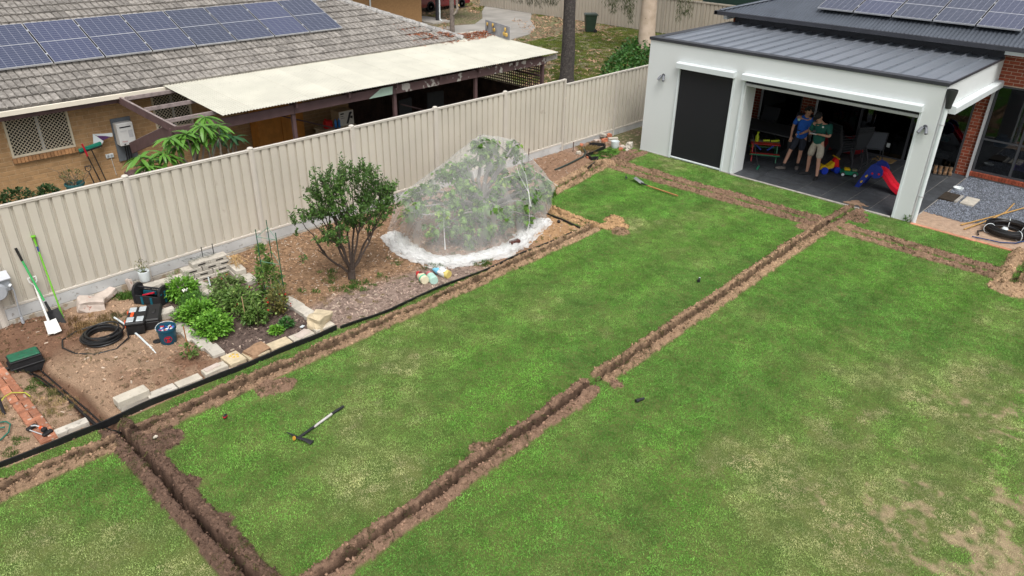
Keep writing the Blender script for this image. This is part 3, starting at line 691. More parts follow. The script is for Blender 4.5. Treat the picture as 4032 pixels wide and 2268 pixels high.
# rain head and downpipe on the pillar
b = MB()
outer = [(.062,0),(.072,.10),(.105,.34),(.105,.40)]; inner = [(.09,.40),(.06,.12),(.0,.12)]
def rhm(p): return (p[0], p[1], p[2])
vs = []
b.lathe(outer+inner, 20, T(WX+.05, YR-.11, 2.66), ends=False); hp(b, 'rain_head', M('charcoal_plastic', (.022,.025,.024), .55, .15, 6), smooth=40)
b = MB(); b.tube([(WX+.05,YR-.085,-.02),(WX+.05,YR-.085,2.70)], .048, 14); hp(b, 'downpipe', m_wtrim, smooth=40)
b = MB()
for z in (.62, 2.28): b.lathe([(.053,0),(.053,.03)], 14, c=(WX+.05,YR-.085,z)); b.box(WX+.0,WX+.1,YR-.09,YR-.03,z+.005,z+.025)
hp(b, 'pipe_bracket', m_alul)
# patio slab and pavers
b = MB(); b.box(WX-.01, RB+.1, OP2[1]+.25, YR-.0, -.3, -.005); b.box(WX-.085, WX-.011, OP2[1]+.02, YR+.42, -.3, .022, .004); b.box(WX+.35, RB-.0, YR-.055, YR-.001, -.3, -.002, .004); b.box(WX-.01, RB+.1, YL-.2, OP2[1]+.25, -.3,-.006); patio = hp(b, 'patio_slab', m_slab)
px_ = [WX+.0+.6*i for i in range(9)]; py_ = [OP2[1]+2.4-.6*i for i in range(13)]
pme = {}
for i in range(8):
    for j in range(12):
        xa, xb = max(px_[i], WX-.005), min(px_[i+1], RB); ya, yb = min(py_[j], YL-.2), max(py_[j+1], YR+.003)
        if xb-xa < .03 or ya-yb < .03: continue
        key = (round(xb-xa,3), round(ya-yb,3))
        if key not in pme:
            q = MB(); q.box(.005, key[0]-.005, -key[1]+.005, -.005, -.004, .004, .001); pme[key] = q.mesh('paver', m_paver)
        o = link('paver', pme[key], patio); o.location = Vector((xa, ya, .0))
# spill of sand on the slab edge
# brick wall behind the patio
wl = None
for q in ((RB-.006, RB+.1, -9.02, -8.70, 0, 2.6), (RB-.006, RB+.1, -2.75, -2.35, 0, 2.7), (RB-.006, RB+.1, -4.53, -4.10, 0, 2.7), (RB-.006, RB+.1, -14, -9.02, 2.47, 3.4), (RB-.006,RB+.1,-9.021,-8.7,2.601,3.3), (RB-.006,RB+.1,-14,-9.05,-.2,.055)):
    bw = MB(); bw.box(*q); o = hp(bw, 'brick_wall', m_mort); wl = wl or o
bme = {}
def brick_run(parent, off, x, ya, yb, za, zb, mat, course=.086, L=.24, ends=True, tk=.03, name='brick', axis='y', sgn=1):
    """bricks laid along y on the plane x, mortar recessed behind them"""
    z = za; r = 0
    while z+course*.8 <= zb:
        y = yb-(L/2 if r % 2 else 0)
        while y < ya-.01:
            a, c = max(y, yb), min(y+L, ya)
            if c-a > .03:
                key = (name, round(c-a,2), mat.name, axis)
                if key not in bme:
                    q = MB(); l = round(c-a,2)
                    if axis == 'y': q.box(0, tk, .0065, l-.0065, .0065, course-.0065, .003)
                    else: q.box(.005, l-.005, 0, tk, .005, course-.005, .004)
                    bme[key] = q.mesh(name, mat)
                o = link(name, bme[key], parent); o.location = (Vector((x, a, z)) if axis == 'y' else Vector((a, x, z)))-off
            y += L
        z += course; r += 1
# parent chain house > brick_wall: child location relative to the house origin
wl_off = Vector((0,0,0))
brick_run(wl, wl_off, RB-.015, -8.70, -9.02, .0, 2.58, m_brick)
brick_run(wl, wl_off, RB-.015, -9.02, -10.6, 2.49, 3.40, m_brick)
brick_run(wl, wl_off, RB-.015, -8.72, -9.02, 2.60, 3.20, m_brick)
brick_run(wl, wl_off, RB-.015, -4.10, -4.53, .35, 2.0, m_brick)
brick_run(wl, wl_off, RB-.015, -2.38, -2.75, .0, 1.9, m_brick)
# brick sill standing on edge under the right window
sme = MB(); sme.box(-.03, .09, .004, .076, 0, .115, .005); sme = sme.mesh('brick', m_brick)
for i in range(26):
    o = link('brick', sme, wl); o.location = Vector((RB-.06, -9.05-.08*(i+1), .055))
b = MB(); b.box(RB-.03, RB+.1, -14, -9.05, -.3, .045); hp(b, 'house_footing', m_slab)
# windows with aluminium frames
def window(ya, yb, za, zb, mull=(), rail=(), fr=.05, mat=m_alu):
    b = MB(); b.box(RB, RB+.07, ya, ya-fr, za, zb); b.box(RB, RB+.07, yb+fr, yb, za, zb); b.box(RB, RB+.07, ya-fr, yb+fr, zb-fr, zb); b.box(RB, RB+.07, ya-fr, yb+fr, za, za+fr)
    for y in mull: b.box(RB-.004, RB+.066, y-.03, y+.03, za+fr, zb-fr)
    for z in rail: b.box(RB+.003, RB+.06, ya-fr, yb+fr, z-.022, z+.022)
    wo = hp(b, 'window', mat)
    ys = [ya]+list(mull)+[yb]
    for a, c in zip(ys[:-1], ys[1:]):
        q = MB(); q.box(RB+.03, RB+.035, a-.04, c+.04, za+.04, zb-.04); o = q.build('pane', m_glass, wo); o.location = (0,0,0)
    return wo
window(-9.08, -12.3, .17, 2.47, (-9.98, -11.2), (1.06,))
window(-4.53, -8.70, .0, 2.5, (-5.9, -7.3))
window(-2.75, -4.10, .0, 2.5, ())
b = MB(); b.box(RB-.11, RB-.02, -9.01, -9.07, 0, 2.43); hp(b, 'corner_channel', m_alul)
for y in (-2.82,-4.6):
    b = MB(); b.box(RB-.09, RB-.02, y, y+.04, .0, 2.5); hp(b, 'window_channel', m_alul)
# rooms behind the glass
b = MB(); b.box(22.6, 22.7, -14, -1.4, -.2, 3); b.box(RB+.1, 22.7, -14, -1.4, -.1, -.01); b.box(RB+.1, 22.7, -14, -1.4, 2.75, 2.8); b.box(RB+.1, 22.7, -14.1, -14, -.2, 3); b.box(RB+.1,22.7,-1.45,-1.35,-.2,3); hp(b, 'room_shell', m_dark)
# main hip roof
PT = math.tan(rad(18)); EX, EZ = 17.78, 3.515; HY = -1.22
def rzz(x): return EZ+PT*(x-EX)
m_corr = M('charcoal_corrugated', (.10,.115,.14), .36, .12, 2, spec=.55, metal=.4)
rpl = .152/2; top = 23.0
nsh = 12
ys_ = np.arange(HY, -15.2, -.0255)
b = MB(); cut = []
P0 = []; P1 = []
for k, y in enumerate(ys_):
    xe = min(top, EX+(HY-y)*.93)
    h = .016*math.sin(2*PI*(y-HY)/.102)
    P0.append((EX-.04, y, rzz(EX-.04)+h)); P1.append((max(xe, EX-.03), y, rzz(max(xe, EX-.03))+h))
n = len(P0); per = 40
for s_ in range(0, n-1, per):
    e_ = min(n-1, s_+per); q = MB(); a = P0[s_:e_+1]; c = P1[s_:e_+1]; mN = len(a)
    q.add(a+c, [(k, mN+k, mN+k+1, k+1) for k in range(mN-1)]); hp(q, 'corrugated_sheet', m_corr, smooth=70)
# the far hip slope and its capping
b = MB(); xe = top; ye = HY-(top-EX)/.93
b.add([(EX-.04,HY+.04,EZ-.01),(top,ye,rzz(top)-.01),(30,ye,rzz(top)-.01),(30,HY+.04,EZ-.01)], [(0,1,2,3)]); b.add([(top,ye,rzz(top)),(top,-15.2,rzz(top)),(30,-15.2,EZ),(30,ye,EZ+1.5)], [(0,1,2,3)]); hp(b, 'far_roof_slope', m_corr)
b = MB(); b.tube([(EX-.02,HY,EZ+.02),(top,ye,rzz(top)+.03)], .06, 8, flat=.5); hp(b, 'hip_capping', m_corr, smooth=60)
b = MB()
for k in range(0, 60):
    y = HY-.35-k*.204
    for x in (18.15, 18.15+.9): 
        if x < EX+(HY-y)*.93-.1: b.lathe([(.008,0),(.008,.008),(.003,.014)], 6, c=(x, y, rzz(x)+.018))
tag(hp(b, 'roof_screws', m_char), kind='stuff')
# gutters, fascia
b = MB(); b.prism([(EX-.16,EZ-.11),(EX-.16,EZ-.005),(EX-.135,EZ+.005),(EX-.13,EZ-.01),(EX-.135,EZ-.085),(EX-.03,EZ-.085),(EX-.03,EZ-.11)], 0, 14.0, Matrix(((1,0,0,0),(0,0,-1,HY+.1),(0,1,0,0),(0,0,0,1)))); b.box(EX-.16, 30, HY+.02, HY+.12, EZ-.11, EZ); hp(b, 'gutter', m_char)
b = MB(); b.box(EX-.03, RB, HY+.0, -15.2, EZ-.13, EZ-.10); hp(b, 'eave_soffit', M('white_soffit', (.62,.64,.63), .8, .05, 3))
b = MB(); b.box(RB, 30, -1.45, -1.40, -.2, 3.4); hp(b, 'side_wall', m_brick)
b = MB(); b.box(EX+.03, RB+.02, YL+.12, YL+.0, EZ-.24, EZ-.131); b.box(EX+.03, RB-.02, -9.1, -14, EZ-.22, EZ-.131); hp(b, 'eave_trim', m_wtrim)

# ------------------------------------------------------------------ solar panels
def solar_mat(name, w, h, nx, ny, base=(.030,.040,.085)):
    m = bpy.data.materials.new(name); m.use_nodes = True
    n = m.node_tree.nodes; L = m.node_tree.links; b = n['Principled BSDF']
    tc = n.new('ShaderNodeTexCoord'); sx = n.new('ShaderNodeSeparateXYZ'); L.new(tc.outputs['Object'], sx.inputs[0])
    def lines(sock, period, width):
        d = n.new('ShaderNodeMath'); d.operation = 'DIVIDE'; d.inputs[1].default_value = period; L.new(sock, d.inputs[0])
        f = n.new('ShaderNodeMath'); f.operation = 'FRACT'; L.new(d.outputs[0], f.inputs[0])
        s = n.new('ShaderNodeMath'); s.operation = 'SUBTRACT'; s.inputs[1].default_value = .5; L.new(f.outputs[0], s.inputs[0])
        a = n.new('ShaderNodeMath'); a.operation = 'ABSOLUTE'; L.new(s.outputs[0], a.inputs[0])
        g = n.new('ShaderNodeMath'); g.operation = 'GREATER_THAN'; g.inputs[1].default_value = .5-width/period/2; L.new(a.outputs[0], g.inputs[0]); return g.outputs[0]
    l1 = lines(sx.outputs['X'], w/nx, .006); l2 = lines(sx.outputs['Y'], h/ny, .005)
    mxx = n.new('ShaderNodeMath'); mxx.operation = 'MAXIMUM'; L.new(l1, mxx.inputs[0]); L.new(l2, mxx.inputs[1])
    oi = n.new('ShaderNodeObjectInfo'); rp = n.new('ShaderNodeValToRGB'); L.new(oi.outputs['Random'], rp.inputs[0])
    rp.color_ramp.elements[0].color = (base[0]*.75,base[1]*.8,base[2]*.72,1); rp.color_ramp.elements[1].color = (base[0]*1.1,base[1]*1.1,base[2]*1.15,1)
    mx = n.new('ShaderNodeMix'); mx.data_type = 'RGBA'; L.new(mxx.outputs[0], mx.inputs[0]); L.new(rp.outputs[0], mx.inputs[6]); mx.inputs[7].default_value = (.30,.31,.36,1)
    L.new(mx.outputs[2], b.inputs['Base Color']); b.inputs['Roughness'].default_value = .16; b.inputs['Specular IOR Level'].default_value = .55; b.inputs['Coat Weight'].default_value = .5
    MATS[name] = m; return m
m_pfr = M('panel_frame_silver', (.62,.63,.65), .35, .05, 5, metal=.4)
m_pblk = M('panel_rail_black', (.012,.012,.014), .5, .1, 5)
def make_panel(w, h, mat):
    p = thing('solar_panel', 'panel', 'solar panel')
    b = MB(); b.box(.012, w-.012, .012, h-.012, .0, .034); o = b.build('cells', mat, p)
    b = MB(); b.box(0, w, 0, .012, -.005, .037); b.box(0, w, h-.012, h, -.005, .037); b.box(.004, .012, .012, h-.012, .0, .0365); b.box(w-.012, w-.004, .012, h-.012, .0, .0365); b.box(.012, w-.012, h/2-.009, h/2+.009, .03, .0375); b.k = 1; b.box(0, .004, .012, h-.012, -.005, .036); b.box(w-.004, w, .012, h-.012, -.005, .036); b.build('frame', [m_pfr, m_pblk], p)
    for u in (.2,.8):
        b = MB(); b.box(-.01, w+.01, h*u, h*u+.04, -.09, -.006); b.build('mounting_rail', m_pblk, p)
    for u in (.2,.8):
        b = MB(); b.box(w-.004, w+.034, h*u, h*u+.045, .01, .042); b.build('clamp', m_pfr, p)
    return p
mat_a = solar_mat('solar_cells_blue', 1.110, 1.786, 6, 20, (.046,.055,.105)); mat_b = solar_mat('solar_cells_dark', 1.016, 1.656, 6, 20, (.048,.055,.105))
pan = make_panel(1.012, 1.68, mat_b)
q = Matrix(((0, math.cos(rad(18)), -math.sin(rad(18)), 0), (-1, 0, 0, 0), (0, math.sin(rad(18)), math.cos(rad(18)), 0), (0,0,0,1)))
for i in range(5):
    o = pan if i == 0 else copy_tree(pan)
    y = -4.005-1.047*i; x = 18.33
    o.matrix_world = Matrix.Translation((x, y, rzz(x)+.115)) @ q
    tag(o, ['solar panel nearest the roof hip on the grey corrugated roof', 'second solar panel from the roof hip on the grey corrugated roof', 'middle one of five solar panels on the grey corrugated roof', 'fourth solar panel from the roof hip on the grey corrugated roof', 'last solar panel of the row on the grey corrugated roof, above the red brick corner'][i], 'solar panel', 'solar panels on the grey steel roof')
# double spotlights
m_lamp = M('lamp_grey', (.16,.17,.19), .45, .1, 10)
for y, z, t_ in ((-1.99,2.2,'left of the black screen'), (-8.83,2.17,'on the white pillar')):
    s = thing('twin_spotlight', 'small grey twin spotlight on the white wall '+t_, 'wall light', (WX, y, z))
    b = MB(); b.ell((-.02,0,.03), (.035,.05,.05), 12); b.build('mount', m_char, s, smooth=50)
    for sy in (-1, 1):
        b = MB(); b.tube([(-.04,sy*.015,.03),(-.07,sy*.05,-.0)], .015, 8); b.tube([(-.06,sy*.04,.02),(-.14,sy*.085,-.09)], [.033,.037], 12); b.build('lamp_head', m_lamp, s, smooth=40)

# ================================================================== NEIGHBOUR'S HOUSE
m_tan = M('tan_brick', (.40,.245,.12), .85, .14, 9, speck=(.34,.18,.08), speck_sc=40, speck_at=.64, rnd=.10, bump=.3, bsc=90)
m_tmort = M('tan_mortar', (.50,.36,.22), .95, .1, 20)
m_tile = M('weathered_tile', (.165,.15,.135), .95, .3, 9, col2=(.35,.325,.295), rnd=.2, bump=.6, bsc=60, speck=(.11,.10,.09), speck_sc=45, speck_at=.62, lo=.25, hi=.75)
m_cap = M('ridge_cap_cement', (.27,.26,.25), .95, .2, 6, col2=(.42,.41,.39), speck=(.12,.11,.105), speck_sc=26, speck_at=.56, bump=.5, bsc=50)
m_under = M('roof_underlay', (.045,.042,.04), .95, .2, 5)
m_gut = M('cream_gutter', (.72,.66,.55), .5, .05, 3)
m_plum = M('plum_paint', (.105,.062,.062), .7, .2, 5)
m_plumw = M('weathered_plum_top', (.26,.21,.20), .8, .3, 9)
m_peel = M('peeling_paint', (.125,.075,.072), .75, .12, 4, speck=(.50,.47,.42), speck_sc=5.5, speck_at=.55)
m_patch = M('pale_green_primer', (.42,.56,.46), .8, .1, 8)
m_cream = M('cream_sheet', (.54,.525,.445), .38, .08, 1.6, rnd=.035, speck=(.40,.37,.29), speck_sc=5, speck_at=.72)
m_wfr = M('cream_window_frame', (.62,.55,.42), .5, .05, 5)
m_blind = M('dark_room', (.03,.028,.028), .9, .2, 3)
nh = thing('neighbour_house', 'older tan brick house with weathered grey tile roof behind the fence', 'house', (3, 7, 0))
def npart(b, name, mat, parent=nh, **k): return b.build(name, mat, parent, world=True, **k)
WY, GUY, GUZ, PIT = 5.70, 5.20, 2.33, math.tan(rad(22))
W1, W2 = (-.37, .95, 1.16, 2.06), (2.86, 3.82, 1.16, 2.06)
# wall core (mortar) round the window openings, bricks proud of it
b = MB()
def wbox(x0, x1, z0, z1): b.box(x0, x1, WY-.003, WY+.14, z0, z1)
wbox(-7, W1[0], -.05, 2.3); wbox(W1[0], W1[1], -.05, W1[2]); wbox(W1[0], W1[1], W1[3], 2.3); wbox(W1[1], W2[0], -.05, 2.3); wbox(W2[0], W2[1], -.05, W2[2]); wbox(W2[0], W2[1], W2[3], 2.3); wbox(W2[1], 8.55, -.05, 2.3)
nw = npart(b, 'brick_wall', m_tmort); nw['kind'] = 'structure'
def tan_bricks():
    L, H = .30, .104; out = []
    r = 0; z = .17
    while z < 2.22:
        x = -1.0-(L/2 if r % 2 else 0)
        while x < 8.5:
            spans = [(x, x+L)]
            for (a, c, z0, z1) in (W1, W2):
                ns = []
                for (p, q) in spans:
                    if z+H > z0-.125*(a == W1[0])+.002 and z < z1:
                        if p < a: ns.append((p, min(q, a)))
                        if q > c: ns.append((max(p, c), q))
                    else: ns.append((p, q))
                spans = ns
            out += [(p, q, z) for p, q in spans if q-p > .03]
            x += L
        z += H; r += 1
    return out
tb_ = tan_bricks()
def bvis(t):
    x, z = (t[0]+t[1])/2, t[2]; hidden = z < 2.1-.34*(WY)-.02      # the fence top hides low courses
    s_ = 0
    if not (-.75 < x < 5.4): s_ += 5
    zmin = 2.09-(WY/(WY+13.4))*(6.58-2.09)
    if z+.104 < zmin: s_ += 5
    return s_+abs(x-1.5)*.01
tb_.sort(key=bvis)
cache = {}
for (p, q, z) in tb_[:300]:
    k_ = round(q-p, 2)
    if k_ not in cache:
        qd = MB(); qd.box(.005, k_-.005, -.004, .03, .005, .098, .004); cache[k_] = qd.mesh('brick', m_tan)
    o = link('brick', cache[k_], nw); o.location = (p, WY-.006, z)
b = MB()
for (p, q, z) in tb_[300:]: b.box(p+.005, q-.005, WY-.008, WY+.02, z+.005, z+.098)
o = b.build('far_bricks', m_tan, nw); o['kind'] = 'stuff'
sm = MB(); sm.box(.004, .074, -.05, .09, -.06, .06, .006); sm = sm.mesh('brick', M('sill_brick', (.33,.17,.075), .85, .2, 9, rnd=.25, bump=.3, bsc=90))
for i in range(18):
    o = link('brick', sm, nw); o.location = (-.39+i*.076, WY-.03, 1.09); o.rotation_euler = (rad(-14), 0, 0)
def nwindow(Wd, mull, mesh=True):
    x0, x1, z0, z1 = Wd; f = .045
    b = MB(); b.box(x0, x0+f, WY-.03, WY+.05, z0, z1, .004); b.box(x1-f, x1, WY-.03, WY+.05, z0, z1, .004); b.box(x0+f, x1-f, WY-.03, WY+.05, z1-f, z1, .004); b.box(x0+f, x1-f, WY-.03, WY+.05, z0, z0+f, .004)
    wo = npart(b, 'window', m_wfr)
    for m in mull:
        q = MB(); q.box(m-.03, m+.03, WY+.005, WY+.03, z0+f, z1-f); q.build('mullion', m_alul, wo)
    q = MB(); q.box(x0+f, x1-f, WY+.035, WY+.04, z0+f, z1-f); q.build('pane', m_glass, wo)
    q = MB(); a = x0+f; c = x1-f; d = z0+f; e = z1-f; s = .085; hh = e-d
    t = a-hh
    while t < c:
        for sg in (1, -1):
            p0 = [t, d] if sg > 0 else [t, e]; p1 = [t+hh, e] if sg > 0 else [t+hh, d]
            for P, Qq in ((p0, p1), (p1, p0)):
                for lim, cmp in ((a, 1), (c, -1)):
                    if (P[0]-lim)*cmp < 0:
                        u = (lim-P[0])/(Qq[0]-P[0]) if Qq[0] != P[0] else 0; P[1] = P[1]+(Qq[1]-P[1])*u; P[0] = lim
            if p1[0]-p0[0] > .01: q.bar((p0[0], WY-.012, p0[1]), (p1[0], WY-.012, p1[1]), .005, .013)
        t += s
    o = q.build('security_mesh', m_wfr, wo)
nwindow(W1, (.30,)); nwindow(W2, (3.36,))
q = MB(); q.box(-.34,.93,WY+.12,WY+.125,1.45,2.04); 
for i in range(24): q.box(-.33+i*.052, -.285+i*.052, WY+.10, WY+.104, 1.2, 2.02)
tag(npart(q, 'vertical_blind', M('grey_blind', (.24,.24,.25), .8, .1, 5)), kind='stuff')
b = MB(); b.box(-7, 8.5, WY+.9, WY+1, -.1, 2.3); b.box(-7,8.5,WY+.14,WY+1,-.1,-.05); npart(b, 'room_shell', m_blind)
# roof deck, tiles, hip
HX, HYc = 12.97, GUY
RTOP = 5.6                                       # run from eave to ridge
def nz(y): return GUZ+PIT*(y-GUY)
b = MB(); b.add([(-9,GUY-.02,nz(GUY)-.02),(HX,GUY-.02,nz(GUY)-.02),(HX-RTOP,GUY+RTOP,nz(GUY+RTOP)-.02),(-9,GUY+RTOP,nz(GUY+RTOP)-.02),(HX,GUY+2*RTOP,nz(GUY)-.02),(-9,GUY+2*RTOP,nz(GUY)-.02)], [(0,1,2,3),(1,4,2),(3,2,4,5)])
roof = npart(b, 'roof', m_under)
TW, TL = .305, .335
def tile_mesh():
    q = MB(); w = TW-.004
    prof = [(0,.0),(.008,.032),(.02,.036),(.05,.033),(w*.5-.030,.031),(w*.5-.020,.004),(w*.5-.004,.0),(w*.5+.008,.032),(w*.5+.02,.036),(w*.5+.05,.033),(w-.026,.031),(w-.016,.004),(w,.0)]
    a = [(x, 0, h+.045) for x, h in prof]; c = [(x, TL+.03, h+.004) for x, h in prof]; d = [(x, 0, -.005) for x, h in prof]; n = len(prof)
    q.add(a+c+d, [(i,i+1,n+i+1,n+i) for i in range(n-1)]+[(2*n+i,2*n+i+1,i+1,i) for i in range(n-1)]); return q
tq = tile_mesh(); tme = tq.mesh('roof_tile', m_tile)
rot = Euler((math.atan(PIT), 0, 0)); sl = 1/math.cos(math.atan(PIT))
cand = []
R_ = 0; y = GUY-.03
while y < GUY+RTOP-.3:
    x = -3.2+(TW/2 if R_ % 2 else 0); xmax = HX-(y-GUY)-.42
    while x < xmax:
        cand.append((x, y, nz(y)+.012, R_)); x += TW
    y += TL/sl; R_ += 1
def tview(t):
    p = Vector((t[0]+.15, t[1]+.15, t[2]))-CAM; zc = p.dot(fw); xc = p.dot(r2)/zc*FOC/2016; yc = p.dot(u2)/zc*FOC/1134
    s_ = zc
    if abs(xc) > 1.02 or abs(yc) > 1.02: s_ += 100
    if 0 < t[0] < 8.9 and 6.45 < t[1] < 7.85: s_ += 40        # under the panels
    if t[0] > 3.1 and t[1] < 5.3: s_ += 40
    return s_
cand.sort(key=tview)
rg = random.Random(3)
for (x, y, z, r_) in cand[:300]:
    o = link('roof_tile', tme, roof); o.location = (x, y, z+rg.uniform(-.003,.004)); o.rotation_euler = (rot.x+rg.uniform(-.012,.012), rg.uniform(-.01,.01), rg.uniform(-.012,.012))
b = MB()
for (x, y, z, r_) in cand[300:]:
    if x > -2.6: b.add(tq.v, tq.f, Matrix.Translation((x, y, z)) @ rot.to_matrix().to_4x4())
o = b.build('far_roof_tiles', m_tile, roof); o['kind'] = 'stuff'
cm = MB(); prof = [(.0+.115*math.cos(a), .10*math.sin(a)) for a in np.linspace(PI*1.05, -PI*.05, 9)]
cm.add([(0,p[0]*1.08,p[1]*1.08) for p in prof]+[(.43,p[0]*.94,p[1]*.94) for p in prof]+[(0,p[0]*.8,p[1]*.8) for p in prof], [(i,i+1,10+i,9+i) for i in range(8)]+[(i,18+i,19+i,i+1) for i in range(8)]); cme = cm.mesh('ridge_cap', m_cap)
dirv = Vector((-1, 1, PIT)).normalized()
for i in range(17):
    o = link('ridge_cap', cme, roof); o.location = Vector((HX-.05, GUY+.05, nz(GUY)+.045))+dirv*(.405*i); o.rotation_euler = dirv.to_track_quat('X', 'Z').to_euler()
# gutter and fascia
b = MB(); b.prism([(GUY-.13,GUZ-.10),(GUY-.13,GUZ-.0),(GUY-.105,GUZ+.01),(GUY-.10,GUZ-.01),(GUY-.105,GUZ-.08),(GUY-.01,GUZ-.08),(GUY-.01,GUZ-.10)], -9, HX, Matrix(((0,0,1,0),(1,0,0,0),(0,1,0,0),(0,0,0,1)))); npart(b, 'gutter', m_gut)
b = MB(); b.box(-9, HX, GUY-.005, GUY+.02, GUZ-.22, GUZ-.02); npart(b, 'fascia', m_plum)
b = MB(); b.box(-9, HX, GUY+.02, WY+.1, GUZ-.21, GUZ-.18); npart(b, 'eave_lining', m_plum)
# white box on the roof beside the panels
b = MB(); b.cbox((0,0,.06), (.30,.2,.12), .015); o = b.build('roof_box', m_wtrim, loc=(9.55,8.05,nz(8.05)+.05)); o.rotation_euler = (math.atan(PIT),0,0); tag(o, 'small white plastic box on the tiles past the end of the solar panels', 'box')
# solar panels on the tiles
pan2 = make_panel(1.104, 1.79, mat_a); cP, sP = math.cos(rad(22)), math.sin(rad(22))
q = Matrix(((1,0,0,0),(0,cP,-sP,0),(0,sP,cP,0),(0,0,0,1)))
names = ['solar panel cut by the picture edge on the tiled roof'] + ['%s solar panel from the left edge on the tiled roof' % k_ for k_ in ('second','third','fourth','fifth','sixth')] + ['second to last solar panel on the tiled roof, toward the ridge caps', 'last solar panel on the tiled roof, beside the small white box']
for i in range(8):
    o = pan2 if i == 0 else copy_tree(pan2)
    o.matrix_world = Matrix.Translation((0.005+1.136*i, 6.36, nz(6.36)+.13)) @ q
    tag(o, names[i], 'solar panel', 'solar panels on the tiled roof')

# ------------------------------------------------------------------ patio cover with cream corrugated roof
pg = thing('patio_cover', 'plum painted timber patio cover with cream corrugated sheet roof', 'pergola', (8, 3, 0))
def pp(b, name, mat, **k): return b.build(name, mat, pg, world=True, **k)
PZ0, PZ1, PY0, PY1, PX0, PX1 = 2.19, 2.36, 2.28, 5.32, 3.0, 14.3
per = .0762; nsub = 6
allx = np.arange(PX0, PX1, per/nsub); shw = int(round(.762/per))*nsub
i = 0
def csheet(xs, y0, z0, y1, z1, ph=0):
    q = MB(); n = len(xs); hh = [.0095*math.cos(2*PI*(x-PX0)/per) for x in xs]; dy = .022*(random.random()-.5)
    q.add([(x, y0+dy, z0+h+ph) for x, h in zip(xs, hh)]+[(x, y1, z1+h+ph) for x, h in zip(xs, hh)], [(k,k+1,n+k+1,n+k) for k in range(n-1)]); return q
while i < len(allx)-1:
    xs = allx[i:i+shw+1]
    y1 = PY1+(.0 if xs[0] < 12.6 else .75); z1 = PZ1+(0 if xs[0] < 12.6 else .02)
    pp(csheet(xs, PY0, PZ0, y1, z1, .0015*((i//shw) % 2)), 'roof_sheet', m_cream, smooth=60); i += shw
b = MB()
for r_, yy in enumerate((2.55, 3.55, 4.5, 5.1)):
    zz = PZ0+(PZ1-PZ0)*(yy-PY0)/(PY1-PY0)
    for k in range(0, int((PX1-PX0)/per)-1, 3): b.lathe([(.009,0),(.009,.005),(.004,.01)], 6, c=(PX0+k*per, yy+.01*((k//3) % 2), zz+.009))
o = pp(b, 'roof_screws', M('grey_screw', (.42,.42,.38), .5, .1, 5)); o['kind'] = 'stuff'
for x0, x1 in ((1.9,4.88),(4.88,7.93)):
    b = MB(); b.box(x0+.002, x1-.002, 2.47, 2.515, 1.86, 2.075, .004); pp(b, 'beam', m_plum)
for x0, x1 in ((7.93,10.91),(10.91,13.95)):
    b = MB(); b.box(x0+.002, x1-.002, 2.47, 2.515, 1.855, 2.075, .004); o = pp(b, 'beam', m_peel); o['label'] = 'beam with flaking plum paint'
b = MB(); b.prism([(7.05,1.865),(7.45,2.07),(7.82,2.07),(7.80,1.865)], 2.462, 2.469, Matrix(((1,0,0,0),(0,0,1,0),(0,1,0,0),(0,0,0,1)))); pp(b, 'primer_patch', m_patch)
for x in (4.88, 7.93, 10.91, 13.86):
    b = MB(); b.box(x-.045, x+.045, 2.517, 2.605, -.05, 2.07, .005); pp(b, 'post', m_plum)
for y in (2.75, 3.78, 4.80):
    zz = PZ0+(PZ1-PZ0)*(y-PY0)/(PY1-PY0)-.062
    b = MB(); b.box(1.96, 14.0, y-.02, y+.02, zz-.04, zz+.045, .004); pp(b, 'batten', m_plumw)
b = MB(); b.bar((1.955,5.66,2.19),(1.945,2.24,2.075),.045,.17,.004); pp(b, 'rafter', m_plum)
b = MB(); b.bar((1.955,5.66,2.283),(1.945,2.24,2.165),.048,.012); pp(b, 'weathered_rafter_top', m_plumw)
for x in np.arange(4.9, 13.9, 1.5):
    b = MB(); b.bar((x,5.6,2.22),(x,2.35,2.075),.04,.12,.004); pp(b, 'rafter', m_plum)
b = MB(); b.bar((1.97,2.55,2.02),(2.06,5.4,.95),.04,.26,.004); pp(b, 'brace_board', m_plum)
b = MB(); b.bar((1.97,2.55,2.152),(2.06,5.4,1.082),.044,.012); pp(b, 'weathered_brace_edge', m_plumw)
for (x0, y0, z0, x1, y1, z1) in ((5.2,4.6,1.45,7.5,4.4,.55),(8.95,3.6,1.2,10.3,3.5,.7)):
    b = MB(); b.tube([(x0,y0,z0),(x1,y1,z1)], .02, 8); pp(b, 'loose_rail', m_plum)
# brush screen at the back of the patio, and lattice at its end
m_brush = M('brush_screen', (.048,.028,.020), .95, .5, 4, bump=1, bsc=60)
b = MB()
rg = random.Random(5)
for i in range(260):
    x = 8.62+5.2*i/260; b.tube([(x,5.66+rg.uniform(-.02,.02),0),(x+rg.uniform(-.02,.02),5.66+rg.uniform(-.02,.02),1.95)], .011, 4, caps=False)
b.box(8.6, 13.84, 5.69, 5.72, 0, 1.96)
o = pp(b, 'brush_screen', m_brush); o['kind'] = 'stuff'
b = MB(); b.box(13.83, 13.87, 2.62, 5.66, .0, .98); pp(b, 'end_panel', m_brush)
lat = MB()
for k in range(34):
    y = 2.62+k*.09
    if y < 5.64: lat.box(13.842, 13.850, y, y+.035, .98, 2.05)
for k in range(12): lat.box(13.852, 13.860, 2.62, 5.64, .99+k*.09, 1.025+k*.09)
o = pp(lat, 'lattice', m_plum); o['kind'] = 'stuff'
b = MB(); b.box(13.80, 13.86, 2.62, 5.64, 1.44, 1.50); b.bar((13.83,2.62,2.08),(13.83,5.64,2.16),.05,.1); pp(b, 'lattice_rail', m_plum)
lat = MB()
for k in range(30): lat.box(11.0+k*.09, 11.035+k*.09, 2.54, 2.548, 2.07, 2.16)
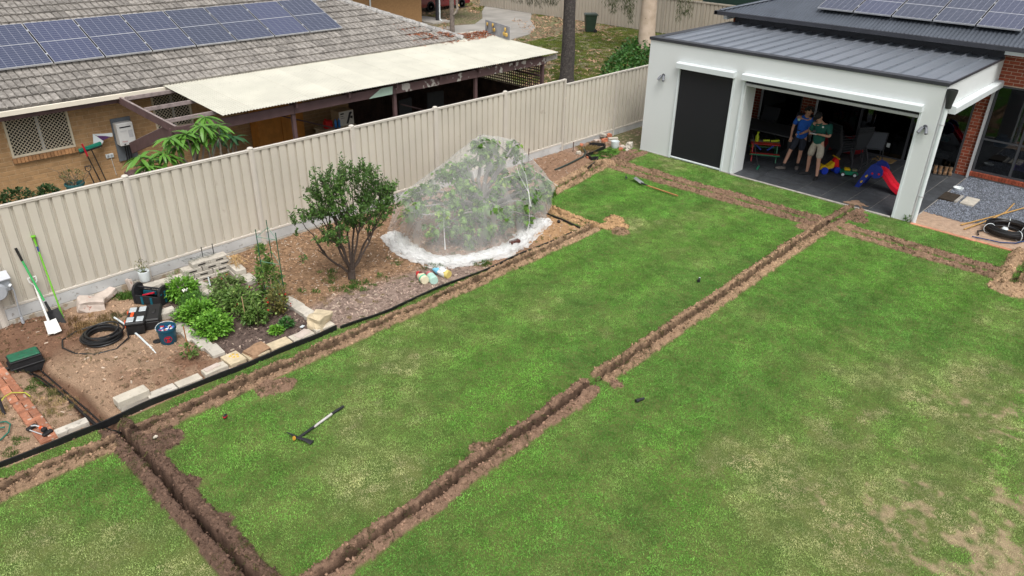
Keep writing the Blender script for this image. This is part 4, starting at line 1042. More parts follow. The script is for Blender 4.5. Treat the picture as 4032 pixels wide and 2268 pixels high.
for k in range(1): lat.box(11.0, 13.7, 2.55, 2.558, 2.10, 2.13)
o = pp(lat, 'top_lattice', m_plum); o['kind'] = 'stuff'
b = MB(); b.bar((13.9,2.49,1.98),(14.35,2.4,2.05),.05,.15,.01); pp(b, 'beam_end', M('bare_grey_timber', (.33,.30,.27), .9, .25, 20))
b = MB(); b.box(2.6, 14, 2.2, WY, -.08, .012); pp(b, 'patio_floor', M('dark_concrete', (.06,.05,.045), .9, .2, 3))
# grey board standing on the roof end, with daubs of yellow foam
bd_ = thing('grey_board', 'grey weathered board with yellow foam daubs standing at the patio roof end', 'board', (14.25, 5.0, 2.37))
b = MB(); b.bar((.17,.72,.20),(-.12,-.72,.16),.02,.42,.003); b.build('panel', M('grey_ply', (.27,.27,.28), .8, .2, 6), bd_)
m_foam = M('yellow_foam', (.55,.36,.10), .9, .2, 20)
for k, (u, z_) in enumerate(((.55,.28),(.15,.16),(.22,.3),(-.45,.12),(-.5,.26),(-.58,.1))):
    b = MB(); b.ell((0.02+.2*u-.045, u, z_), (.02,.05+.02*(k % 2),.07), 8); b.build('foam_daub', m_foam, bd_, smooth=60)
b = MB(); b.tube([(-.03,.5,-.02),(0,.45,.2),(.03,.5,.34)], .008, 6); b.tube([(-.05,.4,-.0),(-.03,.1,.1),(-.02,.15,.3)], .008, 6); b.build('cable', m_pblk, bd_)
# rusty leaf litter on the roof corner
m_rl = inst_mat('rusty_leaf', .9, 0, .4, .1)
def litter(nm, pts, cols, label, s=(.02,.045)):
    n_ = len(pts); pr = []
    for k in range(4):
        c_ = chip(20+k); c_.data.materials.clear(); c_.data.materials.append(m_rl); pr.append(c_)
    s0 = RNG.uniform(*s, n_); scatter(nm, pts, pr, np.stack([s0,s0*.6,s0*.5],1), np.stack([RNG.normal(0,.3,n_),RNG.normal(0,.3,n_),RNG.uniform(0,6.3,n_)],1), cols, label, 'leaf litter')
n_ = 2600; lx = RNG.uniform(11.0, 14.2, n_); ly = 5.45+RNG.normal(0, .22, n_)+np.clip((12.6-lx)*.35, 0, 1)*RNG.uniform(0,1,n_)
zr = np.where(ly < PY1+.0, PZ0+(PZ1-PZ0)*(ly-PY0)/(PY1-PY0)+.02, np.where(lx < 12.9-np.maximum(ly-GUY,0), nz(ly)+.06, 2.40))
pile = .08*np.exp(-((ly-5.45)/.16)**2)*RNG.uniform(0,1,n_)*(lx > 11.7)
kk = (ly > 4.9) & ((lx < HX-.1-np.maximum(ly-GUY, 0)) | (ly < 6.0)) & (vnoise(lx*2.5, ly*2.5, 95, 2) > .36); n_ = int(kk.sum())
cl = np.where(RNG.uniform(0,1,(n_,1)) < .72, np.array((.24,.075,.03)), np.array((.30,.25,.22)))*RNG.uniform(.6,1.5,(n_,1))
litter('roof_leaf_litter', np.stack([lx, ly, zr+pile],1)[kk], cl, 'rust coloured leaf litter on the roof valley')

# ================================================================== BEYOND: driveway, second building, car, bin, trees
m_drive = M('driveway_concrete', (.27,.255,.23), .9, .15, .8, col2=(.34,.32,.29), bump=.2, bsc=30)
b = MB(); b.prism([(24.2,13.9),(25.0,19.1),(26.3,18.7),(28.2,20.0),(30.2,22.1),(34.7,26.1),(38,29),(40,27),(37.1,24.3),(33,20.4),(29.9,17.7),(28,15.6),(26.2,14.4)], -.1, .03); o = b.build('driveway', m_drive); tag(o, 'pale concrete driveway behind the neighbouring house', 'driveway', kind='structure')
b = MB(); b.prism([(18,12),(18,19.4),(25,19.1),(24.2,13.9)], -.1, .026); o = b.build('yard_slab', m_drive); tag(o, 'concrete apron joining the driveway', 'paving', kind='structure')
sb = thing('brick_building', 'second tan brick building behind the tiled roof', 'building', (20, 24, 0))
b = MB(); b.box(10, 24.46, 21.1, 27, -.05, 2.9); b.build('brick_wall', M('tan_brickwork', (.33,.19,.085), .9, .12, 12), sb, world=True)
b = MB(); b.box(10, 28, 19.8, 28, 2.9, 3.1); b.build('roof', m_under, sb, world=True)
for x, y in ((20.9, 21.04), (25.42, 20.65)):
    b = MB(); b.tube([(x,y,.12),(x,y,2.9)], .045, 10); b.tube([(x+.08,y-.12,.03),(x,y,.16)], .045, 8); b.build('downpipe', m_wtrim, sb, world=True, smooth=40)
b = MB(); b.box(25.28, 25.4, 20.7, 20.85, 0, 2.9); b.build('porch_post', m_char, sb, world=True)
b = MB(); b.box(24.5, 25.9, 20.2, 22.6, -.05, .09); b.build('porch_slab', m_slab, sb, world=True)
# weathered post with a lopped vine limb
wp_ = thing('timber_post', 'weathered timber post with a lopped twisting limb beside the driveway', 'post', (23.54, 17.52, 0))
b = MB(); b.tube([(0,0,-.1),(.0,.0,1.2),(-.03,.03,3.0)], [.13,.125,.12], 12); b.build('shaft', M('silvered_timber', (.17,.14,.12), .9, .3, 8, bump=.5, bsc=30), wp_, smooth=50)
b = MB(); b.tube([(-.02,-.13,.9),(.08,-.22,1.05),(.22,-.2,1.2),(.26,-.1,1.5),(.24,-.1,1.85)], [.05,.07,.075,.07,.06], 10); b.build('lopped_limb', M('grey_bark', (.20,.17,.14), .9, .3, 9, bump=.5, bsc=30), wp_, smooth=50)
b = MB(); b.lathe([(.075,0),(.075,.02),(.02,.03)], 12, T(.24,-.12,1.85, rx=.9)); b.lathe([(.06,0),(.06,.02),(.02,.03)], 12, T(.34,-.16,1.35, rx=1.2, rz=.5)); b.build('cut_end', M('fresh_cut_wood', (.62,.38,.13), .8, .15, 20), wp_)
# red car
car = thing('parked_car', 'dark red hatchback parked under the trees behind the houses', 'car', (29.0, 24.9, 0))
m_red = M('red_car_paint', (.16,.008,.012), .25, .05, 3, coat=1); m_tyre = M('tyre', (.012,.012,.012), .85, .2, 10); m_rim = M('alloy', (.42,.43,.44), .35, .1, 8, metal=.6)
prof = [(-2.05,.30),(-2.1,.55),(-2.0,.78),(-1.2,.92),(-.55,1.38),(.75,1.44),(1.55,1.05),(2.0,.95),(2.08,.6),(2.03,.30),(1.62,.28),(1.55,.5),(1.3,.62),(1.05,.5),(.98,.26),(-.98,.26),(-1.05,.5),(-1.3,.62),(-1.55,.5),(-1.62,.28)]
b = MB(); b.prism(prof, -.82, .82, Matrix(((1,0,0,0),(0,0,-1,0),(0,1,0,0),(0,0,0,1)))); b.build('body', m_red, car)
b = MB(); b.prism([(-1.05,.93),(-.52,1.33),(.72,1.38),(1.42,1.04)], -.835, .835, Matrix(((1,0,0,0),(0,0,-1,0),(0,1,0,0),(0,0,0,1)))); b.build('window_glass', m_pblk, car)
for x in (-1.3, 1.3):
    for s_ in (-1, 1):
        q = Matrix.Translation((x, s_*.76, .31)) @ Matrix.Rotation(PI/2, 4, 'X')
        b = MB(); b.lathe([(.2,-.1),(.29,-.1),(.315,-.07),(.315,.07),(.29,.1),(.2,.1)], 20, q); wl_ = b.build('wheel', m_tyre, car, smooth=50)
        b = MB(); b.lathe([(.04,-.06),(.04,.105)], 10, q)
        for k in range(7): b.box(.03, .2, -.022, .022, -.104*s_*-1-.012, .104*s_+.012 if s_ > 0 else -.09, 0, q @ Matrix.Rotation(2*PI*k/7, 4, 'Z'))
        b.lathe([(.185,-.1),(.215,-.1),(.215,.1),(.185,.1)], 20, q); b.build('rim', m_rim, wl_, smooth=40)
b = MB(); b.box(-2.1,-2.04,-.7,-.4,.62,.76,.01); b.build('headlight', m_wtrim, car)
b = MB(); b.box(-2.1,-2.04,.4,.7,.62,.76,.01); b.build('headlight', m_wtrim, car)
# wheelie bins
m_bin = M('bin_green', (.018,.035,.022), .5, .15, 5); m_lid = M('bin_lid', (.03,.045,.035), .35, .1, 5)
def wbin(x, y, rz, label):
    t = thing('wheelie_bin', label, 'bin', (x, y, 0), rz)
    b = MB(); lo = [(-.2,-.22),(.2,-.22),(.2,.24),(-.2,.24)]; hi = [(-.27,-.30),(.27,-.30),(.27,.32),(-.27,.32)]
    b.add([(*p,.05) for p in lo]+[(*p,.92) for p in hi], [(3,2,1,0),(4,5,6,7)]+[(i,(i+1)%4,4+(i+1)%4,4+i) for i in range(4)]); b.box(-.29,.29,-.32,.34,.88,.94,.01); b.build('body', m_bin, t)
    b = MB(); b.add([(-.29,-.34,.945),(.29,-.34,.945),(.29,.36,.965),(-.29,.36,.965),(-.24,-.28,.985),(.24,-.28,.985),(.24,.28,1.0),(-.24,.28,1.0)], [(3,2,1,0),(4,5,6,7)]+[(i,(i+1)%4,4+(i+1)%4,4+i) for i in range(4)]); b.build('lid', m_lid, t)
    b = MB(); b.tube([(-.24,.40,.9),(.24,.40,.9)], .016, 8); b.build('handle', m_bin, t)
    for s_ in (-1,1):
        b = MB(); b.lathe([(.02,-.025),(.1,-.025),(.1,.025),(.02,.025)], 16, Matrix.Translation((s_*.23,.27,.1)) @ Matrix.Rotation(PI/2,4,'Y')); b.build('wheel', m_tyre, t, smooth=40)
wbin(29.3, 12.8, -2.3, 'dark green wheelie bin standing in front of the back fence')
b = None
# back fence
bf = thing('back_fence', 'far cream steel fence closing the back yard', 'fence', (32.0, 12, 0))
m_bf = M('tan_steel', (.42,.375,.31), .55, .05, 1, rnd=.03)
ysb = np.arange(-2, 22, 2.38)
for i, y in enumerate(ysb):
    P = [(p[1], p[0], 0) for p in sheet_profile(y+.03, y+2.35, 0, 10, .04)]
    bb = MB(); bb.strip(P, (32.0+.0,0,.05), (32.0,0,1.82)); bb.build('panel', m_bf, bf, world=True)
    bb = MB(); bb.box(31.97, 32.05, y, y+2.38, 1.79, 1.86); bb.build('top_rail', m_bf, bf, world=True)
    bb = MB(); bb.box(31.97, 32.05, y-.03, y+.03, -.05, 1.8); bb.build('post', m_bf, bf, world=True)
# green shed roof behind the back fence
b = MB(); b.box(33.2, 36, 3.0, 8.4, 0, 2.25); o = b.build('green_shed', M('dark_green_sheet', (.012,.035,.025), .6, .2, 2), None); tag(o, 'dark green shed wall rising behind the far fence', 'shed')
# dark trunked tree
m_bark = M('dark_bark', (.055,.048,.045), .95, .3, 10, bump=1, bsc=22, speck=(.09,.08,.072), speck_sc=18, speck_at=.55)
m_gum = M('gum_bark', (.50,.39,.29), .75, .12, 3, col2=(.58,.47,.37), speck=(.16,.11,.08), speck_sc=9, speck_at=.70)
m_gleaf = leaf_mat('gum_leaf', (.03,.045,.014), (.075,.10,.03), (.11,.12,.04), trans=.2)
m_dleaf = leaf_mat('casuarina_leaf', (.02,.03,.012), (.05,.06,.022), trans=.15)
def trunk(name, label, x, y, pts, rs, mat, n=18, parts=()):
    t = thing(name, label, 'tree', (x, y, 0)); b = MB(); b.tube(pts, rs, n, caps=False)
    me = b.mesh('trunk', mat, 60)
    for v in me.vertices: v.co += Vector((mnoise.noise(v.co*1.6), mnoise.noise(v.co*1.6+Vector((9,0,0))), 0))*.05
    link('trunk', me, t); return t
tk = trunk('shade_tree', 'thick dark rough trunk of a tall tree just behind the fence', 18.9, 5.68, [(0,0,-.1),(0,0,.25),(.0,.0,1.2),(-.02,.02,2.5),(.0,.05,4.2),(.05,.0,6.5),(.1,0,8.5)], [.36,.29,.25,.24,.235,.22,.18], m_bark)
gt = trunk('gum_tree', 'smooth pale gum tree trunk rising behind the white extension', 27.2, 7.65, [(0,0,-.1),(0,0,.3),(.0,.05,1.5),(.02,.1,3.0),(0,.1,5),(0,0,8)], [.50,.42,.37,.35,.33,.28], m_gum)
def limb(b, p0, p1, r0, r1, wob=.12, k=5):
    p0 = Vector(p0); p1 = Vector(p1); pts = []
    for i in range(k+1):
        u = i/k; q = p0.lerp(p1, u); 
        if 0 < i < k: q += Vector((random.uniform(-1,1), random.uniform(-1,1), random.uniform(-1,1)))*wob*(p1-p0).length*.25
        pts.append(q)
    b.tube(pts, [r0+(r1-r0)*i/k for i in range(k+1)], 7); return pts
def hang(t, mat, spots, label=None, nl=70, L=(.10,.2), Wd=.014, name='crown'):
    p = []; d = []; nr = []
    for (x, y, z0, z1, r_) in spots:
        for _ in range(nl):
            u = random.random(); p.append((x+random.gauss(0,r_*(1-.5*u)), y+random.gauss(0,r_*(1-.5*u)), z0+(z1-z0)*u)); d.append((random.gauss(0,.35), random.gauss(0,.35), -1)); nr.append((random.gauss(0,1), random.gauss(0,1), .2))
    n_ = len(p); me = leaf_mesh(name, mat, p, d, nr, RNG.uniform(*L, n_), Wd); o = link(name, me, t); o['kind'] = 'stuff'; return o
def crown_cloud(t, mat, c, r, n_, L=(.1,.2), Wd=.03, name='crown'):
    d = rnd_dirs(n_); rr_ = RNG.uniform(.35,1,(n_,1))**.6; cl = vnoise(d[:,0]*4+9, d[:,1]*4+d[:,2]*3, 99, 2)
    k_ = cl > .38; p = np.array(c)+d[k_]*rr_[k_]*np.array(r); m_ = len(p)
    o = link(name, leaf_mesh(name, mat, p, rnd_dirs(m_, -.5), rnd_dirs(m_), RNG.uniform(*L, m_), Wd), t); o['kind'] = 'stuff'; return o
b = MB(); limb(b, (0,0,4.6), (-2.6,1.2,6.4), .09, .03); limb(b, (0,0,5.0), (1.8,-1.2,7.4), .09, .03); limb(b, (0,0,4.9), (-.9,-1.6,7.0), .08, .03); b.build('limb', m_bark, tk, smooth=60)
crown_cloud(tk, m_dleaf, (0,0,8.2), (3.2,3.0,1.9), 5200, (.12,.25), .04)
b = MB(); limb(b, (0,0,4.4), (-2.0,1.6,6.6), .12, .04); limb(b, (0,0,4.8), (.4,-2.4,6.8), .12, .04); limb(b, (0,0,5.4), (2,1,8), .12, .04); b.build('limb', m_gum, gt, smooth=60)
crown_cloud(gt, m_gleaf, (0,0,8.6), (4.2,4.0,2.0), 5200, (.12,.25), .03)
hang(gt, m_gleaf, [(-.6,1.75,4.2,1.62,.16),(-.7,1.5,4.2,1.75,.2),(-.5,1.15,4.2,1.85,.18),(-.6,.9,4.2,1.7,.2),(-.7,.55,4.2,1.30,.13),(-.6,.75,4.2,1.5,.14),(-.6,2.05,4.2,1.9,.2),(-.6,-1.95,4.4,1.68,.14),(-.6,-2.2,4.4,2.0,.18),(-.5,-2.4,4.4,1.9,.16)], nl=260, L=(.12,.24), Wd=.022, name='hanging_foliage')
b = MB()
for (x, y, z) in ((-.6,1.5,4.2),(-.6,.8,4.2),(-.6,-2.1,4.4),(-.5,2.0,4.3)): limb(b, (0,0,5.0), (x,y,z), .05, .012); limb(b, (x,y,z), (x,y,2.1), .008, .003, .05)
b.build('limb', m_gum, gt, smooth=60)
hang(tk, m_dleaf, [(-.6,.3,4.6,2.98,.16),(-.5,.7,4.6,2.92,.2),(-.5,1.2,4.6,2.80,.22),(-.4,1.7,4.6,2.82,.2),(-.3,2.3,4.6,2.85,.2),(-.1,2.9,4.6,2.8,.2)], nl=320, L=(.10,.2), Wd=.016, name='hanging_foliage')
# ground cover: grass, leaf litter, a patch of leafy green
def zone(n_, poly, dens=None):
    P = np.array(poly); lo, hi = P.min(0), P.max(0); q = RNG.uniform(lo, hi, (n_,2)); ins = np.zeros(n_, bool); m_ = len(P)
    for i in range(m_):
        a, c = P[i], P[(i+1) % m_]; cond = ((a[1] > q[:,1]) != (c[1] > q[:,1])); xi = (c[0]-a[0])*(q[:,1]-a[1])/(c[1]-a[1]+1e-12)+a[0]; ins ^= cond & (q[:,0] < xi)
    return q[ins]
def on_drive(q): return (q[:,1] > 13.9) & (q[:,0] < 29.5) & (q[:,1] > 1.45*(q[:,0]-25.8)+13.9) & (q[:,1] < 1.05*(q[:,0]-25)+19.2) | ((q[:,0] >= 29.5) & (q[:,1] > .93*(q[:,0]-29.9)+17.7) & (q[:,1] < .9*(q[:,0]-30.2)+22.1))
q = zone(16000, [(14.5,.3),(32,8.5),(32,22),(38,30),(28,30),(24.5,20),(17,6)]); q = q[~on_drive(q)]
f = vnoise(q[:,0]*.35, q[:,1]*.35, 111, 3)+np.where(q[:,1] < 8, .12, 0)+np.where((q[:,0] > 28) & (q[:,1] < 14), .08, 0)-np.where(q[:,1] > 13, .12, 0); kk = f > .47; q1 = q[kk]; n_ = len(q1)
gcol = np.array((.10,.16,.03))*RNG.uniform(.6,1.3,(n_,1))+np.array((.10,.06,.01))*RNG.uniform(0,1,(n_,1))
scatter('far_grass', np.c_[q1, np.full(n_, .002)], TUFTS, np.full((n_,3),1.)*RNG.uniform(1.6,2.8,(n_,1))*np.array((1,1,.8)), np.c_[np.zeros((n_,2)), RNG.uniform(0,6.3,n_)], gcol, 'patchy rough grass beyond the fence', 'grass')
q = zone(15000, [(14.5,.3),(32,8.5),(32,22),(38,30),(28,30),(24.5,20),(17,6)]); q = q[~on_drive(q)]; f = vnoise(q[:,0]*.35, q[:,1]*.35, 111, 3)-np.where(q[:,1] > 13, .15, 0); q = q[(f < .56)]; n_ = len(q)
litter('fallen_leaves', np.c_[q, np.full(n_, .03)], np.array((.37,.24,.155))*RNG.uniform(.5,1.35,(n_,1)), 'pinkish brown fallen leaves on the rough ground', (.05,.10))
m_cov = leaf_mat('cover_leaf', (.02,.07,.012), (.06,.17,.03), (.12,.22,.05))
t = thing('ground_cover', 'leafy green ground cover spreading at the foot of the gum tree', 'plants', (24.5, 6.2, 0)); t['kind'] = 'stuff'
q = zone(3800, [(20.5,5.3),(22.5,6.6),(26.6,8.6),(28.2,8.2),(27.5,5.4),(24,3.6),(21.5,3.6)]); h_ = .08+.3*vnoise(q[:,0]*1.2, q[:,1]*1.2, 115, 2)+np.clip((q[:,0]-25)*.16, 0, .4); n_ = len(q)
p = np.c_[q[:,0]-24.5, q[:,1]-6.2, h_*RNG.uniform(.1,1,n_)]
o = link('foliage', leaf_mesh('foliage', m_cov, p, rnd_dirs(n_, .3), rnd_dirs(n_, 1.2), RNG.uniform(.1,.2,n_), RNG.uniform(.08,.14,n_)), t); o['kind'] = 'stuff'
b = MB(); b.box(-.3,.3,-.35,.35,0,1.0,.02); o = b.build('dark_bin', m_bin, loc=(24.9,5.0,0)); tag(o, 'dark bin half hidden behind the corner of the white wall', 'bin')

# ================================================================== GARDEN BED THINGS
def GZ(x, y): return ground_z(x, y)
m_lime = M('limestone_block', (.50,.455,.375), .9, .14, 7, rnd=.08, bump=.5, bsc=60, speck=(.40,.34,.25), speck_sc=30, speck_at=.62)
m_limeg = M('grey_limestone', (.47,.435,.375), .9, .16, 6, rnd=.10, bump=.5, bsc=50, speck=(.33,.30,.26), speck_sc=18, speck_at=.6)
m_yel = M('yellow_sandstone', (.50,.415,.28), .9, .18, 8, rnd=.06, bump=.6, bsc=50)
m_pinkst = M('pink_stone', (.50,.425,.37), .9, .14, 9, bump=.5, bsc=60, speck=(.36,.16,.12), speck_sc=12, speck_at=.66)
def stone_mesh(sx, sy, sz, seed, rough=.12, cuts=2):
    b = bmesh.new(); bmesh.ops.create_cube(b, size=1); bmesh.ops.subdivide_edges(b, edges=b.edges[:], cuts=cuts, use_grid_fill=True)
    for v in b.verts:
        n_ = Vector((mnoise.noise(v.co*1.5+Vector((seed*3.7,0,0))), mnoise.noise(v.co*1.5+Vector((0,seed*2.9,4))), mnoise.noise(v.co*1.5+Vector((7,0,seed*5.1)))))
        v.co = Vector((v.co.x*sx, v.co.y*sy, v.co.z*sz)) + n_*rough*min(sx,sy,sz)*1.1
    bmesh.ops.bevel(b, geom=[e for e in b.edges if e.calc_face_angle(0) > .9], offset=min(sx,sy,sz)*.07, segments=1, affect='EDGES')
    me = bpy.data.meshes.new('stone'); b.to_mesh(me); b.free(); return me
def stone(name, label, x, y, z, sx, sy, sz, mat, rz=0, seed=1, rough=.1, rx=0, ry=0, cat='stone', group=None):
    me = stone_mesh(sx, sy, sz, seed, rough); me.materials.append(mat); o = link(name, me, loc=(x,y,z)); o.rotation_euler = (rx,ry,rz); return tag(o, label, cat, group)
# row of edging blocks between sandy patch and vegetable bed (left) and on the right side
edl = [(-.33,-1.42,.34,.21,.13), (-.34,-2.02,.24,.36,.07), (-.335,-2.36,.20,.36,.07), (-.31,-2.75,.20,.38,.07), (-.29,-3.12,.20,.34,.07)]
lab = ['pale block under the black and teal tool bag', 'first flat edging block in front of the blue bucket, left side of the vegetable bed', 'second flat edging block down the left side of the vegetable bed', 'third flat edging block down the left side of the vegetable bed', 'fourth flat edging block on the left side, next to the corner slab']
for i, (x, y, sx, sy, sz) in enumerate(edl): stone('edging_block', lab[i], x, y, GZ(x,y)+sz*.42, sx, sy, sz, m_limeg, rz=-.06, seed=i+2, rough=.03, cat='block', group='blocks along the left of the vegetable bed')
edr = [(1.42,-2.45,.22,.2),(1.44,-2.66,.22,.34),(1.43,-3.0,.20,.32),(1.41,-3.28,.20,.22)]
lab = ['broken pale edging stone beside the tomato frame, at the mulch side', 'upper flat edging block on the right side of the vegetable bed', 'middle flat edging block on the right side of the vegetable bed', 'lower flat edging block touching the big yellow rock']
for i, (x, y, sx, sy) in enumerate(edr): stone('edging_block', lab[i], x, y, GZ(x,y)+.03, sx, sy, .08, m_limeg, rz=.03, seed=i+12, rough=.03 if i else .15, cat='block', group='blocks along the right of the vegetable bed')
# front stones behind the black edging
fr = [(-.20,-3.56,.27,.32,.08,m_yel,'square yellow corner slab with small yellow fruit on it',.0),
 (.14,-3.64,.36,.26,.06,m_yel,'front edging slab half buried under a heap of soil',.05),
 (.53,-3.68,.36,.22,.08,m_yel,'rough yellow edging slab right of the soil heap',.04),
 (.93,-3.70,.38,.20,.08,m_lime,'pale edging slab with a flat pink flake lying on it',.02),
 (1.33,-3.70,.36,.22,.09,m_lime,'pale slab under the big yellow rock',.02),
 (-.55,-3.64,.36,.17,.10,m_lime,'chipped pale stone left of the yellow corner slab',.08),
 (-.97,-3.66,.36,.17,.09,m_lime,'rough cut cream edging stone, between the smooth blocks and the chipped stone',.05),
 (-1.37,-3.66,.40,.16,.10,m_limeg,'smooth grey block beside the raised block',.02),
 (-1.74,-3.58,.42,.16,.08,m_limeg,'block underneath the raised cream block',.02),
 (-2.57,-3.58,.40,.13,.09,m_limeg,'smooth grey block near the oscillating sprinkler',.02)]
for i, (x, y, sx, sy, sz, m_, l_, rg_) in enumerate(fr): stone('edging_stone', l_, x, y, GZ(x,y)+sz*.38, sx, sy, sz, m_, rz=random.uniform(-.04,.04), seed=i+30, rough=rg_+.02, group='stones behind the black edging')
stone('raised_block', 'cream block stacked on another behind the black edging', -1.75, -3.57, .145, .44, .19, .12, m_lime, .02, 51, .02, cat='block')
stone('flat_flake', 'thin flat pink stone flake on a pale slab', .96, -3.69, .09, .26, .16, .02, m_pinkst, .3, 52, .2)
stone('flat_flake', 'thin flat pink flake on the chipped stone, left of the yellow corner slab', -.58, -3.62, .115, .24, .10, .02, m_pinkst, .1, 53, .2)
stone('big_rock', 'big rough yellow rock on the bed corner', 1.33, -3.62, .17, .36, .28, .22, m_yel, .5, 54, .22, cat='rock')
stone('soil_heap_stone', 'low heap of sandy soil on the front slabs', .16, -3.62, .075, .34, .24, .09, M('heap_soil', (.30,.185,.11), .95, .25, 14, bump=1, bsc=60), .1, 55, .5, cat='soil heap')
stone('broken_concrete', 'larger broken pinkish concrete lump with red paint, by the fence', -1.12, -.28, .10, .40, .26, .20, m_pinkst, -.3, 56, .25, ry=.25, cat='rubble')
stone('broken_concrete', 'flatter broken pinkish concrete piece behind the larger lump', -.82, -.08, .09, .36, .22, .12, m_pinkst, .4, 57, .3, ry=-.2, cat='rubble')
stone('half_brick', 'upright half brick leaning at the left end of the stacked wall', -.37, -.12, .13, .07, .12, .26, m_pinkst, .2, 58, .1, rx=-.25, cat='brick')
# stacked block wall along the fence
sw = thing('stacked_block_wall', 'low dry stacked wall of pale blocks along the fence', 'garden wall', (.5,-.5,0))
m_slot = M('slot_dark', (.04,.035,.03), .95, .1, 9)
def sblock(x, y, z, L, rz, sl_=True, mat=m_limeg, k=0):
    me = stone_mesh(L, .2, .095, 60+k, .04); me.materials.append(mat); o = link('block', me, sw); o.location = (x-.5, y+.5, z); o.rotation_euler = (0,0,rz)
    if sl_:
        b = MB(); b.box(-.07, .07, -.106, -.095, -.012, .012); q = b.build('slot', m_slot, o)
k = 0
for (xs, z, y) in (((-.20,.12,.47,.83,1.17), .05, -.46), ((-.22,.10,.45,.80,1.15), .145, -.44), ((.62,.98,1.22), .24, -.42), ((.80,1.14), .335, -.41)):
    for x in xs: sblock(x, y-.10*x/1.2, z, .34, -.09+random.uniform(-.03,.03), True, m_limeg, k); k += 1
for (x, y, z, rz) in ((1.32,-.88,.05,1.45),(1.36,-1.22,.05,1.5),(1.34,-.86,.145,1.45)): sblock(x, y, z, .34, rz, False, m_limeg, k); k += 1
stone('loose_block', 'single pale block standing in the bed beside the flowering herb', .56, -.93, .07, .24, .22, .10, m_limeg, .3, 80, .05, cat='block')
stone('loose_paver', 'flat grey paver lying in front of the single block in the bed', .60, -1.14, .03, .26, .2, .035, m_limeg, .3, 81, .05, cat='paver')
b = MB()
for i in range(9):
    b.tube([(.0+i*.07,-.02+.02*math.sin(i*2),.02),(.0+i*.07+.03,-.2,.02+.03*math.sin(i))], .003, 4); 
for j in range(4): b.tube([(-.02+.1*i,-.03-.05*j,.024+.02*math.sin(i*1.7+j)) for i in range(7)], .003, 4)
tag(b.build('wire_mesh', M('green_wire', (.07,.09,.075), .6, .2, 9), loc=(.55,-.3,.38)), 'scrap of green wire mesh lying over the stacked wall', 'wire mesh')
for x, l_ in ((.98,'left'),(1.2,'right')):
    b = MB(); b.tube([(0,0,-.2),(0,0,.42)], .008, 6); tag(b.build('thin_stake', m_pblk, loc=(x,-.24,.1)), 'thin black stake behind the stacked wall, the %s of two' % l_, 'stake')
b = MB()
for i in range(26): b.tube([(0,0,.0),(random.gauss(.02,.06),random.gauss(-.04,.06),.05),(random.gauss(.06,.09),random.gauss(-.12,.09),-.12)], [.004,.008,.003], 4)
tag(b.build('dry_leaves', M('straw', (.45,.30,.14), .9, .3, 20), loc=(1.36,-.72,.33)), 'bunch of dry brown leaves drooping at the wall end', 'dry leaves')
# black plastic garden edging strips
m_edge = M('black_edging', (.012,.012,.013), .55, .3, 20)
def edging(label, pts, h=.10, dz=-.03):
    b = MB(); n_ = len(pts); P = []
    for (x, y) in pts: P.append((x, y, dz))
    fine = []
    for i in range(n_-1):
        for u in np.linspace(0, 1, 5)[:-1]: fine.append((P[i][0]+(P[i+1][0]-P[i][0])*u, P[i][1]+(P[i+1][1]-P[i][1])*u))
    fine.append((P[-1][0], P[-1][1])); v = []; F = []
    for i, (x, y) in enumerate(fine):
        a = fine[max(i-1,0)]; c = fine[min(i+1,len(fine)-1)]; tx, ty = c[0]-a[0], c[1]-a[1]; l = math.hypot(tx,ty)+1e-9; nx, ny = -ty/l*.008, tx/l*.008; w_ = .008*math.sin(i*1.3); lean = .02+.01*math.sin(i*.7)
        z0 = dz; z1 = h+.008*math.sin(i*.9)
        v += [(x-nx,y-ny,z0),(x+nx,y+ny,z0),(x+nx*1.6-nx/.008*lean*.4,y+ny*1.6-ny/.008*lean*.4,z1),(x-nx*1.6-nx/.008*lean*.4,y-ny*1.6-ny/.008*lean*.4,z1)]
    for i in range(len(fine)-1):
        for k_ in range(4): F.append((i*4+k_, i*4+(k_+1)%4, (i+1)*4+(k_+1)%4, (i+1)*4+k_))
    F += [(3,2,1,0), tuple((len(fine)-1)*4+k_ for k_ in range(4))]
    b.add(v, F); return tag(b.build('garden_edging', m_edge), label, 'garden edging')
edging('black plastic edging from the brick path to the yellow rock', [(-4.6,-3.66),(-3.5,-3.72),(-2.8,-3.77),(-2.2,-3.77),(-1.59,-3.76),(-.79,-3.79),(-.33,-3.84),(.45,-3.83),(1.0,-3.86),(1.5,-3.86)])
edging('black plastic edging along the mulch and netted tree', [(1.57,-3.87),(2.1,-3.93),(2.57,-3.99),(3.2,-3.93),(3.8,-3.95),(4.99,-4.02),(6.0,-4.0),(7.11,-4.03),(7.84,-4.05),(7.88,-3.6),(7.93,-3.0),(7.95,-2.5)], .06)
edging('loose curled black edging strip near the fence corner', [(11.1,-1.6),(11.54,-1.46),(12.02,-1.24),(11.87,-1.12),(11.98,-.85),(12.5,-.79),(13.0,-.74),(13.15,-.6),(12.9,-.2)], .11)
b = MB(); b.tube([(10.43,-1.02,.04),(11.0,-.98,.05),(11.86,-.84,.06),(12.2,-.66,.06),(12.5,-.3,.07)], .025, 8); tag(b.build('dark_green_hose', M('dark_green_pvc', (.03,.045,.04), .5, .2, 9), smooth=50), 'dark green pipe lying in the bare bed near the fence corner', 'pipe')
b = MB(); b.bar((10.25,-1.6,.06),(10.75,-1.55,.07),.03,.03,.006); tag(b.build('grey_offcut', m_limeg), 'short grey offcut lying in the bare far bed', 'offcut')
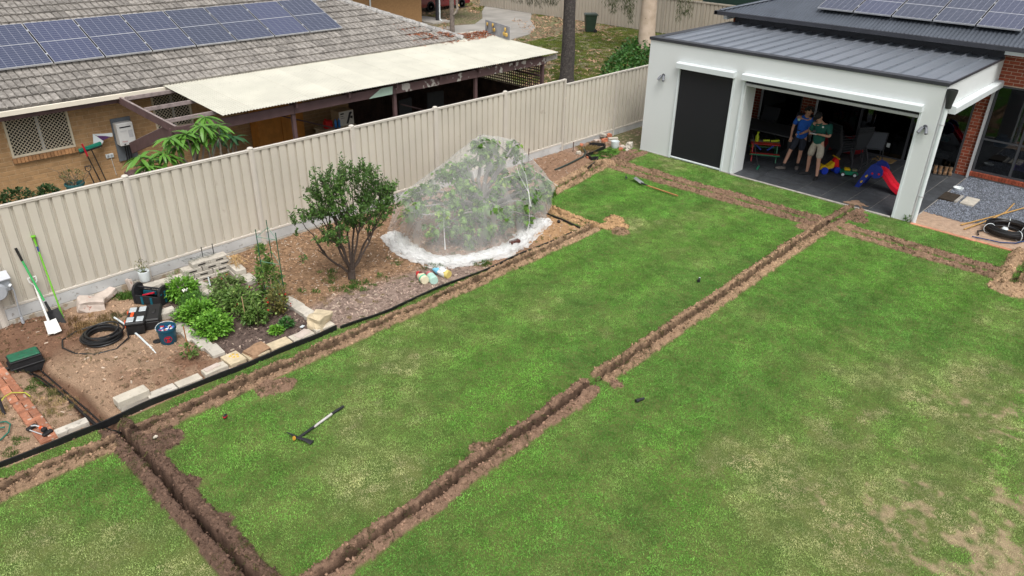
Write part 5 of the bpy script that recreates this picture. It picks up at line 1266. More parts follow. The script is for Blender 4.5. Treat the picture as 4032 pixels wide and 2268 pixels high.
# irrigation valve box with its pipes
vb = thing('valve_box', 'black irrigation valve box with green lid in a dug hole', 'valve box', (-2.47,-1.27,GZ(-2.47,-1.27)), -.06)
b = MB(); b.add([(-.24,-.155,-.05),(.24,-.155,-.05),(.24,.155,-.05),(-.24,.155,-.05),(-.205,-.125,.19),(.205,-.125,.19),(.205,.125,.19),(-.205,.125,.19)], [(3,2,1,0),(4,5,6,7)]+[(i,(i+1)%4,4+(i+1)%4,4+i) for i in range(4)]); b.box(-.235,.235,-.155,.155,.06,.085,.006); b.box(-.22,.22,-.14,.14,.17,.195,.006); b.build('box', m_edge, vb)
b = MB(); b.box(-.205,.205,-.125,.125,.195,.222,.02); b.build('lid', M('green_lid', (.015,.115,.06), .6, .2, 12, speck=(.05,.05,.035), speck_sc=24, speck_at=.63, bump=.4, bsc=120), vb)
b = MB(); b.tube([(-.24,-.02,.06),(-.42,-.03,.06)], .03, 10); b.build('inlet_pipe', m_edge, vb, smooth=50)
m_poly = M('black_poly_pipe', (.012,.012,.013), .38, .1, 9, spec=.5)
for k_, (l_, pts) in enumerate((('left', [(-2.53,-1.42),(-2.47,-1.7),(-2.40,-2.14),(-2.35,-2.8),(-2.27,-3.66),(-2.2,-3.95)]), ('middle', [(-2.46,-1.42),(-2.42,-1.7),(-2.36,-2.2),(-2.31,-2.83),(-2.24,-3.66),(-2.16,-3.98)]), ('right', [(-2.35,-1.42),(-2.35,-1.7),(-2.29,-2.3),(-2.23,-3.0),(-2.18,-3.69),(-2.12,-4.0)]))):
    b = MB(); b.tube([(x, y, GZ(x,y)+.03+.0*k_ if i else GZ(x,y)+.09) for i, (x, y) in enumerate(pts)], .0135, 8); tag(b.build('poly_pipe', m_poly, smooth=50), 'black pipe leaving the valve box, the %s of three' % l_, 'pipe', 'pipes from the valve box')
# loose pipe coil
def coil(name, label, cx, cy, R, n, h, rt_, tail=None, seed=1, ell_=1., rot=0.):
    rg = random.Random(seed); pts = []; steps = 26
    for t_ in range(n):
        dx, dy = rg.gauss(0,.02), rg.gauss(0,.02); rr_ = R*rg.uniform(.82,1.1); zz = .02+h*(t_/n)*rg.uniform(.6,1.2)
        for s_ in range(steps):
            a = 2*PI*s_/steps+rot; pts.append((cx+dx+rr_*math.cos(a), cy+dy+rr_*ell_*math.sin(a), GZ(cx,cy)+zz+.012*math.sin(a*2+t_)))
    # smooth the jumps between turns
    P = np.array(pts); kx = np.ones(5)/5
    for c in range(3): P[2:-2,c] = np.convolve(P[:,c], kx, 'valid')
    b = MB(); b.tube([tuple(p) for p in P], rt_, 7)
    return tag(b.build(name, m_poly, smooth=50), label, 'pipe coil')
ck = coil('pipe_coil', 'loose coil of thin black pipe on the sandy soil beside the tool boxes', -1.38, -1.44, .285, 20, .12, .0145, seed=4)
bmt = MB(); zc_ = GZ(-1.4,-1.4)+.015
bmt.tube([(-1.0,-1.14,zc_+.02),(-.98,-1.4,zc_+.02),(-1.08,-1.75,zc_+.02),(-1.35,-1.93,zc_),(-1.65,-1.86,zc_),(-1.86,-1.62,zc_),(-1.94,-1.3,zc_),(-1.86,-1.05,zc_),(-1.6,-.95,zc_+.02),(-1.35,-1.05,zc_+.06),(-1.2,-1.2,zc_+.08)], .0135, 8); me = bmt.mesh('loose_turn', m_poly, 50); link('loose_turn', me, ck)
# white conduit
b = MB(); b.tube([(-.99,-.93,.05),(-.95,-1.3,.045),(-.94,-1.84,.04),(-.95,-2.3,.035),(-.99,-2.74,.035)], .0165, 10); tag(b.build('white_conduit', m_wtrim, smooth=50), 'long white conduit lying beside the black tool box', 'conduit')
b = MB(); b.lathe([(.065,0),(.065,.012),(.02,.014),(.02,.010)], 20, c=(0,0,0)); tag(b.build('black_disc', m_edge, loc=(-.80,-2.17,GZ(-.8,-2.17)+.004), smooth=30), 'flat black disc on the soil beside the blue bucket', 'disc')
# tool box with orange latches
tbx = thing('tool_box', 'black tool box with orange latches and clear lid trays', 'tool box', (-.80,-1.48,GZ(-.8,-1.48)), rad(60))
b = MB(); b.add([(-.25,-.125,0),(.25,-.125,0),(.25,.125,0),(-.25,.125,0),(-.27,-.14,.17),(.27,-.14,.17),(.27,.14,.17),(-.27,.14,.17)], [(3,2,1,0),(4,5,6,7)]+[(i,(i+1)%4,4+(i+1)%4,4+i) for i in range(4)]); b.build('body', m_edge, tbx)
b = MB(); b.box(-.28,.28,-.15,.15,.171,.235,.02); b.build('lid', m_edge, tbx)
m_org = M('orange_plastic', (.75,.085,.012), .45, .08, 9); m_clear = M('clear_tray', (.42,.46,.48), .3, .15, 25)
for (x0, x1, y0, y1) in ((-.25,-.09,.02,.13),(.09,.25,.02,.13),(-.25,-.09,-.13,-.02),(.09,.25,-.13,-.02)):
    b = MB(); b.box(x0, x1, y0, y1, .236, .25, .006); b.build('clear_tray', m_clear, tbx)
b = MB(); b.box(-.07,.07,.04,.09,.236,.256,.008); b.build('handle_latch', m_org, tbx)
for x in (-.16,.16):
    b = MB(); b.box(x-.035, x+.035, .15, .168, .10, .225, .006); b.build('latch', m_org, tbx)
tb2 = thing('tool_case', 'plain black tool case behind the orange latched tool box', 'tool case', (-.53,-1.50,GZ(-.53,-1.4)), rad(62))
b = MB(); b.box(-.27,.27,-.10,.14,0,.16,.015); b.build('body', m_edge, tb2)
b = MB(); b.box(-.28,.28,-.105,.15,.161,.21,.02); b.build('lid', m_edge, tb2)
b = MB(); b.box(-.06,.06,-.03,.03,.211,.225,.006); b.build('handle', m_edge, tb2)
# tote tool bag, black and teal
tg = thing('tool_bag', 'open black tote tool bag with teal straps beside the white pot', 'tool bag', (-.27,-.78,GZ(-.27,-.78)+.02), rad(-57))
m_bag = M('black_nylon', (.012,.012,.014), .8, .2, 60, bump=.3, bsc=200); m_teal = M('teal_webbing', (.0,.10,.145), .7, .1, 40)
b = MB(); L_, Wb, Hb = .25, .125, .23
b.box(-L_, L_, -Wb, Wb, 0, .012)
for s_ in (-1, 1): b.box(-L_, L_, s_*Wb-.012, s_*Wb+.012, .0, .17, .008)
b.build('tub', m_bag, tg)
for s_ in (-1, 1):
    pl = [(-Wb-.015,0),(Wb+.015,0),(Wb+.02,.2),(Wb-.005,.285),(Wb*.45,.33),(-Wb*.45,.33),(-Wb+.005,.285),(-Wb-.02,.2)]
    b = MB(); b.prism(pl, -.022, .022, Matrix(((0,0,1,s_*L_),(1,0,0,0),(0,1,0,0),(0,0,0,1)))); b.build('end_panel', m_bag, tg)
b = MB(); b.tube([(-L_,0,.275),(L_,0,.275)], .018, 10); b.build('handle_bar', m_bag, tg, smooth=50)
for (x0, x1, y, z0, z1) in ((.06,.10,-Wb-.015,0,.15),(-.12,-.08,-Wb-.015,0,.15),(.06,.10,Wb+.015,0,.15),(-.12,-.08,Wb+.015,0,.15)):
    b = MB(); b.box(x0, x1, y-.004, y+.004, z0, z1); b.build('strap', m_teal, tg)
b = MB(); b.box(L_+.023, L_+.030, -.02, .02, .02, .24); b.box(L_+.023,L_+.03,-.12,-.08,.2,.22); b.box(L_+.023,L_+.03,.08,.12,.2,.22); b.build('strap', m_teal, tg)
b = MB(); b.tube([(-.15,-.03,.12),(.05,.02,.17)], .018, 8); b.build('red_tool_handle', M('red_plastic', (.45,.01,.03), .4, .1, 9), tg)
b = MB(); b.box(-.2,.05,.05,.09,.10,.165,.006); b.build('blue_tool_pouch', m_teal, tg)
# bucket with fittings
bk = thing('bucket', 'deep blue bucket with a red emblem, full of white fittings', 'bucket', (-.655,-2.28,GZ(-.66,-2.28)))
m_buck = M('blue_plastic', (.004,.062,.105), .42, .06, 6)
b = MB(); b.lathe([(.118,0),(.124,.02),(.142,.255),(.155,.257),(.155,.30),(.146,.302),(.14,.29),(.115,.02),(0.001,.02)], 32, ends=False); b.build('pail', m_buck, bk, smooth=40)
b = MB(); va = -1.95                                        # direction the emblem faces
def on_pail(u, v_):                                         # u, v measured on the wall of the pail
    r_ = .1255+.076*(v_)+.0025; a = va+u/r_; return (r_*math.cos(a), r_*math.sin(a), v_)
ring = []; n_ = 28
vs = []; fs = []
for i in range(n_):
    a = 2*PI*i/n_
    for r_ in (.062,.053): vs.append(on_pail(r_*math.cos(a), .125+r_*math.sin(a)))
fs = [(2*i, 2*i+1, (2*i+3) % (2*n_), (2*i+2) % (2*n_)) for i in range(n_)]
b.add(vs, fs)
for poly in ([(-.046,.15),(-.02,.166),(.02,.166),(.046,.15),(.03,.142),(.0,.135),(-.03,.142)], [(-.016,.125),(.014,.13),(.022,.10),(.03,.075),(-.03,.075),(-.02,.10)]): b.add([on_pail(*p) for p in poly], [tuple(range(len(poly)))[::-1]])
b.build('emblem', M('red_print', (.42,.012,.03), .5, .05, 9), bk)
b = MB()
pts = []
for i in range(13):
    a = PI*i/12; pts.append((.157*math.cos(a)*1.0, .157*math.cos(a)*.0+.10*math.sin(a)+.04*math.sin(a), .285+.10*math.sin(a)*.35))
b.tube(pts, .004, 6); b.build('wire_handle', m_wtrim, bk)
for i in range(34):
    a = random.uniform(0,6.28); r_ = .115*math.sqrt(random.random()); b = MB(); x, y = r_*math.cos(a), r_*math.sin(a); d_ = Vector((random.gauss(0,1),random.gauss(0,1),random.gauss(0,.4))).normalized()*.03
    b.tube([(x-d_.x,y-d_.y,.225+random.uniform(0,.03)),(x+d_.x,y+d_.y,.235+random.uniform(0,.03))], .012, 6)
    b.build('fitting', [m_wtrim, m_wtrim, m_wtrim, M('blue_fitting', (.02,.08,.35), .4, .1, 9), M('grey_fitting', (.3,.32,.38), .5, .1, 9), M('red_plastic', (.45,.01,.03), .4, .1, 9)][i % 6 if i % 7 else 5 if i % 14 else 3], bk)
# white pot with a struggling plant and wire ornament
pt = thing('white_pot', 'white cylindrical pot with a thin plant on the block wall', 'plant pot', (-.13,-.22,.19))
b = MB(); b.lathe([(.085,0),(.098,.02),(.102,.20),(.096,.205),(.09,.19),(.088,.17),(.001,.17)], 24, ends=False); b.build('pot', m_wtrim, pt, smooth=40)
b = MB(); b.lathe([(.087,.165),(.05,.178),(.001,.18)], 16, ends=False); b.build('potting_soil', M('dark_potting', (.03,.02,.015), .95, .3, 30), pt)
b = MB()
for i in range(6): b.tube([(random.gauss(0,.02),random.gauss(0,.02),.17),(random.gauss(0,.05),random.gauss(0,.05),.26),(random.gauss(0,.09),random.gauss(0,.07),.36)], [.005,.004,.002], 5)
b.build('stem', M('green_stem', (.12,.16,.05), .7, .2, 9), pt)
p = [(random.gauss(0,.07),random.gauss(0,.06),random.uniform(.24,.4)) for _ in range(34)]; link('leaves', leaf_mesh('leaves', leaf_mat('thin_leaf', (.08,.10,.02), (.22,.20,.05)), p, rnd_dirs(34), rnd_dirs(34,1), .05, .015), pt)
b = MB(); b.tube([(0,.03,.17),(0,.03,.36)], .004, 6); b.tube([(.05*math.cos(a)*(1-.05*i), .03, .38+.05*math.sin(a)*(1-.05*i)) for i, a in enumerate(np.linspace(0, 4*PI, 26))], .004, 5); b.build('wire_ornament', m_pblk, pt)
# spade, shovel and long broom leaning on the fence
m_grn = M('green_handle', (.045,.36,.10), .45, .08, 9); m_lgrn = M('lime_handle', (.16,.48,.03), .45, .08, 9); m_wpaint = M('white_painted_steel', (.66,.66,.63), .5, .08, 9, speck=(.35,.27,.2), speck_sc=9, speck_at=.68)
sg = thing('shovel', 'green handled shovel with black grip and blade leaning on the fence', 'shovel', (-1.83,-.42,GZ(-1.83,-.42)))
b = MB(); b.tube([(.03,.08,.37),(-.05,.33,1.04)], .0175, 10); b.build('handle', m_grn, sg, smooth=50)
b = MB(); b.tube([(-.05,.33,1.04),(-.075,.385,1.26)], [.019,.021], 10); b.build('grip', M('black_rubber', (.012,.011,.01), .8, .2, 20), sg, smooth=50)
b = MB(); b.tube([(.035,.07,.35),(.06,.0,.16)], [.02,.024], 10); b.build('socket', m_edge, sg, smooth=50)
def blade(w_, h_, curve, n=6, thick=.004, pointed=0.):
    b = MB(); v = []; 
    for j in range(n+1):
        for i in range(n+1):
            u = i/n*2-1; q = j/n; zz = curve*(u*u)-.012*math.exp(-(u/.2)**2)*(1-q*.5); x = u*w_/2*(1-.12*q) ; y = q*h_-pointed*(1-u*u)*(1-q); v.append((x, y, zz))
    F = [(j*(n+1)+i, j*(n+1)+i+1, (j+1)*(n+1)+i+1, (j+1)*(n+1)+i) for j in range(n) for i in range(n)]; N_ = len(v)
    b.add(v+[(x,y,z-thick) for x,y,z in v], F+[tuple(N_+k for k in f[::-1]) for f in F]); return b
b = blade(.24,.29,.03,pointed=.03); me = b.mesh('blade', m_edge, 60); o = link('blade', me, sg); o.location = (.085,-.12,-.06); o.rotation_euler = (rad(62), 0, rad(6))
wsd = thing('spade', 'white painted spade with a D grip standing in front of the green shovel', 'spade', (-1.87,-.62,GZ(-1.87,-.6)))
b = MB(); b.tube([(0,.06,.12),(.045,.49,.62)], [.02,.0165], 10); b.build('handle', m_wpaint, wsd, smooth=50)
b = MB(); b.tube([(.045,.49,.62),(-.01,.5,.68),(-.015,.52,.75)], .012, 8); b.tube([(.045,.49,.62),(.10,.5,.68),(.105,.52,.75)], .012, 8); b.tube([(-.02,.52,.75),(.11,.52,.75)], .014, 8); b.build('d_grip', m_wpaint, wsd, smooth=50)
b = blade(.2,.32,.012); me = b.mesh('blade', m_wpaint, 60); o = link('blade', me, wsd); o.location = (-.02,-.24,.03); o.rotation_euler = (rad(18), 0, rad(-8))
bh = thing('long_pole', 'bright lime green long handled tool leaning on the fence', 'garden tool', (-1.57,-.38,GZ(-1.57,-.38)))
b = MB(); b.tube([(-.04,0,-.03),(-.04,.335,1.28)], .0135, 10); b.build('shaft', m_lgrn, bh, smooth=50)
b = MB(); b.tube([(-.04,.335,1.28),(-.045,.345,1.42)], [.016,.019], 10); b.box(-.078,-.012,.31,.375,1.41,1.435,.006); b.build('top_grip', m_lgrn, bh, smooth=50)
b = MB(); b.tube([(-.04,.305,1.16),(-.04,.325,1.245)], .0145, 10); b.build('sticker', M('blue_sticker', (.03,.06,.2), .5, .3, 60), bh, smooth=50)
# electrical box on the fence and its conduit
eb = thing('power_box', 'grey weatherproof power outlet box on the fence', 'power box', (-2.31,-.1,.62))
m_gr = M('grey_pvc', (.36,.38,.41), .5, .06, 6)
b = MB(); b.box(-.2,.17,-.08,.05,.1,.36,.02); b.build('enclosure', m_gr, eb)
b = MB(); b.add([(-.2,-.13,.345),(.175,-.13,.345),(.175,.05,.42),(-.2,.05,.42),(-.2,-.13,.33),(.175,-.13,.33),(.175,.05,.37),(-.2,.05,.37)], [(0,1,2,3),(7,6,5,4),(0,4,5,1),(1,5,6,2),(2,6,7,3),(3,7,4,0)]); b.build('hood', M('pale_grey_pvc', (.50,.52,.56), .5, .06, 6), eb)
b = MB(); b.lathe([(.14,-.01),(.15,.06),(.12,.10)], 20, T(-.06,-.08,.16, rx=PI/2)); b.build('round_cover', m_gr, eb, smooth=40)
b = MB(); b.tube([(.13,-.10,.22),(.15,-.12,.2)], .03, 10); b.build('plug', m_wtrim, eb)
b = MB(); b.tube([(.15,-.11,.2),(.17,-.1,.1),(.165,-.06,-.2),(.16,-.05,-.58)], .0125, 8); b.build('conduit', m_gr, eb, smooth=50)
b = MB(); b.tube([(.16,-.05,-.42),(.16,-.05,-.62)], .025, 10); b.build('conduit_sleeve', m_gr, eb, smooth=50)
# brick path
m_ob = M('old_red_brick', (.36,.15,.085), .9, .2, 14, speck=(.42,.32,.26), speck_sc=16, speck_at=.6, rnd=.3, bump=.5, bsc=80)
path = thing('brick_path', 'narrow path of reclaimed red bricks beside the valve box pipes', 'brick path', (-2.87,-2.4,0))
b = MB(); b.box(-.125,.125,-1.24,1.6,-.06,.006); b.build('bedding', M('bedding_sand', (.25,.17,.11), .95, .2, 9), path)
q = MB(); q.box(-.112,.112,-.034,.034,0,.05,.006); bl = q.mesh('brick', m_ob)
q = MB(); q.box(-.112,.112,-.053,.053,0,.05,.006); bs = q.mesh('brick', m_ob)
y = -1.20; k_ = 0
while y < 1.55:
    o = link('brick', bl, path); o.location = (random.uniform(-.006,.006), y, .0+random.uniform(0,.008)); o.rotation_euler = (0,0,random.uniform(-.03,.03)); y += .145
    for sx in (-1, 1):
        o = link('brick', bs, path); o.location = (sx*.057, y+random.uniform(-.01,.01), random.uniform(0,.008)); o.rotation_euler = (0,0,PI/2+random.uniform(-.03,.03))
    y += .148
# oscillating sprinkler
sp_ = thing('sprinkler', 'black oscillating sprinkler with silver bars on the brick path', 'sprinkler', (-2.90,-3.36,.055), rad(-68))
for x in (-.15,.15):
    b = MB(); b.box(x-.03, x+.03, -.07, .07, 0, .045, .012); b.build('foot', m_edge, sp_)
for y, z in ((-.05,.02),(.05,.02)):
    b = MB(); b.tube([(-.14,y,z),(.14,y,z)], .008, 8); b.build('frame_bar', m_alul, sp_, smooth=50)
b = MB(); b.tube([(-.14,0,.05),(-.05,0,.085),(.06,0,.085),(.12,0,.05)], .011, 8); b.build('spray_bar', m_alul, sp_, smooth=50)
b = MB(); b.box(.07,.13,-.035,.035,.03,.09,.012); b.build('gear_case', m_edge, sp_)
b = MB(); b.lathe([(.022,0),(.022,.04)], 12, T(.03,0,.075, ry=PI/2)); b.build('orange_ring', m_org, sp_)
b = MB(); b.tube([(-3.6,-2.75,.05),(-3.3,-2.7,.05),(-3.15,-2.82,.06),(-3.13,-2.92,.06),(-3.2,-3.08,.05),(-3.32,-3.18,.05),(-3.6,-3.2,.05)], .011, 8); b.tube([(-3.6,-2.88,.05),(-3.35,-2.85,.05),(-3.2,-2.92,.05)], .011, 8); hz_ = b.build('garden_hose', M('green_hose', (.02,.14,.10), .5, .15, 12), smooth=50); tag(hz_, 'green garden hose curling in at the edge of the brick path', 'hose')
b = MB(); b.tube([(-3.08,-2.28,.06),(-3.0,-2.22,.09),(-2.9,-2.2,.10),(-2.76,-2.3,.08),(-2.73,-2.4,.05)], .009, 8); tag(b.build('yellow_hose', M('yellow_hose', (.42,.42,.05), .5, .15, 12), smooth=50), 'short yellow green hose crossing the brick path', 'hose')
b = MB(); b.tube([(-3.11,-2.54,-.05),(-3.11,-2.54,1.0)], .022, 8); tag(b.build('dark_post', m_char, smooth=50), 'dark metal post at the edge of the picture by the brick path', 'post')
# seedling with cane
sd = thing('tomato_seedling', 'young tomato seedling tied to an orange brown cane', 'plant', (-.64,-3.02,GZ(-.64,-3.02)))
m_tleaf = leaf_mat('tomato_leaf', (.06,.13,.025), (.17,.28,.06), (.26,.33,.10)); m_bleaf = leaf_mat('basil_leaf', (.06,.17,.015), (.19,.42,.045), (.28,.48,.08), sc=5)
b = MB(); b.tube([(.03,.1,-.05),(.03,.11,.5)], .009, 7); b.build('cane', M('cane', (.34,.14,.05), .8, .2, 20), sd)
def bush(t, mat, c, r, n_, L, Wd, name='foliage', upb=.4, clumps=0, seed=0, droop=.1):
    rg = np.random.default_rng(seed+200)
    if clumps:
        cd_ = rg.normal(size=(clumps,3)); cd_ /= np.linalg.norm(cd_,axis=1)[:,None]; cc = np.array(c)+cd_*np.array(r)*rg.uniform(.25,1,(clumps,1))**.5; i_ = rg.integers(0, clumps, n_); p = cc[i_]+rg.normal(size=(n_,3))*np.array(r)*.16
    else:
        d_ = rg.normal(size=(n_,3)); d_ /= np.linalg.norm(d_,axis=1)[:,None]; p = np.array(c)+d_*np.array(r)*rg.uniform(.3,1,(n_,1))**.5
    out = p-np.array(c); out[:,2] = np.abs(out[:,2])*.5+.02; d_ = out/np.linalg.norm(out,axis=1)[:,None]+rnd_dirs(n_)*.8; d_[:,2] += upb*.4
    nr = rnd_dirs(n_)*.6; nr[:,2] += 1
    o = link(name, leaf_mesh(name, mat, p, d_, nr, rg.uniform(*L, n_), rg.uniform(*Wd, n_), droop=droop), t); o['kind'] = 'stuff'; return o
bush(sd, m_tleaf, (0,-.02,.12), (.13,.12,.13), 90, (.05,.09), (.02,.035), clumps=9)
b = MB(); b.tube([(.02,.02,0),(.01,.0,.2)], .006, 5); b.build('stem', MATS['green_stem'], sd)
# vegetable bed plants
def plant(name, label, x, y, parts, cat='plant', group=None):
    t = thing(name, label, cat, (x, y, GZ(x,y)), 0, group)
    for i, a in enumerate(parts): bush(t, *a, seed=int(abs(x*100+y*37))+i)
    return t
plant('basil_bush', 'front most bright green round basil bush in the vegetable bed', -.02, -2.55, [(m_bleaf,(0,0,.16),(.27,.27,.18),1700,(.04,.075),(.025,.045),'foliage',.5,60)])
plant('basil_bush', 'bright green basil bush just behind the front one', -.02, -2.05, [(m_bleaf,(0,0,.19),(.30,.28,.21),1700,(.04,.075),(.025,.045),'foliage',.5,60)])
plant('carrot_tops', 'feathery dark green foliage behind the basil bushes', .12, -1.62, [(leaf_mat('feathery_leaf', (.03,.10,.015), (.09,.22,.03)),(0,0,.16),(.28,.24,.2),1700,(.03,.06),(.006,.012))])
t = plant('flowering_herb', 'leafy green herb with a white flower head near the block wall', .18, -1.02, [(m_bleaf,(0,0,.17),(.28,.24,.2),800,(.06,.11),(.025,.04)), (leaf_mat('herb_stalk', (.09,.17,.04), (.16,.26,.07)),(0,.05,.38),(.22,.16,.14),160,(.05,.09),(.006,.012))])
b = MB()
for i in range(14): b.ell((-.05+random.gauss(0,.022),-.26+random.gauss(0,.015),.28+random.gauss(0,.012)), .014, 6)
b.build('flower', M('white_petal', (.75,.75,.68), .8, .05, 20), t); b = MB(); b.tube([(0,-.1,.05),(-.05,-.25,.28)], .004, 5); b.build('stem', MATS['green_stem'], t)
m_tom = M('red_tomato', (.34,.025,.012), .35, .1, 9); m_gtom = M('green_tomato', (.28,.38,.10), .35, .1, 9)
def tomato(label, x, y, parts, fruit, cane=None):
    t = plant('tomato_plant', label, x, y, parts)
    for i in range(fruit):
        b = MB(); c = (random.gauss(0,.13), random.gauss(-.05,.12), random.uniform(.08,.5)); b.ell(c, random.uniform(.011,.02), 10); b.build('tomato', m_tom if random.random() < .6 else m_gtom, t, smooth=70)
    for i in range(5):
        b = MB(); b.tube([(random.gauss(0,.04),random.gauss(0,.04),0),(random.gauss(0,.07),random.gauss(0,.07),.3),(random.gauss(0,.1),random.gauss(0,.1),.55)], [.008,.006,.004], 5); b.build('stem', MATS['green_stem'], t)
    if cane:
        b = MB(); b.tube([(cane[0],cane[1],-.02),(cane[0]-.01,cane[1],cane[2])], .008, 6); b.build('cane', M('bamboo_cane', (.42,.30,.16), .8, .2, 20), t)
tomato('tall tomato plant climbing inside the green wire frame', 1.22, -2.3, [(m_tleaf,(0,0,.46),(.21,.21,.44),760,(.05,.09),(.025,.04),'foliage',.2,60), (m_tleaf,(0,.05,1.0),(.12,.12,.2),160,(.04,.08),(.02,.035),'top_shoots',.2,14)], 14)
tomato('sprawling tomato plant with a cane in the middle of the vegetable bed', .62, -2.2, [(m_tleaf,(0,0,.22),(.36,.38,.22),1300,(.05,.10),(.025,.045),'foliage',.2,60)], 9, (-.1,-.45,.55))
tomato('pale leafed tomato plant with green fruit, behind the sprawling one', .72, -1.62, [(leaf_mat('pale_tomato_leaf', (.09,.16,.04), (.20,.28,.09)),(0,0,.25),(.3,.26,.22),700,(.05,.10),(.025,.045),'foliage',.2,46)], 6)
tomato('low tomato plant at the front, below the cane', .66, -2.78, [(m_tleaf,(0,0,.18),(.22,.16,.18),520,(.05,.09),(.025,.04),'foliage',.2,24)], 3)
tomato('thin yellowing tomato with red fruit beside the wire frame foot', 1.1, -2.72, [(leaf_mat('tired_tomato_leaf', (.10,.11,.03), (.22,.2,.06), (.28,.17,.06)),(0,0,.26),(.2,.16,.26),560,(.04,.08),(.02,.035),'foliage',.2,26)], 12)
plant('small_herb', 'small bright herb, the left of two low herbs at the bed front', .72, -3.28, [(m_bleaf,(0,0,.06),(.11,.10,.08),200,(.04,.07),(.025,.04))])
plant('small_herb', 'small dark herb, the right of two low herbs at the bed front', .95, -3.22, [(leaf_mat('parsley_leaf', (.025,.09,.02), (.07,.19,.04)),(0,0,.08),(.12,.10,.09),240,(.04,.07),(.025,.04))])
plant('wispy_herb', 'wispy blue green herb left of the basil bushes', -.22, -1.75, [(leaf_mat('fennel_leaf', (.05,.12,.03), (.12,.22,.07)),(0,0,.1),(.14,.2,.12),420,(.03,.06),(.005,.01))])
b = MB(); b.box(-.04,.05,-.022,.03,0,.004); o = b.build('plant_label', m_wtrim, loc=(1.12,-3.42,GZ(1.12,-3.42)+.03)); o.rotation_euler = (.15,.1,.5); tag(o, 'white plastic plant label lying at the bed front', 'plant label')
b = MB(); b.box(-.012,.012,-.003,.003,0,.16); o = b.build('plant_label', m_wtrim, loc=(.45,-1.62,.40)); o.rotation_euler = (-.2,.1,.3); tag(o, 'upright white plant label among the pale tomato leaves', 'plant label')
fg_lab = ['leftmost','second','middle','front','right hand']
fg = [(-.22,-3.5),(-.16,-3.48),(-.12,-3.53),(-.19,-3.56),(-.14,-3.59)]
for i, (x, y) in enumerate(fg):
    b = MB(); b.ell((0,0,.02), (.024,.02,.02), 10); tag(b.build('yellow_fruit', M('yellow_fruit', (.55,.36,.05), .4, .2, 20), loc=(x,y,.072), smooth=70), fg_lab[i]+' small yellow fruit in the cluster on the square corner slab', 'fruit', 'yellow fruit on the corner slab')
# triangular wire frame for the tomatoes
fr_ = thing('tomato_climbing_stand', 'tall green three legged tomato frame with triangular rings', 'plant support', (1.24,-2.35,0))
m_gfr = M('green_coated_steel', (.015,.09,.05), .5, .1, 12)
lg = [(.045,-.34),(-.13,-.0),(.17,.27)]; tp = [(-.14,-.18),(-.04,.12),(.12,-.08)]
lg = [(.03,-.33),(-.14,.02),(.20,.26)]
for (a, c) in zip(lg, [(.02,-.33),(-.15,.02),(.19,.26)]):
    b = MB(); b.tube([(a[0],a[1],-.05),(c[0],c[1],1.5)], .008, 7); b.build('leg', m_gfr, fr_, smooth=50)
for z in (.42,.9,1.36):
    b = MB(); b.tube([(q_[0],q_[1],z) for q_ in lg], .007, 6, closed=True); b.build('ring', M('pale_green_plastic', (.16,.30,.22), .5, .1, 12), fr_)

# ================================================================== TREES IN THE BED
m_tbark = M('fruit_tree_bark', (.075,.055,.045), .9, .3, 20, bump=.6, bsc=60)
m_tl = leaf_mat('fruit_tree_leaf', (.03,.08,.016), (.10,.205,.04), (.19,.29,.07), trans=.2, sc=3.5)
st_ = thing('fruit_tree', 'small vase shaped fruit tree with dark green leaves in the mulch', 'tree', (2.80,-2.48,GZ(2.8,-2.48)))
b = MB(); b.tube([(0,0,-.08),(0,0,.06),(.0,0,.2)], [.085,.07,.075], 12); tips = []
random.seed(21)
for (x, y, z) in ((-.75,.1,1.0),(-.45,-.35,1.25),(-.12,.35,1.5),(.15,-.3,1.55),(.4,.25,1.45),(.68,-.05,1.2),(.05,.05,1.7),(-.35,.3,1.45),(.5,-.35,1.2)):
    pts = limb(b, (random.uniform(-.02,.02),random.uniform(-.02,.02),.12), (x*.62,y*.62,z*.62), .026, .017, .1)
    for _ in range(3): tips.append(limb(b, pts[-1], (x+random.gauss(0,.14), y+random.gauss(0,.14), z+random.gauss(.08,.12)), .016, .006, .15)[-1])
b.build('trunk', m_tbark, st_, smooth=60)
EL = [((-.05,0,1.52),(.64,.5,.52),270),((-.72,0,1.20),(.42,.40,.34),170),((.74,0,1.36),(.36,.40,.32),170),((.28,0,1.86),(.34,.32,.30),110),((-.35,0,1.88),(.27,.28,.28),80),((-1.0,.02,1.0),(.20,.2,.22),50),((.98,.02,1.3),(.14,.2,.22),30),((-.42,0,1.10),(.42,.38,.22),110),((.42,0,1.2),(.40,.35,.24),100)]
P_ = []; D_ = []; tw = MB()
def shoot(o_, d_, L_, n_):
    d_ = d_/np.linalg.norm(d_); tw.tube([tuple(o_), tuple(o_+d_*L_)], [.004,.002], 3, caps=False)
    for i in range(n_):
        u = (i+RNG.uniform())/n_; P_.append(o_+d_*L_*u+RNG.normal(0,.006,3)); a = RNG.normal(size=3); a -= d_*(a@d_); a /= np.linalg.norm(a); D_.append(d_*.6+a*.9)
for (c, r_, ns) in EL:
    for _ in range(ns):
        d_ = RNG.normal(size=3); d_ /= np.linalg.norm(d_); o_ = np.array(c)+d_*np.array(r_)*RNG.uniform(.35,1)**.7
        if vnoise(np.array([o_[0]*3.2+5]), np.array([o_[2]*3.2+o_[1]*2]), 131, 2)[0] < .435: continue
        shoot(o_, np.array((d_[0]*.5, d_[1]*.5, .55+d_[2]*.4))+RNG.normal(0,.25,3), RNG.uniform(.12,.27), 14)
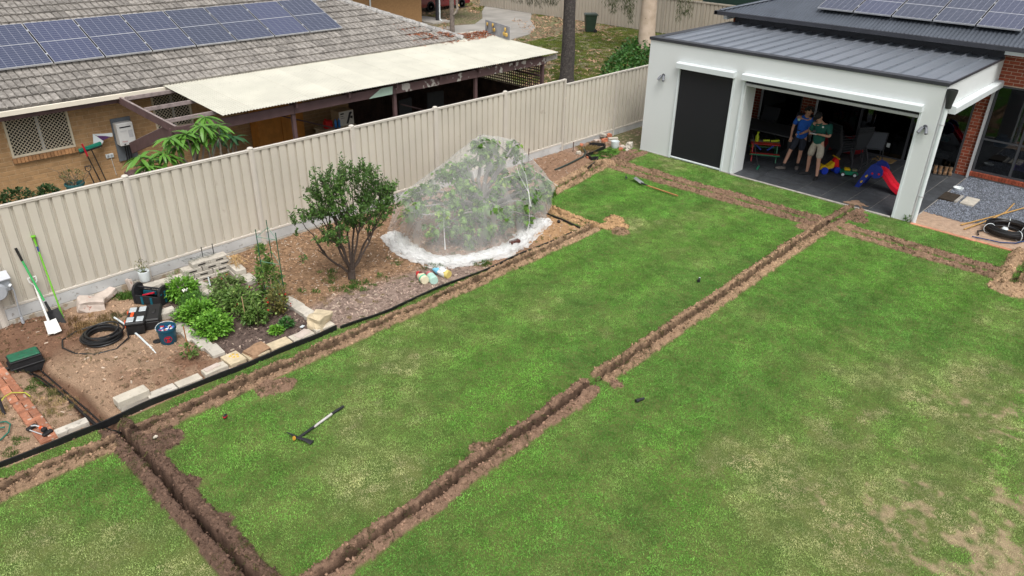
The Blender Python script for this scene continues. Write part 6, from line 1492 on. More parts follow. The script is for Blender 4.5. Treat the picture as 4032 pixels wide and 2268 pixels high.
for (x, z, L_) in ((-.06,2.05,.45),(.02,2.05,.36),(.12,1.95,.35),(-.16,2.0,.36),(-.55,2.0,.34),(-.62,1.9,.3),(.6,1.85,.3),(.35,2.0,.32),(.85,1.6,.3),(-.9,1.4,.25),(-.30,2.1,.22),(.45,2.1,.2),(.95,1.55,.25),(-1.05,1.2,.15)): shoot(np.array((x,0,z)), np.array((RNG.normal(0,.15),0,1)), L_, 22)
n_ = len(P_); nr = rnd_dirs(n_)*.7; nr[:,2] += .8
o = link('crown', leaf_mesh('crown', m_tl, P_, D_, nr, RNG.uniform(.035,.09,n_), RNG.uniform(.018,.036,n_)), st_); o['kind'] = 'stuff'
o = tw.build('twigs', m_tbark, st_); o['kind'] = 'stuff'
# fig tree under the net
m_fb = M('fig_bark', (.27,.25,.235), .85, .15, 12, bump=.3, bsc=40); m_fl = leaf_mat('fig_leaf', (.025,.075,.01), (.13,.27,.03), (.38,.50,.11), trans=.28, sc=2.2)
fx, fy = 6.65, -2.05
fg_ = thing('fig_tree', 'spreading fig tree with grey limbs under the white net', 'tree', (fx, fy, GZ(fx,fy)))
b = MB(); b.tube([(0,0,-.08),(.0,.02,.12),(-.05,.05,.3)], [.13,.11,.11], 12); random.seed(5); ends = []
SUP = [(.0,.0,1.95),(1.05,-.05,1.62),(-.9,.25,1.18),(-1.85,.02,.78),(1.42,-.75,.55),(-1.5,-.95,.52),(-.3,-1.2,.62),(.55,-1.05,.6),(-1.6,.75,.65),(1.3,.75,.75),(.2,.9,1.0),(-.75,-.55,1.05),(.75,-.6,1.0),(-1.2,-.4,.8),(-2.0,-.6,.45),(.0,-.7,1.15),(-.45,.0,1.45),(.6,.2,1.6),(.35,-.2,1.75),(-.7,.1,1.35),(-1.4,.2,1.0),(-1.7,-.5,.75),(1.25,.2,1.3),(1.5,-.5,.8),(.9,-.9,.75),(-.6,-1.0,.8),(-1.3,-.8,.7),(1.15,-.35,1.0),(-1.0,-1.3,.4),(.2,-1.4,.4)]
for (x, y, z) in SUP:
    pts = limb(b, (-.04,.04,.22), (x*.55, y*.55, z*.62+.12), .055, .035, .22, 5); pts = limb(b, pts[-1], (x*.97, y*.95, z*1.0), .032, .016, .25, 4); ends.append((pts[-1], 1.))
    for _ in range(3):
        q_ = pts[random.randint(2,4)]; e_ = q_+Vector((random.gauss(0,.2)+x*.04,random.gauss(0,.2)+y*.04,random.gauss(-.02,.1))); limb(b, q_, e_, .016, .009, .2, 3); ends.append((e_, .8))
b.build('trunk', m_fb, fg_, smooth=60)
def fig_leaf(s):
    """one lobed leaf outline in local xy, stalk at origin along +y"""
    o_ = [(0,0),(.28,.08),(.44,.30),(.30,.42),(.42,.68),(.24,.64),(.14,.72),(.0,1.0)]
    return [(x*s, y*s) for x, y in o_]+[(-x*s, y*s) for x, y in o_[-2:0:-1]]
GR = [(4.50,-1.38),(4.26,-2.07),(4.24,-2.7),(4.30,-3.1),(4.62,-3.42),(5.0,-3.62),(5.7,-3.78),(6.2,-3.72),(6.6,-3.58),(7.3,-3.3),(7.68,-3.2),(7.9,-2.4),(8.0,-1.5),(7.6,-.85),(6.6,-.6),(5.5,-.75),(4.8,-1.0)]
TOPS = [(6.70,-2.02,1.98),(7.78,-2.02,1.66),(5.68,-1.72,1.36),(5.2,-1.8,1.15),(4.50,-2.0,.88),(8.28,-2.95,.62),(4.75,-3.15,.62),(5.3,-3.25,.75),(6.3,-3.35,.80),(7.2,-3.12,.78),(4.95,-1.2,.75),(8.15,-1.2,.85),(6.9,-1.0,1.2),(6.0,-2.8,1.25),(7.4,-2.7,1.2)]
hb2 = bmesh.new()
for p in TOPS: hb2.verts.new((p[0]-fx, p[1]-fy, p[2]))
for p in GR: hb2.verts.new((p[0]-fx, p[1]-fy, .03))
bmesh.ops.convex_hull(hb2, input=hb2.verts[:]); hb2.normal_update(); HP = [(f.calc_center_median().copy(), f.normal.copy()) for f in hb2.faces]; hb2.free()
def tuck(p, mg=.10):
    """pull a point back inside the taut net"""
    p = Vector(p)
    for _ in range(3):
        for c_, n_ in HP:
            d_ = (p-c_).dot(n_)+mg
            if d_ > 0 and n_.z > -.8: p = p-n_*d_
    return p
fl = MB(); fv = []; ff = []
for (e_, k_) in ends:
    e_ = tuck(e_, .13); n_ = int(25*k_)+4
    for i in range(n_):
        a = random.uniform(0,6.28); s_ = random.uniform(.09,.155); dr = random.uniform(-1.0,.1)
        m_ = Matrix.Translation(e_+Vector((random.gauss(0,.06),random.gauss(0,.06),random.gauss(.0,.06)))) @ Matrix.Rotation(a,4,'Z') @ Matrix.Rotation(dr,4,'X') @ Matrix.Rotation(random.gauss(0,.35),4,'Y')
        O = fig_leaf(s_); O3 = [(x, y, abs(x)*.35-.22*y*y/s_) for x, y in O]; c_ = [(0, s_*.45, -.03*s_)]
        n0 = len(O3); fl.add(O3+c_, [(i_, (i_+1) % n0, n0) for i_ in range(n0)], m_)
o = fl.build('crown', m_fl, fg_); o['kind'] = 'stuff'
for (e_, k_) in ends[::2]:
    for _ in range(2):
        b = MB(); p_ = tuck(e_,.13)+Vector((random.gauss(0,.05),random.gauss(0,.05),random.uniform(-.02,.06))); b.ell(tuple(p_), (.02,.02,.024), 8); b.build('fig_fruit', M('green_fig', (.33,.42,.10), .5, .1, 12), fg_, smooth=70)
# the net
def net_mat(name, fac, lo=.3, hi=.62):
    m = bpy.data.materials.new(name); m.use_nodes = True; n = m.node_tree.nodes; L = m.node_tree.links; o = n['Material Output']; b = n['Principled BSDF']
    b.inputs['Base Color'].default_value = (.93,.93,.92,1); b.inputs['Roughness'].default_value = .8
    tl = n.new('ShaderNodeBsdfTranslucent'); tl.inputs[0].default_value = (.93,.93,.92,1); m1 = n.new('ShaderNodeMixShader'); m1.inputs[0].default_value = .45; L.new(b.outputs[0], m1.inputs[1]); L.new(tl.outputs[0], m1.inputs[2])
    tr = n.new('ShaderNodeBsdfTransparent'); m2 = n.new('ShaderNodeMixShader'); L.new(tr.outputs[0], m2.inputs[1]); L.new(m1.outputs[0], m2.inputs[2]); L.new(m2.outputs[0], o.inputs[0])
    geo = n.new('ShaderNodeNewGeometry'); mp = n.new('ShaderNodeMapping'); mp.inputs['Scale'].default_value = (1.6,1.6,.45); nz_ = n.new('ShaderNodeTexNoise'); nz_.inputs['Scale'].default_value = 2.2; nz_.inputs['Detail'].default_value = 5
    L.new(geo.outputs['Position'], mp.inputs[0]); L.new(mp.outputs[0], nz_.inputs['Vector']); mr = n.new('ShaderNodeMapRange'); mr.inputs[1].default_value = .35; mr.inputs[2].default_value = .72; mr.inputs[3].default_value = fac*.8; mr.inputs[4].default_value = fac*1.3
    L.new(nz_.outputs['Fac'], mr.inputs[0]); L.new(mr.outputs[0], m2.inputs[0]); MATS[name] = m; return m
m_net = net_mat('fine_white_net', .235); m_fold = net_mat('folded_net', .3); m_hem = net_mat('bunched_net', .62)
net = thing('insect_net', 'fine white net draped over the fig tree and bunched on the soil', 'garden net', (fx, fy, 0))
b = bmesh.new()
for p in TOPS: b.verts.new((p[0]-fx, p[1]-fy, p[2]))
for p in GR: b.verts.new((p[0]-fx, p[1]-fy, .03))
bmesh.ops.convex_hull(b, input=b.verts[:]); b.normal_update()
bmesh.ops.delete(b, geom=[f for f in b.faces if f.normal.z < -.8], context='FACES'); bmesh.ops.delete(b, geom=[v for v in b.verts if not v.link_faces], context='VERTS')
bmesh.ops.triangulate(b, faces=b.faces[:])
for _ in range(5):
    lg_ = [e for e in b.edges if e.calc_length() > .11]
    if not lg_: break
    bmesh.ops.subdivide_edges(b, edges=lg_, cuts=1); bmesh.ops.triangulate(b, faces=b.faces[:])
b.normal_update()
inner = [v for v in b.verts if v.co.z > .06]
bmesh.ops.smooth_vert(b, verts=inner, factor=.5, use_axis_x=True, use_axis_y=True, use_axis_z=True); bmesh.ops.smooth_vert(b, verts=inner, factor=.5, use_axis_x=True, use_axis_y=True, use_axis_z=True)
b.normal_update()
for v in b.verts:
    a = math.atan2(v.co.y, v.co.x); u = max(0, 1-v.co.z/1.3)
    fold = abs(math.sin(a*13+mnoise.noise(Vector((a*2,0,v.co.z)))*3))**3
    v.co += v.normal*(-.085*u*(1-fold)*min(1, v.co.z*6) + .025*mnoise.noise(v.co*2.5))
me = bpy.data.meshes.new('net_tent'); b.to_mesh(me); b.free(); me.materials.append(m_net); me.polygons.foreach_set('use_smooth', [True]*len(me.polygons)); link('net_tent', me, net)
# drawn tight folds running down from the high points
def foldline(pts, w_):
    b = MB(); P = [Vector(p)-Vector((fx,fy,0)) for p in pts]; b.tube(P, [w_*.15]+[w_*.38]*(len(P)-2)+[w_*1.3], 6, flat=.4); b.build('fold', m_fold, net, smooth=60)
for pts, w_ in (([(7.3,-2.4,1.5),(7.0,-2.9,1.18),(7.0,-3.2,.85),(6.75,-3.45,.3),(6.5,-3.58,.05)], .018), ([(6.9,-2.2,1.85),(7.2,-2.6,1.38),(7.9,-2.75,.95),(8.25,-2.95,.64)], .014), ([(7.35,-2.45,1.48),(7.2,-2.9,1.15),(6.9,-3.35,.62)], .014), ([(5.0,-2.7,.98),(4.75,-2.95,.72),(4.55,-3.2,.3)], .012)): foldline(pts, w_)
# bunched hem
hv = MB(); loop = GR[:11]; dense = []
for i in range(len(loop)-1):
    for u in np.linspace(0,1,9)[:-1]: dense.append((loop[i][0]+(loop[i+1][0]-loop[i][0])*u, loop[i][1]+(loop[i+1][1]-loop[i][1])*u))
def hem(off, r0, r1, seed, z0, mat=m_hem, thr=-2):
    rg = random.Random(seed); b = MB(); P = []; Rr = []
    for i, (x, y) in enumerate(dense):
        dx, dy = x-fx, y-fy; l = math.hypot(dx,dy); o_ = off+.06*mnoise.noise(Vector((i*.25,seed,0))); P.append((x-fx+dx/l*o_, y-fy+dy/l*o_, z0+.02*mnoise.noise(Vector((i*.4,seed,5))))); Rr.append(r0+(r1-r0)*(.5+.5*mnoise.noise(Vector((i*.33,seed,9)))))
    b.tube(P, Rr, 10, flat=.55)
    me = b.mesh('bunched_hem', mat, 70)
    for v in me.vertices: v.co += Vector((mnoise.noise(v.co*13), mnoise.noise(v.co*13+Vector((3,0,0))), mnoise.noise(v.co*15)*.9))*.055; v.co.z = max(v.co.z, .012)
    link('bunched_hem', me, net)
hem(-.05,.05,.10,1,.05); hem(-.17,.04,.09,2,.04); hem(.06,.03,.07,3,.03); hem(-.28,.03,.06,4,.03); hem(-.1,.06,.11,5,.08); hem(.13,.02,.05,6,.02); hem(-.36,.02,.05,7,.02); hem(-.2,.05,.09,8,.07); hem(.0,.04,.08,9,.06)
# brick holding the net down
hb_ = thing('cored_brick', 'dark red cored brick weighing down the net edge', 'brick', (6.10,-3.64,.085), -.15)
b = MB(); b.box(-.115,.115,-.055,.055,0,.076,.004); b.build('brick_body', M('dark_brick', (.085,.028,.022), .85, .2, 20), hb_)
for x in (-.06,0,.06):
    b = MB(); b.lathe([(.019,0),(.019,.003)], 12, c=(x,0,.076)); b.build('core_hole', m_slot, hb_)
# small black ball fitting near net
b = MB(); b.ell((0,0,.035), .04, 12); o = b.build('black_ball', m_edge, loc=(7.75,-3.45,GZ(7.75,-3.45)), smooth=70); tag(o, 'small round black cap beside the net corner', 'cap')
# three fallen garden gnomes
def gnome(label, x, y, rz, hat, body, band, base, front=None, face=False):
    t = thing('garden_gnome', label, 'garden ornament', (x, y, GZ(x,y)+.07), rz); q = Matrix.Rotation(PI/2, 4, 'Y')
    def part(name, prof, mat, n=18):
        b = MB(); b.lathe(prof, n, q); b.build(name, mat, t, smooth=60)
    part('hat', [(.078,-.01),(.07,-.07),(.042,-.16),(.010,-.22)][::-1], hat)
    part('coat', [(.078,-.02),(.082,.06),(.085,.1)], body); part('belt', [(.087,.1),(.088,.14)], band); part('skirt', [(.086,.14),(.078,.20)], base)
    if front:
        b = MB(); b.ell((-.01,0,.07), (.05,.04,.025), 10); b.build('pack', front, t, smooth=60)
    if face:
        b = MB(); b.ell((.02,0,.07), (.06,.06,.035), 10); b.build('beard', m_wtrim, t, smooth=60)
        for sy in (-.08,.085):
            b = MB(); b.ell((.0,sy,.03), (.03,.03,.03), 8); b.build('hand', m_wtrim, t, smooth=60)
        b = MB(); b.ell((-.035,0,.085), (.014,.014,.012), 8); b.build('nose', M('skin_pink', (.55,.35,.28), .6, .1, 9), t, smooth=60)
        b = MB(); b.ell((.13,-.05,.04), (.025,.03,.03), 8); b.build('boot', M('gold_paint', (.55,.40,.06), .5, .1, 9), t, smooth=60)
gm = lambda n_, c: M(n_, c, .5, .06, 20)
gnome('fallen gnome with bright red hat and green belt in the mulch', 3.70, -3.46, rad(-107), gm('gnome_red',(.60,.03,.035)), gm('gnome_cream',(.68,.62,.44)), gm('gnome_green',(.06,.50,.30)), gm('gnome_cream',(.68,.62,.44)), gm('gnome_maroon',(.14,.03,.03)))
gnome('fallen gnome with faded pink hat and pale green coat', 3.84, -3.58, rad(-112), gm('gnome_pink',(.55,.15,.16)), gm('gnome_mint',(.42,.62,.53)), gm('gnome_mint2',(.34,.56,.48)), gm('gnome_mint',(.42,.62,.53)))
gnome('fallen gnome with light blue hat and white beard', 4.10, -3.58, rad(-82), gm('gnome_blue',(.20,.56,.78)), gm('gnome_white',(.72,.72,.70)), gm('gnome_white',(.72,.72,.70)), gm('gnome_gold',(.6,.48,.15)), None, True)
# rubble by the wall corner
m_rb = M('rubble_brick', (.40,.14,.075), .9, .25, 14, bump=.5, bsc=60)
rub_ = [(12.62,-.16,.0,.16,.1,.08,m_rb,'red brick half by the fence in the weeds'),(13.3,-.2,0,.2,.14,.1,m_pinkst,'pinkish rubble stone by the fence end'),(13.55,-.3,.0,.22,.11,.1,m_rb,'red brick lying in front of the rubble pile'),(13.75,-.1,.1,.2,.16,.1,m_limeg,'grey stone on top of the rubble pile by the fence'),(13.9,-.35,.0,.3,.12,.09,m_limeg,'long grey stone right of the rubble pile'),(13.95,-.15,.06,.16,.12,.1,m_rb,'red brick at the back of the rubble pile'),(13.42,-1.05,.0,.16,.14,.10,m_pinkst,'pink rubble stone beside the white pot by the wall'),(13.56,-1.2,0,.2,.2,.22,m_limeg,'broken hollow grey block against the white wall'),(13.25,-1.12,0,.12,.1,.08,m_rb,'small pale brick piece in front of the white pot'),(13.35,-1.3,0,.12,.08,.05,m_lime,'small pale stone chip near the wall corner'),(11.95,-.95,0,.12,.1,.06,m_rb,'orange brick fragment beside the dark green pipe'),(12.0,-.55,0,.13,.1,.09,m_lime,'crumpled white lump in the bare bed'),(12.2,-1.35,.0,.12,.08,.03,m_pinkst,'flat pinkish stone on the grass by the edging')]
for i, (x, y, z, sx, sy, sz, m_, l_) in enumerate(rub_): stone('rubble_stone', l_, x, y, z+sz*.4+(GZ(x,y) if x < X1 else 0), sx, sy, sz, m_, random.uniform(-.8,.8), 100+i, .25, cat='rubble', group='rubble at the wall corner')
b = MB(); b.lathe([(.09,0),(.115,.06),(.12,.18),(.125,.2),(.11,.2),(.1,.1),(.001,.08)], 20, ends=False); tag(b.build('white_planter', m_wtrim, loc=(13.32,-.86,GZ(13.32,-.86)), smooth=50), 'empty white round pot near the wall corner', 'plant pot')

# ================================================================== THINGS LEFT ON THE LAWN
pk_ = thing('mattock', 'mattock with black head and pale banded handle lying on the lawn', 'mattock', (-.54,-5.9,.03))
m_iron = M('black_iron', (.018,.018,.02), .5, .2, 20)
b = MB(); b.tube([(.02,0,.0),(.34,.06,.005)], [.021,.019], 10); b.tube([(.64,.12,.01),(.86,.15,.01)], .02, 10); b.build('grip', m_iron, pk_, smooth=50)
b = MB(); b.tube([(.3,.05,.005),(.66,.125,.01)], .0185, 10); b.build('handle', M('pale_fibreglass', (.48,.46,.44), .5, .15, 30), pk_, smooth=50)
b = MB(); b.tube([(-.03,.20,.02),(-.02,.1,.035),(0,.0,.03)], [.006,.014,.024], 8, flat=.7); b.tube([(0,0,.03),(.06,-.12,.025),(.1,-.22,.005)], [.024,.03,.045], 8, flat=.25); b.build('head', m_iron, pk_, smooth=50)
b = MB(); b.lathe([(.03,0),(.03,.012)], 16, T(-.03,0,.03, ry=-1.2)); b.build('eye_plug', M('gold_cap', (.55,.30,.04), .5, .1, 9), pk_)
tp_ = thing('tape_measure', 'small red and black tape measure on the lawn', 'tape measure', (-.99,-4.8,.025), .5)
b = MB(); b.box(-.035,.035,-.02,.02,0,.06,.012); b.build('case', m_iron, tp_); b = MB(); b.box(-.036,.03,-.022,.022,.02,.045,.006); b.build('red_grip', M('red_plastic', (.45,.01,.03), .4, .1, 9), tp_)
sh_ = thing('trench_shovel', 'narrow shovel with long timber handle lying on the far lawn', 'shovel', (11.2,-3.3,.03))
b = MB(); b.tube([(-.02,-.15,.03),(-.06,-1.12,.02)], .018, 10); b.build('handle', M('oiled_timber', (.36,.17,.065), .6, .2, 15), sh_, smooth=50)
b = MB(); b.tube([(0,.02,.04),(-.02,-.2,.03)], [.02,.021], 10); b.build('socket', m_iron, sh_, smooth=50)
b = blade(.13,.42,.03); me = b.mesh('blade', M('worn_steel', (.33,.34,.34), .35, .3, 12, metal=.5), 60); o = link('blade', me, sh_); o.location = (.0,.0,.02); o.rotation_euler = (.05,0,rad(-25))
b = MB(); b.tube([(0,0,.02),(.08,.05,.03)], .016, 8); b.add([(-.06,-.08,.02),(.02,-.05,.035),(.03,.02,.03),(-.03,.0,.02)], [(0,1,2,3)]); tag(b.build('trowel', m_iron, loc=(11.3,-2.72,.03)), 'small dark trowel beside the trench shovel blade', 'trowel')
for (x, y, l_, r_) in ((7.54,-7.21,'small black sprinkler fitting with a pale cap, behind the long trench',.4),(3.49,-8.67,'short black cylinder fitting on the near lawn, in front of the long trench',-.3)):
    t = thing('pipe_fitting', l_, 'pipe fitting', (x, y, .035), r_); b = MB(); b.tube([(-.06,0,0),(.04,0,0)], .022, 12); b.lathe([(.03,-.025),(.03,.02)], 12, T(-.05,0,0, ry=PI/2)); b.build('body', m_iron, t, smooth=40)
    b = MB(); b.tube([(.04,0,0),(.075,0,0)], .018, 12); b.build('cap', m_wtrim if x > 5 else m_iron, t, smooth=40)
stone('pale_stone', 'pale stone on the dark spoil near the trench junction', -1.88, -4.62, .10, .05, .035, .025, m_lime, .3, 140, .3)

# ================================================================== NEIGHBOUR'S YARD THINGS
wh = thing('water_heater', 'white gas water heater on a grey backing board', 'water heater', (2.03,WY-.02,1.03))
b = MB(); b.box(-.22,.24,-.03,-.005,-.42,.62); b.build('backing_board', M('grey_fibre_board', (.13,.145,.16), .8, .2, 6, speck=(.4,.4,.4), speck_sc=7, speck_at=.74), wh)
b = MB(); b.box(-.19,.19,-.26,-.035,.0,.54,.012); b.build('casing', M('off_white_steel', (.58,.58,.565), .5, .06, 5), wh)
b = MB(); b.box(-.13,.13,-.265,-.26,.43,.46); b.build('exhaust_slot', m_iron, wh)
b = MB(); b.box(-.13,.02,-.2625,-.2602,.35,.36); b.box(-.13,0,-.2625,-.2602,.33,.335); b.box(.05,.15,-.2625,-.2602,.18,.36,0); b.box(-.13,.12,-.2625,-.2602,.055,.062); b.build('printed_label', M('pale_grey_print', (.42,.42,.43), .6, .1, 40), wh)
def text_part(txt, size, mat, parent, m_):
    cu = bpy.data.curves.new('lettering', 'FONT'); cu.body = txt; cu.size = size; cu.extrude = .0006
    to = bpy.data.objects.new('tmp', cu); COL.objects.link(to); bpy.context.view_layer.update(); me = bpy.data.meshes.new_from_object(to.evaluated_get(bpy.context.evaluated_depsgraph_get())); bpy.data.objects.remove(to); me.materials.clear(); me.materials.append(mat)
    o = link('lettering', me, parent); o.matrix_local = m_; return o
text_part('Rinnai', .05, M('red_lettering', (.35,.01,.02), .5, .05, 9), wh, T(-.13,-.2622,.085, rx=PI/2))
b = MB(); b.box(-.1,-.06,-.264,-.26,.02,.045); b.build('status_window', m_iron, wh)
b = MB()
for x in (-.05,.0,.06): b.tube([(x,-.12,.0),(x,-.1,-.2),(x,-.06,-.5)], .014, 8)
b.build('pipes', m_iron, wh)
br = thing('push_broom', 'green bristle push broom stood head up against the brick wall', 'broom', (1.28,5.45,0))
b = MB(); b.tube([(.1,-.02,.05),(-.09,.0,1.08)], .013, 8); b.build('handle', m_iron, br, smooth=50)
b = MB(); b.bar((-.36,0,1.06),(.16,0,1.14),.06,.04,.006); b.build('head', m_iron, br)
b = MB(); b.bar((-.36,0,1.115),(.15,0,1.195),.07,.075,.01); b.build('bristles', M('green_bristle', (.01,.20,.13), .8, .3, 60, bump=1, bsc=200), br)
rk = thing('red_grip_tool', 'long black tool with red grip leaning on the brick wall', 'garden tool', (1.12,5.35,0))
b = MB(); b.tube([(.12,0,.05),(-.07,.02,.98)], .014, 8); b.build('handle', m_iron, rk, smooth=50); b = MB(); b.tube([(-.07,.02,.98),(-.12,.03,1.28)], .021, 8); b.build('grip', M('red_plastic', (.45,.01,.03), .4, .1, 9), rk, smooth=50)
fk = thing('garden_fork', 'black D handled fork leaning by the potted plant', 'garden fork', (.98,5.3,0))
b = MB(); b.tube([(.1,0,.0),(.0,.02,.62)], .014, 8); b.tube([(0,.02,.62),(-.06,.02,.68),(-.06,.02,.76)], .011, 6); b.tube([(0,.02,.62),(.06,.02,.68),(.06,.02,.76)], .011, 6); b.tube([(-.07,.02,.76),(.07,.02,.76)], .013, 6); b.build('handle', m_iron, fk, smooth=50)
b = MB()
for k_ in range(4): b.tube([(.03+k_*.045,0,.05),(.03+k_*.045,-.02,-.0)], .006, 5)
b.build('tines', m_iron, fk)
wf = thing('white_corflute', 'creased white plastic panel propped behind the broom', 'panel', (1.5,5.55,1.05))
b = MB(); b.add([(-.17,0,.37),(-.22,-.02,.10),(-.08,-.03,.02),(.02,-.02,.16)], [(0,1,2,3)]); b.add([(-.17,.0,.36),(.02,-.005,.24),(.25,-.01,.22),(.26,-.01,.31),(.05,.0,.33)], [(0,1,2,3,4)]); b.build('sheet', m_wtrim, wf)
b = MB(); b.add([(-.1,-.012,.31),(.0,-.012,.17),(.2,-.014,.225),(.1,-.012,.265)], [(0,1,2,3)]); b.build('purple_print', M('purple_print', (.10,.04,.13), .6, .3, 40), wf)
ol = thing('wall_outlet', 'double white power point on the neighbour brick wall', 'power point', (1.62,WY-.012,.79)); b = MB(); b.box(-.09,.09,-.03,0,-.05,.05,.006); b.build('plate', m_wtrim, ol)
for x in (-.04,.04):
    b = MB(); b.box(x-.022,x+.022,-.04,-.0305,-.02,.03,.004); b.build('socket_flap', m_gr, ol)
b = MB(); b.tube([(.02,-.02,-.05),(.05,-.02,-.5)], .006, 5); b.build('cable', m_wtrim, ol)
np_ = thing('teal_pot_plant', 'scruffy bare shrub in a teal pot against the brick wall', 'potted plant', (.46,4.75,.42))
b = MB(); b.lathe([(.15,-.1),(.19,.16),(.21,.17),(.21,.21),(.19,.21),(.17,.1),(.001,.1)], 20, ends=False); b.build('pot', M('teal_glaze', (.03,.12,.13), .5, .15, 9), np_, smooth=50)
b = MB(); b.cyl((0,0,-.5),(0,0,-.1),.13); b.build('pot_stand', m_slab, np_)
b = MB()
for _ in range(16): limb(b, (random.gauss(0,.05),random.gauss(0,.05),.1), (random.gauss(0,.19),random.gauss(0,.15),random.uniform(.35,.62)), .012, .004, .3, 4)
b.build('branches', M('dry_twig', (.20,.15,.10), .9, .3, 20), np_)
bush(np_, leaf_mat('sparse_leaf', (.06,.08,.02), (.14,.15,.05)), (0,0,.36), (.24,.18,.18), 130, (.04,.07), (.02,.035))
for i, (x, l_) in enumerate(((-.95,'rounder dark shrub top poking over the fence at the left edge'),(-.35,'small dark shrub top poking over the fence, next to the larger one'))):
    t = thing('low_shrub', l_, 'shrub', (x,3.7,0)); r_ = (.34,.2)[i]; b = MB()
    for _ in range(6): limb(b, (0,0,0), (random.gauss(0,.12),random.gauss(0,.1),.9), .014, .005)
    b.build('stems', m_tbark, t); bush(t, leaf_mat('dark_shrub_leaf%d' % i, (.015,.04,.012), (.04,.09,.025)), (0,0,.92 if i == 0 else .85), (r_,.25,.2), 500, (.05,.1), (.03,.05))
# frangipani: rosettes of long leaves on forked grey stems; each leaf a piece
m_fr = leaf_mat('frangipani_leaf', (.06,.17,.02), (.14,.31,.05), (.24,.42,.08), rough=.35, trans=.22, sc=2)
m_frd = leaf_mat('shaded_frangipani_leaf', (.02,.07,.03), (.045,.12,.045), rough=.35)  # darker copy of the leaf above, shade painted into its colour
def fleaf(mat):
    b = MB(); n_ = 6; v = []
    for i in range(n_+1):
        u = i/n_; w_ = .036*math.sin(PI*min(1,u*.96+.02))**.75; z_ = -.16*u*u; v += [(-w_, u*.30, z_+w_*.35), (0, u*.30, z_), (w_, u*.30, z_+w_*.35)]
    F = []
    for i in range(n_): F += [(3*i,3*i+1,3*i+4,3*i+3),(3*i+1,3*i+2,3*i+5,3*i+4)]
    b.add(v, F); return b.mesh('leaf', mat, 60)
lfA, lfB = fleaf(m_fr), fleaf(m_frd)
frp = thing('frangipani', 'bright green frangipani with long leaves rising behind the fence', 'shrub', (1.7,1.35,0))
ros = [(.80,1.95),(.95,1.72),(.86,1.78),(1.18,1.98),(1.05,1.85),(1.30,1.84),(1.52,2.12),(1.72,2.25),(1.58,1.98),(2.02,2.36),(2.16,2.28),(1.88,2.16),(2.30,2.40),(2.44,2.24),(2.12,2.1),(1.4,2.22),(1.95,2.02),(2.42,2.05)]
b = MB(); random.seed(9)
for k_, (x, z) in enumerate(ros):
    y = random.uniform(-.2,.25); base = (random.choice((-.5,-.1,.35,.6)), 0, .0); mid = ((x-1.7)*.7+base[0]*.3, y*.5, z*.72); b.tube([base, ((base[0]+mid[0])/2+random.gauss(0,.05), y*.3, .7), mid, (x-1.7, y, z-.03)], [.04,.032,.024,.018], 7)
    n_ = random.randint(13,17)
    for i in range(n_):
        o = link('leaf', lfA, frp); s_ = random.uniform(.8,1.25); o.location = (x-1.7, y, z+random.uniform(-.03,.02)); o.rotation_euler = Euler((random.uniform(-.1,.65)-.25*(i % 3 == 0), random.gauss(0,.15), 2*PI*i/n_+random.gauss(0,.2))); o.scale = (s_,s_,s_)
b.build('stems', M('frangipani_bark', (.26,.22,.18), .8, .2, 12), frp, smooth=60)
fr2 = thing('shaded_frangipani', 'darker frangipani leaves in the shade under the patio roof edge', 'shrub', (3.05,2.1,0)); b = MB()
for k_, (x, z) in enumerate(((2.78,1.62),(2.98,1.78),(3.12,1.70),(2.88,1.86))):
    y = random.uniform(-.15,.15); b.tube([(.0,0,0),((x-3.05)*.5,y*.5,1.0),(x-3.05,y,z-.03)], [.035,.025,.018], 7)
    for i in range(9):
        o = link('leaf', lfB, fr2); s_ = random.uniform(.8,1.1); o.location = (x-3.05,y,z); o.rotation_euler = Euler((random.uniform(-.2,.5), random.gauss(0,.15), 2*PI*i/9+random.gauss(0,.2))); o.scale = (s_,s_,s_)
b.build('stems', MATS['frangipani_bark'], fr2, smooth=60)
# things stored on the neighbour's patio
cb = thing('orange_cupboard', 'orange timber cupboard against the wall under the patio roof', 'cupboard', (6.05,5.3,0)); m_pine = M('orange_pine', (.50,.20,.035), .55, .15, 6)
b = MB(); b.box(-.72,.72,-.02,.35,.02,1.42); b.build('carcass', m_pine, cb)
for x0, x1 in ((-.7,-.02),(.02,.7)):
    b = MB(); b.box(x0,x1,-.05,-.021,.08,1.36,.008); d_ = b.build('door', m_pine, cb); b = MB(); b.box(x0+.1,x1-.1,-.062,-.051,.2,1.22,.01); b.build('door_panel', m_pine, d_)
bx_ = thing('storage_box', 'beige plastic storage box on the neighbour patio', 'storage box', (7.5,4.95,0)); b = MB(); b.box(-.45,.6,-.25,.25,0,.5,.03); b.build('body', M('beige_plastic', (.45,.37,.25), .6, .1, 6), bx_); b = MB(); b.box(-.48,.63,-.28,.28,.501,.56,.02); b.build('lid', M('beige_plastic', (.45,.37,.25), .6, .1, 6), bx_)
ct = thing('tool_carton', 'white printed carton with a blower picture on the storage box', 'carton', (7.85,4.95,.562)); b = MB(); b.box(-.25,.25,-.2,.2,0,.42); b.build('carton', M('kraft_board', (.42,.30,.17), .8, .1, 9), ct)
b = MB(); b.box(-.245,.245,-.206,-.2005,.005,.415); b.build('front_print', M('white_card', (.58,.55,.49), .7, .06, 9), ct)
b = MB(); b.add([(-.02,-.2085,.05),(.05,-.2085,.04),(.16,-.2085,.3),(.2,-.2085,.33),(.18,-.2085,.38),(.1,-.2085,.36)], [(0,1,2,3,4,5)]); b.add([(.12,-.2085,.2),(.2,-.2085,.16),(.22,-.2085,.24),(.15,-.2085,.26)], [(0,1,2,3)]); b.box(-.2,-.08,-.2085,-.2062,.33,.37); b.box(-.2,-.1,-.2085,-.2062,.27,.285); b.box(-.2,-.06,-.2085,-.2062,.22,.23); b.build('picture', m_iron, ct)
